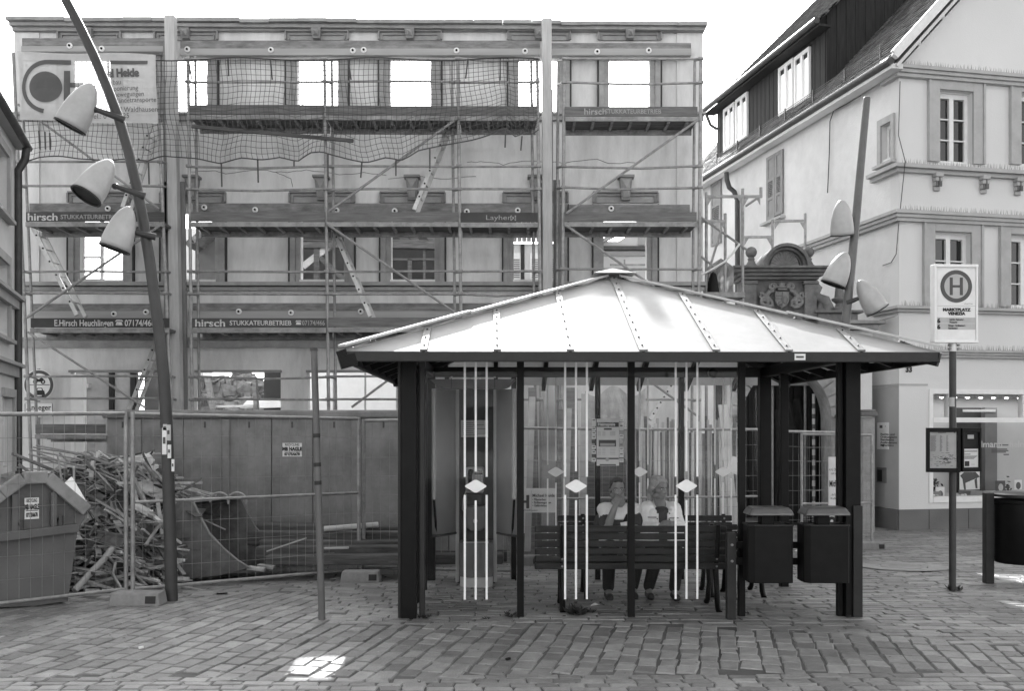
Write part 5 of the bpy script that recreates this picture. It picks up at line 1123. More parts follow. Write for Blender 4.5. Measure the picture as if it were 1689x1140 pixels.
# coat of arms
b = MB(); sc_ = [q(1277, 482, .06), q(1277, 498, .06), q(1281, 505, .06), q(1288, 509, .06), q(1295, 505, .06), q(1299, 498, .06), q(1299, 482, .06)]; b.prism(list(reversed(sc_)), (0, -.05, 0)); m_arms = M('carved_arms_stone', .22, .9, .25, 9, .3, dirt=.3, dscale=4); arms = part('coat_of_arms', b, m_arms, gt, bev=.012)
b = MB(); b.bar(q(1278, 489, .115), q(1287, 489, .115), .02, .02); b.bar(q(1278, 494, .115), q(1287, 494, .115), .02, .02); b.bar(q(1288, 483, .115), q(1288, 506, .115), .015, .02); b.ell(q(1293, 496, .115), .06, .02, .09, 10, 6); b.ell(q(1284, 502, .115), .05, .02, .05, 8, 5); part('shield_relief', b, m_stone, arms, smooth=50)
b = MB(); b.bar(q(1281, 478, .08), q(1296, 478, .08), .06, .035); b.bar(q(1280, 474, .08), q(1297, 474, .08), .06, .03); b.ell(q(1288, 470, .08), .07, .04, .05, 10, 6); part('crown', b, m_arms, arms, smooth=50)
for sx in (-1, 1):
    def scroll(cx_, cy_, r0, turns, a0, dr=1):
        pts = []
        for k in range(int(turns * 14) + 1):
            a = a0 + k / 14 * 2 * math.pi * dr; r = r0 * (1 - .75 * k / (turns * 14)); pts.append(q(1288 + sx * (cx_ + r * math.cos(a)), cy_ - r * math.sin(a), .07))
        return pts
    b = MB(); b.path(scroll(15, 474, 6, 1.3, R(200), -1), .035, 7); b.path(scroll(27, 499, 8, 1.4, R(150), -1), .045, 7); b.path([q(1288 + sx * x, y, .06) for x, y in ((13, 480), (20, 482), (25, 488), (24, 494), (17, 498), (16, 504), (22, 507), (30, 506))], [.03, .05, .06, .06, .05, .05, .06, .04], 7); b.path(scroll(33, 489, 5, 1.1, R(60), 1), .03, 6)
    part('scrollwork', b, m_arms, arms, smooth=50)
b = MB(); b.path([q(1343, 468, .02), q(1348, 475, .02), q(1344, 485, .02), q(1350, 492, .02), q(1360, 496, .02), q(1365, 508, .02), q(1358, 516, .02), q(1350, 511, .02), q(1352, 504, .02), q(1357, 506, .02)], [.06, .1, .1, .1, .12, .14, .12, .1, .08, .05], 9); b.bx(q(1340, 0).x, q(1352, 0).x, Yg + .03, Yg + .5, PZ(540, Yg), PZ(464, Yg)); part('volute', b, m_stone, gt, smooth=45)
part('side_cornice', MB().bx(q(1346, 0).x, q(1412, 0).x, Yg - .12, Yg + .6, PZ(545, Yg), PZ(518, Yg)).bx(q(1340, 0).x, q(1420, 0).x, Yg - .2, Yg + .6, PZ(518, Yg) + .003, PZ(513, Yg)), m_stone, gt, bev=.02)
c = q(1387, 513) + Vector((0, .1, 0)); part('obelisk_finial', MB().lathe(c, [(13 * s, 0), (13 * s, 5 * s), (7 * s, 8 * s), (6 * s, 13 * s), (12 * s, 18 * s), (13 * s, 21 * s), (8 * s, 23 * s), (6.5 * s, 40 * s), (5 * s, 43 * s)], 12), m_stone, gt, smooth=30)
part('lower_cornice', MB().bx(q(1395, 0).x, q(1455, 0).x, Yg - .25, Yg + .3, PZ(536, Yg), PZ(530, Yg)).bx(q(1398, 0).x, q(1446, 0).x, Yg - .15, Yg + .3, PZ(545, Yg), PZ(536, Yg) - .003), m_stonelight, gt, bev=.02)
part('flank_wall', MB().bx(q(1403, 0).x, q(1440, 0).x, Yg + .05, Yg + .5, -.42, PZ(545, Yg)), m_walll, gt)
t = thing('stone_gate_pier', Vector((PX(1430, 19.6), 19.6, -.42)), 'low sandstone pier with capital between gateway and corner house', 'pier')
part('shaft', MB().bx(PX(1420, 19.6), PX(1440, 19.6), 19.5, 19.9, -.42, PZ(688, 19.6)), m_stonelight, t, bev=.01); part('capital', MB().bx(PX(1415, 19.6), PX(1443, 19.6), 19.4, 20.0, PZ(687, 19.6), PZ(680, 19.6)).bx(PX(1417, 19.6), PX(1441, 19.6), 19.45, 19.95, PZ(680, 19.6) + .003, PZ(676, 19.6)), m_stone, t, bev=.02)
# passage behind the arch: dark backdrop colours carry the shade of its cover
t = thing('passage_backdrop', Vector((PX(1300, 23), 23, -.42)), 'dark boarded shed filling the passage behind the gateway', 'shed')
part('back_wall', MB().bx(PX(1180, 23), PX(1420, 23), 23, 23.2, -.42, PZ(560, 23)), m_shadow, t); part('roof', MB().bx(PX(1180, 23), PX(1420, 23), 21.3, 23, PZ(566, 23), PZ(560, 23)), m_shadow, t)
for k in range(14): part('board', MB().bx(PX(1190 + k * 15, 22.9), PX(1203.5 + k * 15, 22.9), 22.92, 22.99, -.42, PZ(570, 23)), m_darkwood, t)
part('lintel', MB().bx(PX(1255, 21.2), PX(1372, 21.2), 21.15, 21.3, PZ(636, 21.2), PZ(630, 21.2)), m_grey_trim, t)
# dark site netting thrown over a striped pole
t = thing('dark_tarpaulin', Vector((PX(1310, 21.6), 21.6, -.42)), 'dark gathered tarpaulin hanging from a striped pole in the passage', 'tarpaulin')
b = MB(); nu, nv = 34, 16; vs = []
for j in range(nv + 1):
    for i in range(nu + 1):
        f = i / nu; sj = j / nv; x = 1262 + 108 * f; peak = 648 + 36 * abs(f - .72) ** 1.2 * 1.6; y = peak + (880 - peak) * sj; squeeze = 1 - .45 * math.sin(min(1, sj * 2.2) * math.pi / 2); xx = 1338 + (x - 1338) * (1.0 if f < .3 else squeeze)
        vs.append(Vector((PX(xx, 21.6), 21.6 - .22 * math.sin(f * 40 + sj * 3) * (.3 + sj), max(PZ(y, 21.6), -.4))))
b.add(vs, [(j * (nu + 1) + i, j * (nu + 1) + i + 1, (j + 1) * (nu + 1) + i + 1, (j + 1) * (nu + 1) + i) for j in range(nv) for i in range(nu)]); part('sheet', b, M('dark_net_cloth', .022, .85, .4, 6), t, smooth=180)
b = MB(); b.tube(Vector((PX(1342, 21.0), 21.0, -.4)), P(1342, 650, 21.0), .035, 8); part('pole', b, m_paperg, t, smooth=50)
for k in range(12): c = P(1342, 670 + k * 17, 21.0); part('stripe', MB().tube(c + Vector((0, 0, -.05)), c + Vector((.0, 0, .05)), .037, 8), m_ink, t)
# ------------------------------------------------------------------ scaffold frames beside the gateway
def frame_scaffold(label, posts, bars, rods, Y):
    t = thing('bare_scaffold', Vector((PX(posts[0][0], Y), Y, gz(Y))), label, 'scaffold', 'bare scaffold frames beside the gateway')
    for (x, yt, yb_) in posts: part('standard', MB().tube(P(x, yb_, Y) if yb_ < 850 else Vector((PX(x, Y), Y, gz(Y))), P(x, yt, Y), .03, 8), m_galv, t, smooth=50)
    for (xa, ya, xb, yb_) in bars:
        b = MB(); b.bar(P(xa, ya, Y), P(xb, yb_, Y), .05, .05); 
        for x, s_ in ((xa, 1), (xb, -1)): b.prism([P(x + s_ * 2, ya + 2, Y - .012), P(x + s_ * 9, ya + 2, Y - .012), P(x + s_ * 2, ya + 14, Y - .012)], (0, .02, 0))
        part('ledger', b, m_galv, t)
    for (xa, ya, xb, yb_) in rods: part('brace', MB().tube(P(xa, ya, Y - .05), P(xb, yb_, Y - .05), .024, 6), m_galv, t, smooth=50)
    return t
frame_scaffold('bare scaffold frame with cranked bracket left of the gateway', [(1165, 317, 905), (1196, 352, 905), (1225, 311, 905), (1255, 309, 326)], [(1166, 324, 1226, 324), (1226, 324, 1256, 324), (1150, 365, 1197, 365)], [(1156, 358, 1232, 412), (1190, 378, 1168, 450), (1156, 423, 1178, 440), (1230, 340, 1250, 326)], 19.2)
frame_scaffold('higher bare scaffold frame standing behind the stone pediment', [(1274, 362, 905), (1328, 352, 905)], [(1276, 365, 1329, 364), (1226, 391, 1274, 391)], [], 21.4)
t = thing('site_deck', P(1190, 490, 19.4), 'small scaffold deck with plastic sheet left of the gateway', 'scaffold deck')
part('deck', MB().bar(P(1158, 490, 19.4), P(1222, 490, 19.4), .7, .1), m_deck, t); 
b = MB(); vs = []
for j in range(9):
    for i in range(9):
        x = 1168 + 42 * i / 8 - 10 * (j / 8) * (1 - i / 8) ; y = 440 + 48 * j / 8 - 14 * (1 - abs(i - 4) / 4) * (1 - j / 8); vs.append(P(x, y, 19.4 + .15 * math.sin(i * 2.1 + j) ))
b.add(vs, [(j * 9 + i, j * 9 + i + 1, (j + 1) * 9 + i + 1, (j + 1) * 9 + i) for j in range(8) for i in range(8)]); part('plastic_sheet', b, M('plastic_sheet', .35, .3, .3, 9, trans=.3), t, smooth=180)
part('dark_cone', MB().lathe(P(1176, 486, 19.2), [(.13, 0), (.11, .2), (.07, .4), (.01, .46)], 12), m_iron, t, smooth=50)
part('hose', MB().path([P(1152, 455, 19.1), P(1168, 448, 19.1), P(1195, 432, 19.1), P(1210, 416, 19.1), P(1220, 402, 19.1)], .022, 6), m_white, t, smooth=60)
# ------------------------------------------------------------------ bus shelter
SO = Vector((PX(675, 8.7), 8.7, 0)); SU = Vector((1, .0194, 0)).normalized(); SV = Vector((-SU.y, SU.x, 0)); SZ = Vector((0, 0, 1))
def S3(u, v, z): return SO + SU * u + SV * v + SZ * z
def sbx(mb, u0, u1, v0, v1, z0, z1): return mb.hexa([S3(u0, v0, z0), S3(u1, v0, z0), S3(u1, v1, z0), S3(u0, v1, z0), S3(u0, v0, z1), S3(u1, v0, z1), S3(u1, v1, z1), S3(u0, v1, z1)])
BAY = .9975; SW = 4 * BAY; SD = 2.8; ZB = 2.30
sh = thing('bus_shelter', S3(SW / 2, SD / 2, 0), 'dark steel and glass bus shelter with a white hipped roof', 'bus shelter')
def post(u, v, w_, d_, mt=m_iron, zt=ZB, name='post'):
    z0 = gz(S3(u, v, 0).y) - .01; return part(name, sbx(MB(), u - w_ / 2, u + w_ / 2, v - d_ / 2, v + d_ / 2, z0, zt), mt, sh, bev=.006)
for u, v in ((0, 0), (SW, 0), (0, SD), (SW, SD)): post(u, v, .135, .12, zt=ZB + .1, name='corner_post')
post(.115, .02, .05, .06, m_irongrey); post(-.085, .0, .03, .05, m_irongrey); post(SW - .095, .03, .05, .06)
part('post_cladding', sbx(MB(), SW - .01, SW + .075, -.085, -.063, .0, 1.0), m_irongrey, sh, bev=.004)
for k in (1, 2, 3): post(k * BAY, 0, .062, .06); post(k * BAY, SD, .062, .06)
for v in (.95, 1.9): post(0, v, .06, .06)
post(SW + .02, 2.1, .09, .09)
for nm, a in (('front_beam', (-.06, SW + .06, -.05, .05)), ('rear_beam', (-.06, SW + .06, SD - .05, SD + .05))): part(nm, sbx(MB(), *a, ZB + .002, ZB + .12), m_irongrey, sh, bev=.006)
for nm, a in (('side_beam', (-.05, .05, .055, SD - .055)), ('side_beam', (SW - .05, SW + .05, .055, SD - .055))): part(nm, sbx(MB(), *a, ZB + .002, ZB + .12), m_iron, sh, bev=.006)
# roof
EU0, EU1, EV0, EV1, ZE, ZA = -.48, 4.47, -.70, 3.42, 2.335, 3.27
UA, VA = (EU0 + EU1) / 2, (EV0 + EV1) / 2
def fascia(name, a, c, mt=m_irongrey): return part(name, MB().bar(a, c, .045, .088), mt, sh, bev=.006)
z = ZE - .045
fascia('front_fascia', S3(EU0, EV0, z), S3(EU1, EV0, z)); fascia('left_fascia', S3(EU0, EV0 + .026, z), S3(EU0, EV1 + .0, z)); fascia('right_fascia', S3(EU1, EV0 + .026, z), S3(EU1, EV1 + .0, z), m_iron)
part('broken_gutter_end', MB().bar(S3(EU0 - .03, EV0 - .01, z - .06), S3(EU0 + .10, EV0 + .02, z - .02), .09, .10).bar(S3(EU0 - .05, EV0, z + .01), S3(EU0 + .03, EV0 + .0, z + .04), .06, .05), m_iron, sh)
apex = S3(UA, VA, ZA)
SP = .605
def slope(A, B, kind):                                 # one triangular slope from eave A-B to the apex: panels, battens, rafters
    A, B = Vector(A), Vector(B); L = (B - A).length; d = (B - A) / L; mid_ = (A + B) / 2; up = apex - mid_; n = d.cross(up).normalized()
    if n.z < 0: n = -n
    H = up.length
    def pt(s, f): return A + d * s + up * f             # s along the eave, f up the slope
    fmax = lambda s: min(s, L - s) / (L / 2)
    ss = [0]; 
    k0 = [L / 2 + SP * k for k in range(-5, 6) if .15 < L / 2 + SP * k < L - .15]
    ss = [0] + k0 + [L]
    for i in range(len(ss) - 1):
        a, c = ss[i] + (.012 if i else 0), ss[i + 1] - (.012 if i < len(ss) - 2 else 0); fa, fc = max(0, fmax(a) - .01), max(0, fmax(c) - .01); lo = -.095 if kind == 2 else -.01; pl = [pt(a, lo), pt(c, lo)]
        if a < L / 2 < c: pl += [pt(c, fc), pt(L / 2, .985), pt(a, fa)]
        else:
            if fc > .015: pl.append(pt(c, fc))
            if fa > .015: pl.append(pt(a, fa))
        part('roof_panel', MB().prism([p - n * .004 for p in pl], n * .010), m_roofpanel, sh)
    for s in k0:
        f = fmax(s); bt = part('batten', MB().bar(pt(s, -.012) + n * .018, pt(s, f * .985 - .02) + n * .018, .062 if s != L / 2 else .07, .016, n), m_batten, sh, bev=.003)
        nb = max(2, int(f * H / .19)); b = MB()
        for j in range(nb): c = pt(s, f * (j + .35) / nb) + n * .027; b.lathe(c, [(.008, 0), (.008, .006), (.004, .009)], 8, n)
        part('screws', b, m_iron, bt)
        if f * H > .2: part('rafter', MB().bar(pt(s, -.09 if kind == 2 else .01) - n * .05, pt(s, f * .97) - n * .05, .05, .085, n), m_iron, sh)
    m_ = .5
    for f in (.34,):
        a, c = L / 2 * f + .05, L - L / 2 * f - .05; part('purlin', MB().bar(pt(a, f) - n * .118, pt(c, f) - n * .118, .05, .05, n), m_iron, sh)
ec = [S3(EU0, EV0, ZE), S3(EU1, EV0, ZE), S3(EU1, EV1, ZE), S3(EU0, EV1, ZE)]
for i in range(4): slope(ec[i], ec[(i + 1) % 4], i)
m_hip = M('hip_capping', .50, .5, .18, 8, .05, dirt=.25, dscale=4)
for i, c in enumerate(ec):
    o = (c - apex).normalized(); a, e = apex + SZ * .035 + o * .12, c + SZ * .035 + o * .02; part('hip_cap', MB().bar(a, a.lerp(e, .58), .115, .022).bar(a.lerp(e, .575) + SZ * .012, e + SZ * .012, .115, .022), m_hip, sh, bev=.004); part('hip_rafter', MB().bar(apex - SZ * .10, c - SZ * .07, .06, .11), m_iron, sh)
cp_ = apex + SZ * .03
b = MB(); r = .215; b.add([cp_ + SU * a * r + SV * e * r - SZ * .015 for a, e in ((-1, -1), (1, -1), (1, 1), (-1, 1))] + [cp_ + SZ * .065], [(0, 1, 4), (1, 2, 4), (2, 3, 4), (3, 0, 4), (3, 2, 1, 0)]); part('apex_cap', b, m_hip, sh)
st = part('sticker', MB().prism([S3(3.25, EV0 - .024, z - .028), S3(3.34, EV0 - .024, z - .028), S3(3.34, EV0 - .024, z + .025), S3(3.25, EV0 - .024, z + .025)], -SV * .003), m_paper, sh); part('sticker_print', MB().prism([S3(3.262, EV0 - .028, z - .01), S3(3.325, EV0 - .028, z - .01), S3(3.325, EV0 - .028, z + .006), S3(3.262, EV0 - .028, z + .006)], -SV * .002), m_ink, st)
part('ceiling_lamp', MB().lathe(S3(3.35, SD - .07, ZB + .05), [(.06, 0), (.06, .05), (.03, .08)], 12, -SV), m_iron, sh, smooth=40)
# glass with printed lines and lozenges
def zpx(y): return PZ(y, 8.7)
m_dec_r = m_decal
def glazing(o, d, n, width, cpos, z0=.16, z1=ZB - .01, dz=0.0):
    gp = part('glass_pane', MB().prism([o + SZ * z0, o + d * width + SZ * z0, o + d * width + SZ * z1, o + SZ * z1], n * .008), m_pane, sh)
    c = o + d * cpos; off = -n * .0035
    for k, (dx, ya, yb_, yc, yd) in enumerate(((-.098, 597, 787, 817, 990), (0, 597, 778, 826, 990), (.098, 597, 787, 817, 990))):
        for a, e in ((ya, yb_), (yc, yd)):
            p = c + d * dx; q0, q1 = zpx(e) + dz, zpx(a) + dz; part('stripe', MB().prism([p - d * .0095 + SZ * q0 + off, p + d * .0095 + SZ * q0 + off, p + d * .0095 + SZ * q1 + off, p - d * .0095 + SZ * q1 + off], -n * .001), m_decal, gp)
    zc_ = zpx(802.5) + dz
    lz2 = [(-.097, 0), (-.09, -.009), (-.01, -.058), (.01, -.058), (.09, -.009), (.097, 0), (.09, .009), (.01, .058), (-.01, .058), (-.09, .009)]
    part('lozenge', MB().prism([c + d * a + SZ * (zc_ + e) + off for a, e in lz2], -n * .001), m_decal, gp)
for k in range(3): glazing(S3(k * BAY + (.145 if k == 0 else .035), .0, 0), SU, SV, BAY - (.18 if k == 0 else .07), {0: (775 - 692) / 184., 1: .465, 2: .465}[k])
for k in range(4): glazing(S3(k * BAY + .04, SD, 0), SU, SV, BAY - .08, .46)
for v in (.0, .95, 1.9): glazing(S3(0, v + .07, 0), SV, SU, .80, .4)
# notice and leaflets on the rear glass
t = thing('match_poster', S3(2.10, SD - .03, 1.3), 'poster headed Heimspiele surrounded by small leaflets on the rear glass', 'poster')
YP = S3(2, SD - .02, 0).y - .015
pp = lambda x, y, d=0: P(x, y, YP - d)
def flat(x0, x1, y0, y1, d): return MB().prism([pp(x0, y1, d), pp(x1, y1, d), pp(x1, y0, d), pp(x0, y0, d)], (0, -.002, 0))
part('board', flat(984, 1021, 691, 768.5, 0), m_paper, t); part('header', flat(984.5, 1020.5, 697, 704.5, .003), m_ink, t)
part('lettering', text_mb('Heimspiele', .052, pp(986, 702.5, .003), (1, 0, 0), (0, 0, 1), (0, -1, 0), .004, 'LEFT', .88, .002), m_paper, t)
part('photo_print', flat(987.5, 1016, 726, 737, .003), m_ink, t); part('photo_print', flat(990, 1014, 731.5, 736, .005), m_paperg, t); part('tag', flat(996, 1009, 706.5, 709.5, .003), m_ink, t); part('footer_bar', flat(984.5, 1020.5, 755.5, 758, .003), m_ink, t); part('footer', flat(989, 1016, 766, 768, .003), m_ink, t); part('badge', MB().lathe(pp(1001.5, 758.5, .003), [(.022, 0), (.022, .003)], 14, (0, -1, 0)), m_paperg, t)
for k in range(11):
    y = 712 + k * 1.25 if k < 6 else 740 + (k - 6) * 2.4
    for x in (986, 993.5, 1006): part('text_line', flat(x, x + 5 + (x > 1000) * 4, y, y + .55, .003), m_paperg, t)
for k, y in enumerate((691, 705, 712, 718.5, 726, 735, 743.5, 749, 756)):
    part('leaflet', flat(976, 983, y, y + (12.5 if k == 0 else 5.8), .001), m_paper if k not in (4, 7) else m_ink, t)
    if k not in (4, 7): part('leaflet_print', flat(977.4, 981.8, y + 1.6, y + 3.0, .004), m_ink, t)
for k, (y, h) in enumerate(((691, 4), (697, 13), (716.5, 7), (731, 6), (737.5, 6.5), (745, 10), (757, 6))):
    part('leaflet', flat(1021.5, 1028.5, y, y + h, .001), m_paper if k != 3 else m_paperg, t); part('leaflet_print', flat(1022.8, 1027, y + h * .35, y + h * .5, .004), m_ink, t)
# ------------------------------------------------------------------ telephone stand
Yt = 10.75
zp = lambda y: PZ(y, Yt); xp = lambda x: PX(x, Yt); gp0 = gz(Yt)
t = thing('telephone_stand', Vector((xp(785), Yt, gp0)), 'open telephone stand with curved grey side screens inside the shelter', 'telephone booth')
m_ph = M('phone_stand_paint', .13, .5, .12, 6); m_phd = M('phone_panel_dark', .05, .45, .15, 6); m_phl = M('phone_trim_light', .42, .4, .1, 6); m_screen = M('translucent_screen', .52, .35, .08, 4, trans=.55)
def octa(x0, x1, ch_, y0, y1, z0, z1, mt, nm):
    pl = [(x0, y0 + ch_), (x0 + ch_, y0), (x1 - ch_, y0), (x1, y0 + ch_), (x1, y1), (x0, y1)]; return part(nm, MB().prism([Vector((a, b_, z0)) for a, b_ in pl], (0, 0, z1 - z0)), mt, t, bev=.006)
octa(xp(757), xp(813), .07, Yt, Yt + .30, gp0 + .115, zp(896), m_ph, 'pedestal'); octa(xp(758), xp(812), .07, Yt + .004, Yt + .30, gp0, gp0 + .112, m_phl, 'plinth')
part('pedestal_edge', MB().bar(Vector((xp(764), Yt - .006, zp(895))), Vector((xp(806), Yt - .006, zp(895))), .012, .012), m_phl, t)
part('back_panel', MB().bx(xp(752), xp(816), Yt + .31, Yt + .36, gp0, zp(640)), m_phd, t)
for x in (752, 816): part('edge_trim', MB().bx(xp(x) - .02, xp(x) + .02, Yt + .27, Yt + .308, gp0 + .02, zp(640)), m_phl, t, bev=.005)
part('lower_apron', MB().prism([Vector((xp(x), Yt + .16, zp(y))) for x, y in ((765, 838), (767, 872), (776, 879), (792, 879), (801, 872), (803, 838))], (0, .14, 0)), m_ph, t, bev=.015)
part('lock', MB().lathe(Vector((xp(783), Yt + .158, zp(862))), [(.026, 0), (.026, .012), (.015, .018)], 12, (0, -1, 0)), m_phl, t)
ph = part('telephone', MB().bx(xp(767), xp(797), Yt + .14, Yt + .30, zp(815), zp(772)), M('telephone_case', .30, .4, .1, 8), t, bev=.018)
part('receiver', MB().path([Vector((xp(776), Yt + .10, zp(778))), Vector((xp(775), Yt + .06, zp(783))), Vector((xp(775), Yt + .05, zp(795))), Vector((xp(775), Yt + .06, zp(803))), Vector((xp(776), Yt + .10, zp(808)))], [.03, .026, .02, .026, .03], 10), m_iron, ph, smooth=60)
for k in range(12): part('key', MB().bx(xp(783) + .030 * (k % 3), xp(783) + .022 + .030 * (k % 3), Yt + .130, Yt + .139, zp(800) + .028 * (k // 3), zp(800) + .02 + .028 * (k // 3)), m_phl, ph)
part('display', MB().bx(xp(782), xp(795), Yt + .132, Yt + .139, zp(784), zp(777)), m_glassdark, ph)
part('slot_plate', MB().bx(xp(779), xp(789), Yt + .29, Yt + .308, zp(829), zp(820)), m_phd, t)
part('cord', MB().path([Vector((xp(770), Yt + .12, zp(805))), Vector((xp(763), Yt + .1, zp(825))), Vector((xp(762), Yt + .1, zp(842))), Vector((xp(765), Yt + .12, zp(847))), Vector((xp(768), Yt + .15, zp(840))), Vector((xp(768), Yt + .2, zp(818)))], .007, 6), m_galv, t, smooth=60)
nt_ = part('notice', MB().bx(xp(758), xp(804), Yt + .295, Yt + .307, zp(722), zp(693)), m_paperg, t)
for k in range(7): part('text_line', MB().bx(xp(761), xp(761 + rnd.choice([14, 18, 36, 40])), Yt + .292, Yt + .2945, zp(718 - k * 3.3) , zp(717.2 - k * 3.3)), m_ink, nt_)
part('lit_strip', MB().bx(xp(786), xp(802), Yt + .288, Yt + .2945, zp(720.5), zp(717.5)), m_paper, nt_)
hd = part('header', MB().prism([Vector((xp(x), Yt - .05, zp(y))) for x, y in ((708, 626), (850, 626), (840, 637), (830, 641), (733, 641), (722, 637))], (0, .42, 0)), m_ph, t, bev=.008)
for x in (745, 816): part('header_joint', MB().bx(xp(x) - .004, xp(x) + .004, Yt - .054, Yt - .0505, zp(641), zp(625)), m_phd, hd); part('bolt', MB().lathe(Vector((xp(x), Yt, zp(624))), [(.018, 0), (.01, .02)], 8), m_phl, hd)
for s_, x0, x1 in ((-1, 713, 751), (1, 857, 818)):
    n = 8; pts_ = []
    for k in range(n + 1): f = k / n; pts_.append((xp(x0 + (x1 - x0) * f), Yt + .30 - .34 * math.cos(f * math.pi / 2) ** 1.0 * 1.0))
    b = MB(); vs = [Vector((a, b_, zp(882))) for a, b_ in pts_] + [Vector((a, b_, zp(642))) for a, b_ in pts_]; b.add(vs, [(k, k + 1, n + 2 + k, n + 1 + k) for k in range(n)]); o = part('side_screen', b, m_screen, t, smooth=60); md = o.modifiers.new('thick', 'SOLIDIFY'); md.thickness = .012
    part('screen_bottom_rail', MB().path([Vector((a, b_, zp(884))) for a, b_ in pts_], .016, 6), m_phd, o)
    xe = x0 + (4 if s_ < 0 else -9)
    part('grab_tube', MB().tube(Vector((xp(xe), Yt - .10, zp(823))), Vector((xp(xe), Yt - .10, zp(642))), .026, 12), m_phl, o, smooth=50)
    part('tube_strut', MB().bar(Vector((xp(xe), Yt - .10, zp(823))), Vector((xp(xe + (3 if s_ < 0 else -3)), Yt - .0, zp(881))), .02, .03), m_iron, o)
t = thing('letter_box', Vector((xp(823), Yt + .42, zp(835))), 'slanted pale letter box with a post horn hanging beside the telephone', 'letter box')
Yx = Yt + .40; part('body', MB().prism([P(x, y, Yx) for x, y in ((806, 835), (836, 835), (835, 751), (804, 751))], (0, .16, 0)), M('letter_box_paint', .33, .45, .1, 6), t, bev=.012)
b = MB(); o_ = P(821, 774, Yx - .004); b.path([o_ + Vector((.06 * math.cos(a), 0, .042 * math.sin(a))) for a in [R(v) for v in range(0, 361, 20)]], .009, 5); b.path([o_ + Vector((-.1, 0, -.035)), o_ + Vector((.03, 0, -.035)), o_ + Vector((.10, 0, .045))], [.02, .008, .012], 5); part('post_horn_emblem', b, m_black, t, smooth=60)
b = MB(); b.path([o_ + Vector((-.07 + .02 * k, 0, -.075 + .012 * (k % 2))) for k in range(8)], .006, 4); part('cord_emblem', b, m_black, t)
part('label', flat(812, 830, 754.5, 758.5, 0), m_paper, t) if False else part('label', MB().prism([P(812, 758.5, Yx - .003), P(830, 758.5, Yx - .003), P(830, 754.5, Yx - .003), P(812, 754.5, Yx - .003)], (0, -.003, 0)), m_paper, t)
# ------------------------------------------------------------------ benches
def bench(label, x0, x1, Yb, front, ztop=.785, back=True, n=6):
    A, B = Vector((PX(x0, Yb), Yb, 0)), Vector((PX(x1, Yb), Yb, 0)); g_ = gz(Yb); L = B.x - A.x
    t = thing('bench', Vector(((A.x + B.x) / 2, Yb, g_)), label, 'bench', 'slatted benches in the shelter'); s = front    # s=+1: seat lies behind the backrest as seen from the camera
    for k in range(n):
        za = ztop - .071 * k; yk = Yb + s * .012 * k; part('slat', MB().bx(A.x, B.x, yk - .016, yk + .016, za - .060, za), m_slat, t, bev=.008)
    for k in range(5): yk = Yb + s * (.13 + .085 * k); part('slat', MB().bx(A.x, B.x, yk - .036, yk + .036, g_ + .415 - (.02 if k == 0 else 0), g_ + .447 - (.02 if k == 0 else 0)), m_slat, t, bev=.008)
    for f in (.145, .955):
        x = A.x + L * f; b = MB(); y1_ = Yb + s * .10
        b.path([Vector((x, Yb - s * .03, ztop + .01)), Vector((x, Yb + s * .03, ztop - .25)), Vector((x, y1_, g_ + .38)), Vector((x, y1_ - s * .06, g_ + .2)), Vector((x, y1_ - s * .10, g_ + .05)), Vector((x, y1_ - s * .18, g_ + .0))], [.022, .026, .03, .026, .028, .03], 8)
        b.path([Vector((x, y1_, g_ + .38)), Vector((x, y1_ + s * .36, g_ + .39))], .026, 8); b.path([Vector((x, y1_ + s * .34, g_ + .39)), Vector((x, y1_ + s * .30, g_ + .2)), Vector((x, y1_ + s * .36, g_ + .04)), Vector((x, y1_ + s * .42, g_))], [.026, .024, .026, .03], 8); part('leg', b, m_iron, t, smooth=50)
        for k in range(n): part('bolt', MB().lathe(Vector((x, Yb + s * .012 * k - .017 * 1, ztop - .03 - .071 * k)), [(.011, 0), (.009, .006)], 8, (0, -1, 0)), m_galv, t)
    return t
bench('bench facing away, its slatted back right behind the front glass', 882, 1198, 9.05, 1)
bench('bench facing the camera that the two people sit on', 920, 1207, 10.35, -1, .765)
bench('short bench end showing between the glass and the left litter bin', 1158, 1262, 10.05, 1, .70)
# ------------------------------------------------------------------ litter bins on rails
Ys = 8.62
for x, w_, lb in ((1205.5, 15, 'short dark post carrying the bin rails beside the bench end'),):
    solo('rail_post', MB().bx(PX(1198, Ys), PX(1213, Ys), Ys - .04, Ys + .04, 0, PZ(879, Ys)), m_irongrey, lb, 'post', bev=.006)
for ya, yb_, lb in ((894, 905, 'upper dark rail carrying the two litter bins'), (920.5, 932, 'lower dark rail carrying the two litter bins')):
    t = thing('bin_rail', Vector((PX(1310, Ys), Ys, PZ(yb_, Ys))), lb, 'rail', 'rails carrying the litter bins'); part('bar', MB().bx(PX(1213.4, Ys), PX(1398, Ys), Ys - .012, Ys + .012, PZ(yb_, Ys), PZ(ya, Ys)), m_iron, t, bev=.004)
    for x in (1207.5,): part('bolt', MB().lathe(P(x, (ya + yb_) / 2, Ys - .043), [(.013, 0), (.013, .006), (.007, .012)], 8, (0, -1, 0)), m_galv, t)
m_lid = M('bin_lid_metal', .085, .28, .3, 9, .03, spec=.6)
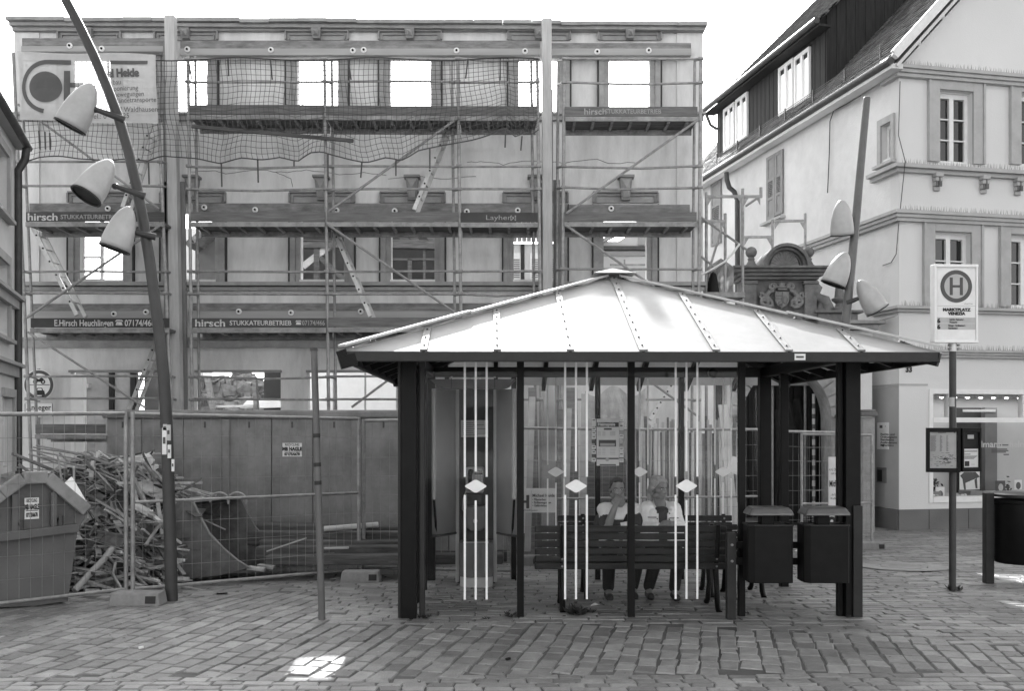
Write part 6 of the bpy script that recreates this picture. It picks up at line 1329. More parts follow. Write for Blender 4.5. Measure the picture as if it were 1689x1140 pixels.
def bin_(x0, x1, label):
    Yf = 8.36; Yk = 8.60; t = thing('litter_bin', Vector(((PX(x0, Yf) + PX(x1, Yf)) / 2, 8.48, PZ(963, Yf))), label, 'litter bin', 'square litter bins on the rails')
    a, c = PX(x0, Yf), PX(x1, Yf); z0, z1 = PZ(963, Yf), PZ(868, Yf); b = MB(); cv = .05; pl = [(a, Yk), (a + .0, Yf + cv), (a + cv, Yf), (c - cv * .3, Yf), (c, Yf + cv * .3), (c, Yk)]
    bd = part('body', MB().prism([Vector((p[0], p[1], z0)) for p in pl], (0, 0, z1 - z0)), m_iron, t, bev=.006)
    b = MB(); 
    for i in range(len(pl)): 
        p, r_ = Vector((*pl[i], z1 + .004)), Vector((*pl[(i + 1) % len(pl)], z1 + .004)); b.bar(p, r_, .014, .012)
    part('top_edge', b, m_irongrey, bd)
    part('neck', MB().bx((a + c) / 2 - .055, (a + c) / 2 + .05, Yf + .10, Yk - .02, z1, PZ(850, Yf)), m_iron, t)
    lz0, lz1 = PZ(851, Yf), PZ(837.5, Yf); lid = MB(); m0 = .03
    lid.hexa([Vector((a - .01, Yf - .04, lz0)), Vector((c + .01, Yf - .04, lz0)), Vector((c + .01, Yk + .01, lz0)), Vector((a - .01, Yk + .01, lz0)), Vector((a + m0, Yf, lz1)), Vector((c - m0, Yf, lz1)), Vector((c - m0, Yk - .02, lz1)), Vector((a + m0, Yk - .02, lz1))]); part('lid', lid, m_lid, t, bev=.022); return t
bin_(1236, 1309, 'left square litter bin with a raised lid on the rails'); bin_(1328, 1402, 'right square litter bin with a raised lid beside the corner post')
gR = G(1630, 963); Yr = gR.y
t = thing('round_bin', gR, 'round dark litter bin on a post at the right edge', 'litter bin'); part('post', MB().bx(PX(1623, Yr), PX(1637, Yr), Yr - .05, Yr + .05, gR.z, PZ(813, Yr)), m_irongrey, t, bev=.01)
part('drum', MB().lathe(Vector((PX(1684, Yr), Yr - .05, PZ(927, Yr))), [(.30, 0), (.315, .02), (.315, .68), (.33, .69), (.33, .72), (.28, .72), (.27, .1)], 32), m_iron, t, smooth=40)
part('bracket', MB().bx(PX(1637.2, Yr), PX(1650, Yr), Yr - .03, Yr + .03, PZ(832, Yr), PZ(822, Yr)).bx(PX(1637.2, Yr), PX(1650, Yr), Yr - .03, Yr + .03, PZ(922, Yr), PZ(917, Yr)), m_iron, t)
part('lid_plate', MB().lathe(Vector((PX(1684, Yr), Yr - .05, PZ(819, Yr))), [(.33, 0), (.33, .03), (.30, .05)], 32), m_irongrey, t, smooth=40)
# ------------------------------------------------------------------ bus stop sign
gB_ = G(1571, 975); Yb = gB_.y
t = thing('bus_stop_sign', gB_, 'bus stop sign with a ringed letter H on a tall round pole', 'bus stop sign')
part('pole', MB().tube(gB_, P(1571.5, 568, Yb), .037, 14), m_pole, t, smooth=50); part('sleeve', MB().tube(P(1571.5, 580, Yb - .002), P(1571.5, 560, Yb - .002), .044, 16), m_alu, t, smooth=50)
Xc, Yq_ = PX(1571.5, Yb), Yb - .03; ang = R(3); bu = Vector((math.cos(ang), math.sin(ang), 0)); bn_ = Vector((bu.y, -bu.x, 0)); kb = Yb / F
def bq(x, y, d=0.0): return Vector((Xc, Yq_, PZ(y, Yb))) + bu * ((x - 1571.5) * kb) + bn_ * d
def bfl(x0, x1, y0, y1, d, th=.003): return MB().prism([bq(x0, y1, d), bq(x1, y1, d), bq(x1, y0, d), bq(x0, y0, d)], bn_ * th)
part('case', bfl(1534.5, 1608.5, 437.5, 566, -.05, .09), m_offwhite, t, bev=.008); fc = part('face', bfl(1540, 1604, 443, 563, .0405), m_paper, t)
b = MB()
for a, c in (((1535, 440.5), (1608, 440.5)), ((1535, 564.5), (1608, 564.5)), ((1537, 438), (1537, 566)), ((1606, 438), (1606, 566))): b.bar(bq(*a, .045), bq(*c, .045), .035 if a[1] == c[1] else .02, .03 if a[1] == c[1] else .03)
part('frame', b, m_white, t, bev=.004)
def bring(r0, r1, c, mt, d):
    vs = []; n = 48
    for k in range(n):
        a = 2 * math.pi * k / n
        for r in (r0, r1): vs.append(c + bu * (r * math.cos(a)) + SZ * (r * math.sin(a)))
    return part('ring', MB().add(vs, [(2 * k, 2 * k + 1, (2 * k + 3) % (2 * n), (2 * k + 2) % (2 * n)) for k in range(n)]), mt, fc)
bring(20 * kb, 26.7 * kb, bq(1571.5, 474, .047), m_ink, 0); bring(0.1 * kb, 20 * kb, bq(1571.5, 474, .0465), m_paperg, 0)
part('letter_h', bfl(1560.5, 1565.5, 459.5, 488.5, .047).add(*[(lambda m: (m.v, m.f))(bfl(1577.5, 1582.5, 459.5, 488.5, .047))][0]).add(*[(lambda m: (m.v, m.f))(bfl(1565.5, 1577.5, 472, 476, .047))][0]), m_ink, fc)
bt = lambda body, s, x, y, al='LEFT', sp_=1.0, bo=0.0, mt=m_black: part('lettering', text_mb(body, s * kb, bq(x, y, .045), bu, SZ, bn_, .004, al, sp_, bo), mt, fc)
bt('MARKTPLATZ', 6.6, 1572, 514.5, 'CENTER', 1.12, .003); bt('VENEZIA', 6.6, 1572, 520.8, 'CENTER', 1.08, .003); bt('6', 10, 1539.5, 534, 'LEFT', 1, .004); bt('6', 10, 1539.5, 544, 'LEFT', 1, .004); bt('STADTTEIL', 2.4, 1585, 503.5, 'LEFT', 1.2)
for body, x, y in (('Leichtle - Rehnenhof -', 1560, 529.8), ('Wustenriet', 1560, 534.2), ('Metzgau - Großdeinbach -', 1558, 539.6), ('Kleindeinbach', 1558, 544)): bt(body, 4.2, x, y, 'LEFT', .66, .001)
part('line_strip', bfl(1540, 1604, 525, 534.6, .0438, .001), m_paperg, fc); part('line_strip', bfl(1540, 1604, 535, 544.8, .0438, .001), m_paperg, fc); part('rule', bfl(1540, 1604, 505.8, 506.5, .0438, .002), m_paperg, fc)
b = MB()
for y in (563, 570, 576):
    for s_ in (-1, 1): b.bar(bq(1571.5 + s_ * 6, y, .0), bq(1571.5 + s_ * 9, y, .0), .04, .02)
part('clamp', b, m_galv, t)
part('pole_sticker', MB().lathe(P(1570.5, 671, Yb), [(.0385, 0), (.0385, .10)], 14), m_paperg, t, smooth=50)
# timetable cases, set in a shallow V on the same pole
def case(label, hinge, tip, y0, y1, sheets):
    H_, T_ = hinge, tip; u = (T_ - H_); W = u.length; u.normalize(); n = Vector((u.y, -u.x, 0)); n = n if n.y < 0 else -n
    t = thing('timetable_case', Vector((H_.x, H_.y, PZ(y1, Yb))), label, 'timetable case', 'timetable cases on the bus stop pole')
    Q = lambda f, z, d: Vector((H_.x, H_.y, 0)) + u * (f * W) + SZ * z + n * d
    def sl_(f0, f1, za, zb, d, th): return MB().prism([Q(f0, za, d), Q(f1, za, d), Q(f1, zb, d), Q(f0, zb, d)], n * th)
    za, zb = PZ(y1, Yb), PZ(y0, Yb); part('back', sl_(0, 1, za, zb, -.03, .03), m_iron, t); b = MB()
    for f0, f1, p, q_ in ((0, .09, za, zb), (.91, 1, za, zb), (.0905, .9095, za, za + .045), (.0905, .9095, zb - .045, zb)): m__ = sl_(f0, f1, p, q_, .001, .03); b.add(m__.v, m__.f)
    part('frame', b, m_iron, t, bev=.004)
    for (f0, f1, p, q_, mt) in sheets: part('sheet', sl_(f0, f1, za + (zb - za) * p, za + (zb - za) * q_, .002, .003), mt, t)
    part('glass_pane', sl_(.092, .908, za + .047, zb - .047, .018, .004), m_pane, t); return t, Q, sl_, za, zb
hx = Vector((PX(1577, Yb), Yb - .09, 0))
t1, Q1, s1, za, zb = case('left timetable case with a full timetable and route map', hx, Vector((PX(1526, Yb), Yb - .03, 0)), 706, 779, [(.11, .90, .08, .93, m_paperg)])
zl = lambda f: za + (zb - za) * f
for k in range(22):
    for f0, f1 in ((.70, .88), (.52, .60), (.34, .41)): part('text_line', s1(f0 + rnd.uniform(0, .04), f1, zl(.82 - k * .0165), zl(.826 - k * .0165), .0055, .001), m_irongrey, t1)
part('text_line', s1(.42, .66, zl(.885), zl(.90), .0055, .001), m_ink, t1); part('badge', s1(.14, .19, zl(.885), zl(.915), .0055, .001), m_ink, t1)
for k in range(70):
    f = min(max(rnd.gauss(.5, .17), .14), .86); z = min(max(rnd.gauss(.27, .07), .12), .43); wd = rnd.uniform(.01, .06); part('map_print', s1(f - wd, f + wd, zl(z), zl(z + rnd.uniform(.005, .012)), .0055, .001), m_irongrey if k % 3 else m_ink, t1)
t2, Q2, s2_, za, zb = case('right timetable case half empty with one notice sheet', hx + Vector((.006, 0, 0)), Vector((PX(1615, Yb), Yb - .01, 0)), 706, 778, [(.13, .92, .10, .52, m_paper), (.36, .68, .75, .84, m_paperg)])
zl = lambda f: za + (zb - za) * f
part('headline', s2_(.18, .86, zl(.455), zl(.475), .0055, .001), m_ink, t2); part('text_line', s2_(.18, .5, zl(.39), zl(.405), .0055, .001), m_irongrey, t2)
for k in range(4): part('text_line', s2_(.18, .86 - .06 * k, zl(.35 - k * .02), zl(.36 - k * .02), .0055, .001), m_irongrey, t2)
for k in range(40): f = rnd.uniform(.2, .40); z = rnd.uniform(.125, .235); part('code_print', s2_(f, f + .05, zl(z), zl(z + .008), .0055, .001), m_ink, t2) if False else None
part('photo_print', s2_(.2, .44, zl(.125), zl(.24), .0055, .001), m_irongrey, t2); part('text_line', s2_(.55, .72, zl(.16), zl(.17), .0055, .001), m_paperg, t2)
# ------------------------------------------------------------------ poster board, fences and boards behind the shelter
Ym = 12.6
t = thing('event_board', Vector((PX(1381, Ym), Ym, gz(Ym))), 'pale standing poster board reading Mitfeiern beside the right bin', 'poster board')
part('board', MB().bx(PX(1367, Ym), PX(1394, Ym), Ym, Ym + .03, gz(Ym), PZ(754, Ym)), m_paper, t)
for body, s_, y, bo in (('4.+5. Oktober 2013', .05, 777, 0), ('rund ums Rathaus', .045, 783, 0), ('Mitfeiern!', .115, 803, .002), ('...die Gartenkarten', .045, 818, 0), ('im Leben genießen', .045, 824, 0)): part('lettering', text_mb(body, s_, P(1380.7, y, Ym), (1, 0, 0), (0, 0, 1), (0, -1, 0), .003, 'CENTER', .5 if s_ < .1 else .45, bo), m_black, t)
b = MB(); ringmb(b, P(1389, 850, Ym - .003), .05, .10, 24); ringmb(b, P(1372, 860, Ym - .003), .02, .06, 24); part('emblem', b, m_black, t)
Yh = 13.0
t = thing('company_board', Vector((PX(884, Yh), Yh, PZ(846, Yh))), 'white company board with large letter H hung on the fence left of the man', 'sign board')
part('board', MB().bx(PX(838, Yh), PX(917, Yh), Yh, Yh + .02, PZ(846, Yh), PZ(806, Yh)), m_paper, t)
hq = lambda x0, x1, y0, y1: MB().prism([P(x0, y1, Yh - .002), P(x1, y1, Yh - .002), P(x1, y0, Yh - .002), P(x0, y0, Yh - .002)], (0, -.003, 0))
b = join(hq(853, 858, 817, 839), hq(868, 873, 817, 839), hq(858, 868, 826, 830)); part('letter_h', b, m_ink, t); part('rule', hq(876, 876.6, 809, 845), m_paperg, t)
for body, s_, y in (('Michael Heide', .058, 820), ('• Pflasterbau', .04, 826), ('• Erdbewegungen', .04, 831), ('• Geländebau', .04, 836)): part('lettering', text_mb(body, s_, P(878, y, Yh), (1, 0, 0), (0, 0, 1), (0, -1, 0), .004, 'LEFT', .9, .001), m_ink, t)
part('lettering', text_mb('73547 Waldhausen', .035, P(850, 843.5, Yh), (1, 0, 0), (0, 0, 1), (0, -1, 0), .004, 'LEFT', 1.1), m_ink, t)
def gp(x, Y): return Vector((PX(x, Y), Y, gz(Y)))
fence('mesh fence panel behind the people, left of the row of upright boards', gp(860, 13.1), gp(1040, 13.6), 1.86, 1.86, (.9, .9)); fence('mesh fence panel in front of the upright boards right of the woman', gp(1046, 13.6), gp(1252, 14.2), 1.86, 1.88, (.9, .9)); fence('mesh fence panel before the gateway passage', gp(1290, 14.4), gp(1386, 15.0), 1.86, 1.86, None, .1, .1)
fence('mesh fence panel turned towards the gateway with its end post bare', gp(1322, 15.2), gp(1438, 15.6), 1.84, 1.84, (.75, .75), .1, .1); foot(gp(1436, 15.5), 'concrete fence foot at the far right end of the fence', .42); foot(gp(868, 13.2), 'concrete fence foot glimpsed behind the bench end', .42); foot(gp(1042, 13.7), 'concrete fence foot behind the shelter bench', .4)
k = 0
for x, dx, yt, Yb_, wd, lean in [(870, -5, 655, 15.2, .10, 8), (884, 3, 640, 15.6, .14, -6), (905, 2, 630, 15.9, .22, 2), (918, 3, 676, 15.1, .09, 6), (932, 4, 674, 15.2, .08, 7), (946, 2, 640, 15.5, .18, -3), (962, 0, 650, 15.4, .10, 2)]:
    solo('leaning_board', MB().bar(gp(x, Yb_), P(x + lean, yt, Yb_ + .5), wd, .03, (0, 1, 0)), [m_timber, m_greywood][k % 2], 'upright board leaning behind the fence left of the poster', 'board', 'boards leaning behind the fence left of the poster'); k += 1
for i in range(46):
    x = 1036 + i * 4.1 + rnd.uniform(-1.5, 1.5); yt = 690 + rnd.uniform(-6, 26); Yb_ = 15.3 + rnd.uniform(0, .25)
    solo('upright_batten', MB().bar(gp(x + rnd.uniform(-3, 3), Yb_), P(x, yt, Yb_ + .25), rnd.uniform(.025, .05), .03, (0, 1, 0)), [m_timber, m_greywood, m_postwood][i % 3], 'thin batten standing in the row behind the woman', 'batten', 'battens standing in a row behind the woman')
for x, yt, ln in ((1214, 668, -22), (1206, 720, -14), (1196, 690, -4)): solo('leaning_board', MB().bar(gp(x, 15.0), P(x + ln, yt, 15.5), .14, .04, (0, 1, 0)), m_postwood, {1214: 'broad pale board leaning left beside the right glass post', 1206: 'pale leaning board next to the broad board by the glass post', 1196: 'upright pale plank left of the leaning boards by the glass post'}[x], 'board')
t = thing('sheeted_pallet', gp(1005, 16.6), 'stack wrapped in crumpled plastic sheet behind the poster', 'pallet'); part('stack', MB().bx(PX(968, 16.6), PX(1062, 16.6), 16.6, 17.3, gz(16.6), PZ(690, 16.6)), m_greywood, t)
b = MB(); vs = []
for j in range(11):
    for i in range(21): x = 965 + 100 * i / 20; y = 645 + 110 * j / 10 + 9 * math.sin(i * .5); vs.append(P(x, y, 16.45 + .10 * noise.noise(Vector((i * .5, j * .5, 1)))))
b.add(vs, [(j * 21 + i, j * 21 + i + 1, (j + 1) * 21 + i + 1, (j + 1) * 21 + i) for j in range(10) for i in range(20)]); part('plastic_sheet', b, M('crumpled_sheet', .40, .35, .3, 6, .5), t, smooth=180)
solo('number_plate', MB().prism([P(1198, 776, 13.9), P(1216, 784, 13.9), P(1222, 756, 13.9), P(1206, 752, 13.9)], (0, .01, 0)), m_paper, 'small white sign with a ring hanging on the fence by the right glass post', 'sign')
# ------------------------------------------------------------------ weeds and litter
def weed(c, r, n, label):
    b = MB()
    for k in range(n):
        a = rnd.uniform(0, 6.28); d = Vector((math.cos(a), math.sin(a), rnd.uniform(.1, 1.1))).normalized() * r * rnd.uniform(.5, 1); s_ = d.cross(Vector((0, 0, 1))).normalized() * r * .16; o = c + Vector((rnd.uniform(-.5, .5) * r, rnd.uniform(-.5, .5) * r, .0)); b.add([o, o + d * .5 + s_, o + d, o + d * .5 - s_], [(0, 1, 2, 3)])
    solo('weed', b, m_leaf, label, 'weed')
weed(G(846, 1018), .09, 26, 'weed at the foot of the second front post'); weed(G(952, 1014), .14, 46, 'largest weed, at the foot of the bench leg behind the front glass'); weed(G(700, 1020), .08, 22, 'low weed at the foot of the left corner post'); weed(G(975, 1011), .07, 16, 'small weed right of the largest weed'); weed(G(1574, 975), .10, 40, 'weed round the foot of the bus stop pole'); weed(G(1232, 1014), .05, 12, 'tiny weed by the bin rail post'); weed(G(800, 1022), .05, 14, 'tiny weed between the corner post and second post'); weed(G(1400, 1019), .05, 12, 'tiny weed at the right corner post')
c = G(982, 1001); solo('paper_scrap', MB().add([c + Vector((-.05, -.02, .006)), c + Vector((.02, -.03, .02)), c + Vector((.05, .02, .012)), c + Vector((0, .04, .03)), c + Vector((-.04, .03, .01))], [(0, 1, 2, 3, 4)]), m_paper, 'crumpled white paper scrap on the paving under the bench', 'litter')
for k, (x, y, lb) in enumerate([(365, 982, 'small dark twig lying on the paving before the bucket'), (232, 1072, 'tiny pale scrap on the paving at lower left'), (838, 1091, 'small dark pebble on the paving in front of the shelter')]):
    c = G(x, y); solo('twig' if k == 0 else 'scrap', MB().bar(c + Vector((-.05 if k == 0 else -.015, 0, .012)), c + Vector((.06 if k == 0 else .015, .02, .015)), .02, .014), m_iron if k != 1 else m_paper, lb, 'twig' if k == 0 else 'litter')
# ------------------------------------------------------------------ people
m_skin = M('skin', .22, .55, .08, 20, .02, spec=.35); m_hair = M('dark_hair', .05, .6, .3, 30, .2, stretch=(3, 3, 12)); m_hairf = M('fair_hair', .36, .55, .35, 30, .2, stretch=(3, 3, 14))
m_jacket = M('pale_jacket', .80, .85, .08, 9, .2); m_top = M('dark_top', .055, .9, .15, 9); m_shirt = M('pale_shirt', .72, .9, .08, 9, .1); m_jeans = M('dark_trousers', .025, .9, .2, 9, .1); m_shoe = M('dark_shoe', .03, .6, .2, 9); m_eye = M('eye_dark', .02, .3, .1, 9); m_eyew = M('eye_white', .6, .4, .05, 9); m_lip = M('lips', .20, .5, .1, 9)
def remesh(o, vox, sm=4, f=.5):
    r = o.modifiers.new('remesh', 'REMESH'); r.mode = 'VOXEL'; r.voxel_size = vox; r.use_smooth_shade = True
    s = o.modifiers.new('smooth', 'SMOOTH'); s.iterations = sm; s.factor = f
def head_geo(mb, c, fwd, upv, k=1.0):                 # skull, jaw, nose, brow, ears, neck root; c = middle of the head
    f = fwd.normalized(); u = (upv - f * upv.dot(f)).normalized(); r = f.cross(u); Mx = Matrix((r, f, u)).transposed()
    q = lambda a, b, d: c + r * (a * k) + f * (b * k) + u * (d * k)
    E_ = lambda a, b, d, x, y, z, n=16, m=10: mb.ell(q(a, b, d), x * k, y * k, z * k, n, m, Mx)
    E_(0, -.012, .035, .074, .092, .080, 20, 14); E_(0, .020, -.030, .060, .070, .080, 18, 12); E_(0, .045, -.085, .034, .032, .026); E_(0, .060, .028, .050, .022, .022)
    for s in (-1, 1): E_(s * .036, .052, -.022, .022, .026, .022); E_(s * .050, .005, -.065, .022, .045, .028); E_(s * .076, -.008, -.008, .010, .020, .032, 10, 8)
    mb.cap(q(0, .078, .008), q(0, .098, -.030), .008 * k, .012 * k, 10); 
    for s in (-1, 1): E_(s * .011, .088, -.032, .010, .012, .008, 10, 6)
    E_(0, .080, -.060, .024, .010, .006, 12, 6); E_(0, .078, -.068, .022, .012, .007, 12, 6)
    return q, Mx
def eyes(t, q, Mx, k=1.0, parent=None):
    b = MB(); d = MB(); w_ = MB()
    for s in (-1, 1): w_.ell(q(s * .031, .072, .006), .013 * k, .008 * k, .0065 * k, 12, 8, Mx); b.ell(q(s * .031, .078, .006), .0062 * k, .004 * k, .0062 * k, 10, 6, Mx); d.cap(q(s * .018, .081, .022), q(s * .046, .072, .021), .0045 * k, .003 * k, 6)
    part('eyes', w_, m_eyew, t, smooth=60); part('irises', b, m_eye, t, smooth=60); part('eyebrows', d, m_hair, t, smooth=60)
    b = MB(); b.cap(q(-.022, .085, -.0615), q(.022, .085, -.0615), .004 * k, .004 * k, 6); b.cap(q(-.018, .086, -.069), q(.018, .086, -.069), .005 * k, .005 * k, 6); part('lips', b, m_lip, t, smooth=60)
def hand(mb, wrist, d, pn, k=1.0, curl=.5, thumb=1, spread=1.0):   # d: towards the fingers, pn: palm normal (fingers curl to it)
    d = d.normalized(); pn = (pn - d * pn.dot(d)).normalized(); s = d.cross(pn) * thumb
    mb.cap(wrist, wrist + d * .03 * k, .024 * k, .026 * k, 10)
    for j, (o, L) in enumerate(((.030, .070), (.010, .078), (-.010, .073), (-.029, .057))):
        b0 = wrist + d * .02 * k + s * o * .6 * k; b1 = wrist + d * (.088 - abs(o) * .25) * k + s * o * k; mb.cap(b0, b1, .015 * k, .0125 * k, 8)
        p = b1; ang = curl * .5
        for q_, fr_ in enumerate((.45, .31, .24)):
            dd = (d * math.cos(ang) + pn * math.sin(ang) + s * o * spread * 2.0).normalized(); n_ = p + dd * L * fr_ * k; mb.cap(p, n_, (.0100 - .0009 * q_) * k, (.0092 - .0010 * q_) * k, 8); p = n_; ang += curl * .75
    b0 = wrist + d * .018 * k + s * .018 * k; b1 = b0 + (d * .6 + s * .75 + pn * .2).normalized() * .046 * k; mb.cap(b0, b1, .017 * k, .0125 * k, 8); b2 = b1 + (d * .95 + s * .25 + pn * .35 * (1 + curl)).normalized() * .030 * k; mb.cap(b1, b2, .0118 * k, .0105 * k, 8); b3 = b2 + (d * .9 - s * .1 + pn * .5 * (1 + curl)).normalized() * .026 * k; mb.cap(b2, b3, .0105 * k, .009 * k, 8)
def sit(name, label, xh, yh, Yp, fwd, wide, man):
    V = Vector; k = Yp / F; g_ = gz(Yp); cx = PX(xh, Yp); hc = V((cx, Yp, PZ(yh, Yp)))
    t = thing('person', V((cx, Yp + .1, g_)), label, 'person'); return t, hc, g_
# --- woman: turned to the right of the picture, pale jacket over a dark top, hands in her lap
Yw = 9.93
tw, hc, gw = sit('w', 'woman in a pale jacket with tied back fair hair looking right on the bench', 1087, 807, Yw, None, .2, False)
fw = Vector((.62, -.78, -.05)).normalized(); upw = Vector((.02, 0, 1))
body = MB(); qh, Mh = head_geo(body, hc, fw, upw, .98)
sc0 = Vector((PX(1091, Yw), Yw + .06, PZ(838, Yw)))           # base of the neck
V = Vector
hip = V((PX(1090, Yw), Yw + .02, gw + .52)); chest = V((PX(1091, Yw), Yw + .03, PZ(856, Yw)))
shL = V((PX(1067, Yw), Yw + .05, PZ(838, Yw))); shR = V((PX(1114, Yw), Yw + .04, PZ(839, Yw)))
elL = V((PX(1062, Yw), Yw - .03, PZ(868, Yw))); elR = V((PX(1121, Yw), Yw - .03, PZ(868, Yw)))
wrL = V((PX(1083, Yw), Yw - .25, PZ(865, Yw))); wrR = V((PX(1105, Yw), Yw - .25, PZ(860, Yw)))
body.cap(hc - upw * .05 - fw * .02, sc0 + V((0, -.01, .02)), .052, .060, 14)
body.cap(sc0 + V((0, .01, -.02)), chest + V((0, .03, 0)), .07, .085, 14); body.cap(chest + V((-.05, .03, 0)), hip + V((-.06, .02, 0)), .075, .09, 12); body.cap(chest + V((.05, .03, 0)), hip + V((.06, .02, 0)), .075, .09, 12)
for a, b_, c_ in ((shL, elL, wrL), (shR, elR, wrR)): body.cap(a, b_, .052, .044, 12); body.cap(b_, c_, .042, .026, 12)
hand(body, wrL, V((.75, -.2, .28)), V((.2, .5, -.7)), .92, .45, -1); hand(body, wrR, V((-.85, -.15, .12)), V((-.1, .5, -.7)), .92, .55, 1)
knL, knR = V((hip.x - .10, Yw - .42, gw + .50)), V((hip.x + .11, Yw - .42, gw + .50)); anL, anR = V((knL.x - .02, Yw + .02, gw + .09)), V((knR.x + .02, Yw - .06, gw + .09))
for kx, an, s in ((knL, anL, -1), (knR, anR, 1)): body.cap(hip + V((s * .09, 0, -.01)), kx, .088, .062, 12); body.cap(kx, an, .056, .036, 12); body.cap(an, an + V((0, -.13, -.05)), .036, .03, 10)
o = part('body', body, m_skin, tw); remesh(o, .0042, 3)
eyes(tw, qh, Mh, .98)
hr = MB(); hr.ell(qh(0, -.030, .052), .079, .090, .076, 22, 14, Mh); hr.ell(qh(0, -.055, .01), .074, .065, .085, 18, 12, Mh)
for s in (-1, 1): hr.cap(qh(s * .066, .035, .072), qh(s * .076, -.03, .0), .016, .024, 10); hr.cap(qh(s * .05, .045, .088), qh(s * .03, .0, .118), .016, .022, 10)
hr.cap(qh(-.03, .052, .088), qh(.03, .052, .088), .018, .018, 10); hr.cap(qh(0, .03, .112), qh(0, -.07, .11), .030, .034, 12)
hr.cap(qh(0, -.105, .02), qh(-.01, -.135, -.06), .034, .040, 12); hr.cap(qh(-.01, -.135, -.06), qh(.0, -.115, -.165), .038, .022, 12)
o = part('hair', hr, m_hairf, tw); remesh(o, .005, 3)
tp = MB(); tp.cap(chest + V((0, -.03, .02)), hip + V((0, -.03, .0)), .112, .118, 14); tp.cap(chest + V((-.05, -.01, .03)), chest + V((.05, -.01, .03)), .085, .085, 12); tp.cap(sc0 + V((-.05, -.03, -.055)), sc0 + V((.05, -.03, -.055)), .06, .06, 12)
o = part('dark_top', tp, m_top, tw); remesh(o, .006, 3)
jk = MB()
for a, b_, c_, s in ((shL, elL, wrL, -1), (shR, elR, wrR, 1)):
    jk.cap(a + V((-s * .02, 0, .0)), b_, .071, .060, 14); jk.cap(b_, b_.lerp(c_, .86), .058, .042, 14); jk.cap(sc0 + V((s * .055, .02, .0)), a, .055, .066, 12)
    jk.cap(a + V((-s * .015, -.03, -.03)), V((a.x - s * .005, hip.y - .07, hip.z + .05)), .085, .095, 14); jk.cap(V((sc0.x + s * .095, sc0.y - .105, sc0.z - .055)), V((hip.x + s * .105, hip.y - .125, hip.z + .04)), .052, .058, 12); jk.cap(V((sc0.x + s * .058, sc0.y - .145, sc0.z - .06)), V((hip.x + s * .062, hip.y - .175, hip.z + .06)), .018, .020, 10)
    jk.cap(sc0 + V((s * .045, .03, .035)), sc0 + V((s * .082, -.075, -.05)), .020, .024, 10)
jk.cap(sc0 + V((-.06, .07, -.02)), V((hip.x - .07, hip.y + .08, hip.z)), .085, .1, 12); jk.cap(sc0 + V((.06, .07, -.02)), V((hip.x + .07, hip.y + .08, hip.z)), .085, .1, 12); jk.cap(sc0 + V((-.05, .05, .035)), sc0 + V((.05, .05, .035)), .024, .024, 10)
o = part('jacket', jk, m_jacket, tw); remesh(o, .0055, 3, .45)
for s, a in ((-1, shL), (1, shR)):
    x = a.x - s * .035; part('pocket_flap', MB().bar(V((x - .045, Yw - .135, a.z - .085)), V((x + .045, Yw - .135, a.z - .085)), .03, .012), M('jacket_seam', .30, .9, .1, 9), tw, bev=.004)
    for z in (-.03, -.09, -.145): part('button', MB().ell(V((a.x - s * .085, hip.y - .163, a.z + z - .01)), .007, .005, .007, 8, 6), m_irongrey, tw)
tr = MB()
for kx, an, s in ((knL, anL, -1), (knR, anR, 1)): tr.cap(hip + V((s * .09, 0, 0)), kx, .097, .074, 14); tr.cap(kx, an + V((0, 0, .03)), .070, .058, 14)
o = part('trousers', tr, m_jeans, tw); remesh(o, .008, 3)
sh2 = MB()
for an in (anL, anR): sh2.cap(an + V((0, .03, -.05)), an + V((0, -.15, -.055)), .042, .038, 12)
o = part('shoes', sh2, m_shoe, tw); remesh(o, .008, 2)
# --- man: facing the camera, hand at his mouth, pale shirt with a dark chest band and a shoulder strap
Ym_ = 9.95
tm, hc, gm = sit('m', 'man with short dark hair holding his hand to his mouth on the bench', 1018, 807, Ym_, None, .2, True)
fm = Vector((.10, -.99, -.10)).normalized(); upm = Vector((0, 0, 1))
body = MB(); qh, Mh = head_geo(body, hc, fm, upm, 1.0); Yq2 = Ym_
sc0 = V((PX(1022, Yq2), Yq2 + .05, PZ(838, Yq2))); hip = V((PX(1022, Yq2), Yq2 + .02, gm + .53)); chest = V((PX(1022, Yq2), Yq2 + .03, PZ(856, Yq2)))
shL = V((PX(996, Yq2), Yq2 + .03, PZ(841, Yq2))); shR = V((PX(1048, Yq2), Yq2 + .04, PZ(841, Yq2)))
elL = V((PX(999, Yq2), Yq2 - .17, PZ(868, Yq2))); wrL = V((PX(1011, Yq2), Yq2 - .20, PZ(833, Yq2)))
elR = V((PX(1052, Yq2), Yq2 - .03, PZ(872, Yq2))); wrR = V((PX(1037, Yq2), Yq2 - .27, PZ(867, Yq2)))
body.cap(hc - upm * .06, sc0 + V((0, -.01, .02)), .056, .066, 14)
body.cap(sc0 + V((0, 0, -.03)), chest, .10, .15, 14); body.cap(chest + V((-.05, 0, 0)), hip + V((-.05, 0, 0)), .12, .13, 12); body.cap(chest + V((.05, 0, 0)), hip + V((.05, 0, 0)), .12, .13, 12)
for a, b_, c_ in ((shL, elL, wrL), (shR, elR, wrR)): body.cap(a, b_, .060, .048, 12); body.cap(b_, c_, .047, .029, 12)
hand(body, wrL, V((.32, .40, .80)), V((.45, .75, -.25)), 1.0, .55, 1); hand(body, wrR, V((-.75, -.35, -.05)), V((-.2, .4, -.8)), 1.0, .6, 1)
knL, knR = V((hip.x - .15, Ym_ - .42, gm + .51)), V((hip.x + .14, Ym_ - .42, gm + .51)); anL, anR = V((knL.x + .03, Ym_ - .04, gm + .09)), V((knR.x + .0, Ym_ + .04, gm + .09))
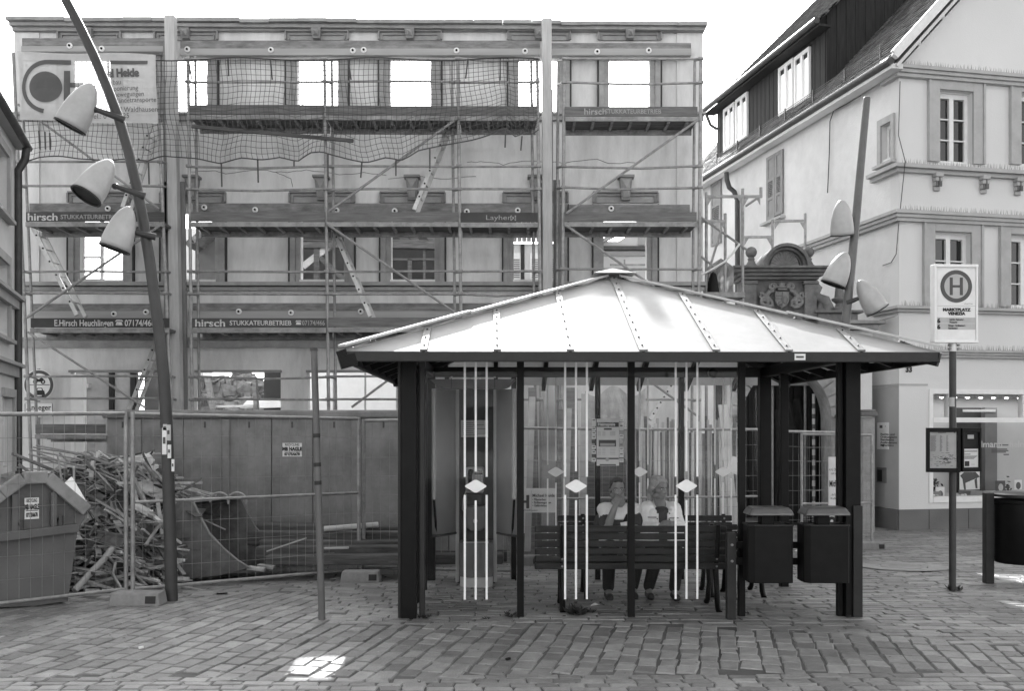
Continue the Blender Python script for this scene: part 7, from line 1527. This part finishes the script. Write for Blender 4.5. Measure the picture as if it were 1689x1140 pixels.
for kx, an, s in ((knL, anL, -1), (knR, anR, 1)): body.cap(hip + V((s * .09, 0, -.01)), kx, .09, .065, 12); body.cap(kx, an, .058, .038, 12); body.cap(an, an + V((0, -.14, -.05)), .038, .032, 10)
o = part('body', body, m_skin, tm); remesh(o, .0042, 3)
eyes(tm, qh, Mh, 1.0)
hr = MB(); hr.ell(qh(0, -.024, .050), .0775, .089, .074, 22, 14, Mh); hr.ell(qh(0, -.052, .0), .072, .058, .075, 18, 12, Mh)
for s in (-1, 1): hr.cap(qh(s * .064, .028, .060), qh(s * .0745, -.01, .0), .013, .014, 10)
hr.cap(qh(-.035, .050, .090), qh(.035, .050, .090), .013, .013, 10)
o = part('hair', hr, m_hair, tm); remesh(o, .005, 2)
js = MB()
for a, b_, s in ((shL, elL, -1), (shR, elR, 1)): js.cap(a + V((-s * .02, 0, 0)), a.lerp(b_, .62), .078, .072, 14); js.cap(sc0 + V((s * .05, .015, -.01)), a, .062, .072, 12); js.cap(a + V((-s * .06, -.02, -.04)), V((hip.x + s * .09, hip.y - .03, hip.z)), .115, .125, 14)
js.cap(sc0 + V((-.05, .0, -.045)), sc0 + V((.05, .0, -.045)), .075, .075, 12); js.cap(chest + V((-.06, -.03, 0)), chest + V((.06, -.03, 0)), .13, .13, 14)
o = part('shirt', js, m_shirt, tm); remesh(o, .0055, 3, .45)
bd = MB(); bd.cap(chest + V((-.13, -.03, -.045)), chest + V((.13, -.03, -.045)), .137, .137, 16); bd.cap(chest + V((-.1, -.03, -.10)), chest + V((.1, -.03, -.10)), .14, .14, 14)
for a, b_ in ((shL, elL), (shR, elR)): bd.cap(a.lerp(b_, .60), a.lerp(b_, .80), .076, .072, 12)
o = part('dark_chest_band', bd, m_top, tm); remesh(o, .0065, 2)
st_ = MB(); st_.path([sc0 + V((.085, .07, .06)), sc0 + V((.09, -.03, .052)), sc0 + V((.082, -.125, -.04)), chest + V((.05, -.172, .02)), chest + V((.0, -.185, -.08))], .017, 8); part('shoulder_strap', st_, m_iron, tm, smooth=60)
tr = MB()
for kx, an, s in ((knL, anL, -1), (knR, anR, 1)): tr.cap(hip + V((s * .09, 0, 0)), kx, .10, .078, 14); tr.cap(kx, an + V((0, 0, .03)), .073, .060, 14)
o = part('trousers', tr, m_jeans, tm); remesh(o, .008, 3)
sh2 = MB()
for an in (anL, anR): sh2.cap(an + V((0, .03, -.05)), an + V((0, -.16, -.055)), .044, .040, 12)
o = part('shoes', sh2, m_shoe, tm); remesh(o, .008, 2)
solo('cigarette_packet', MB().bar(wrR + V((-.12, -.075, .035)), wrR + V((-.05, -.085, .05)), .022, .05), m_paper, 'small white packet held in the lowered hand of the man', 'packet')
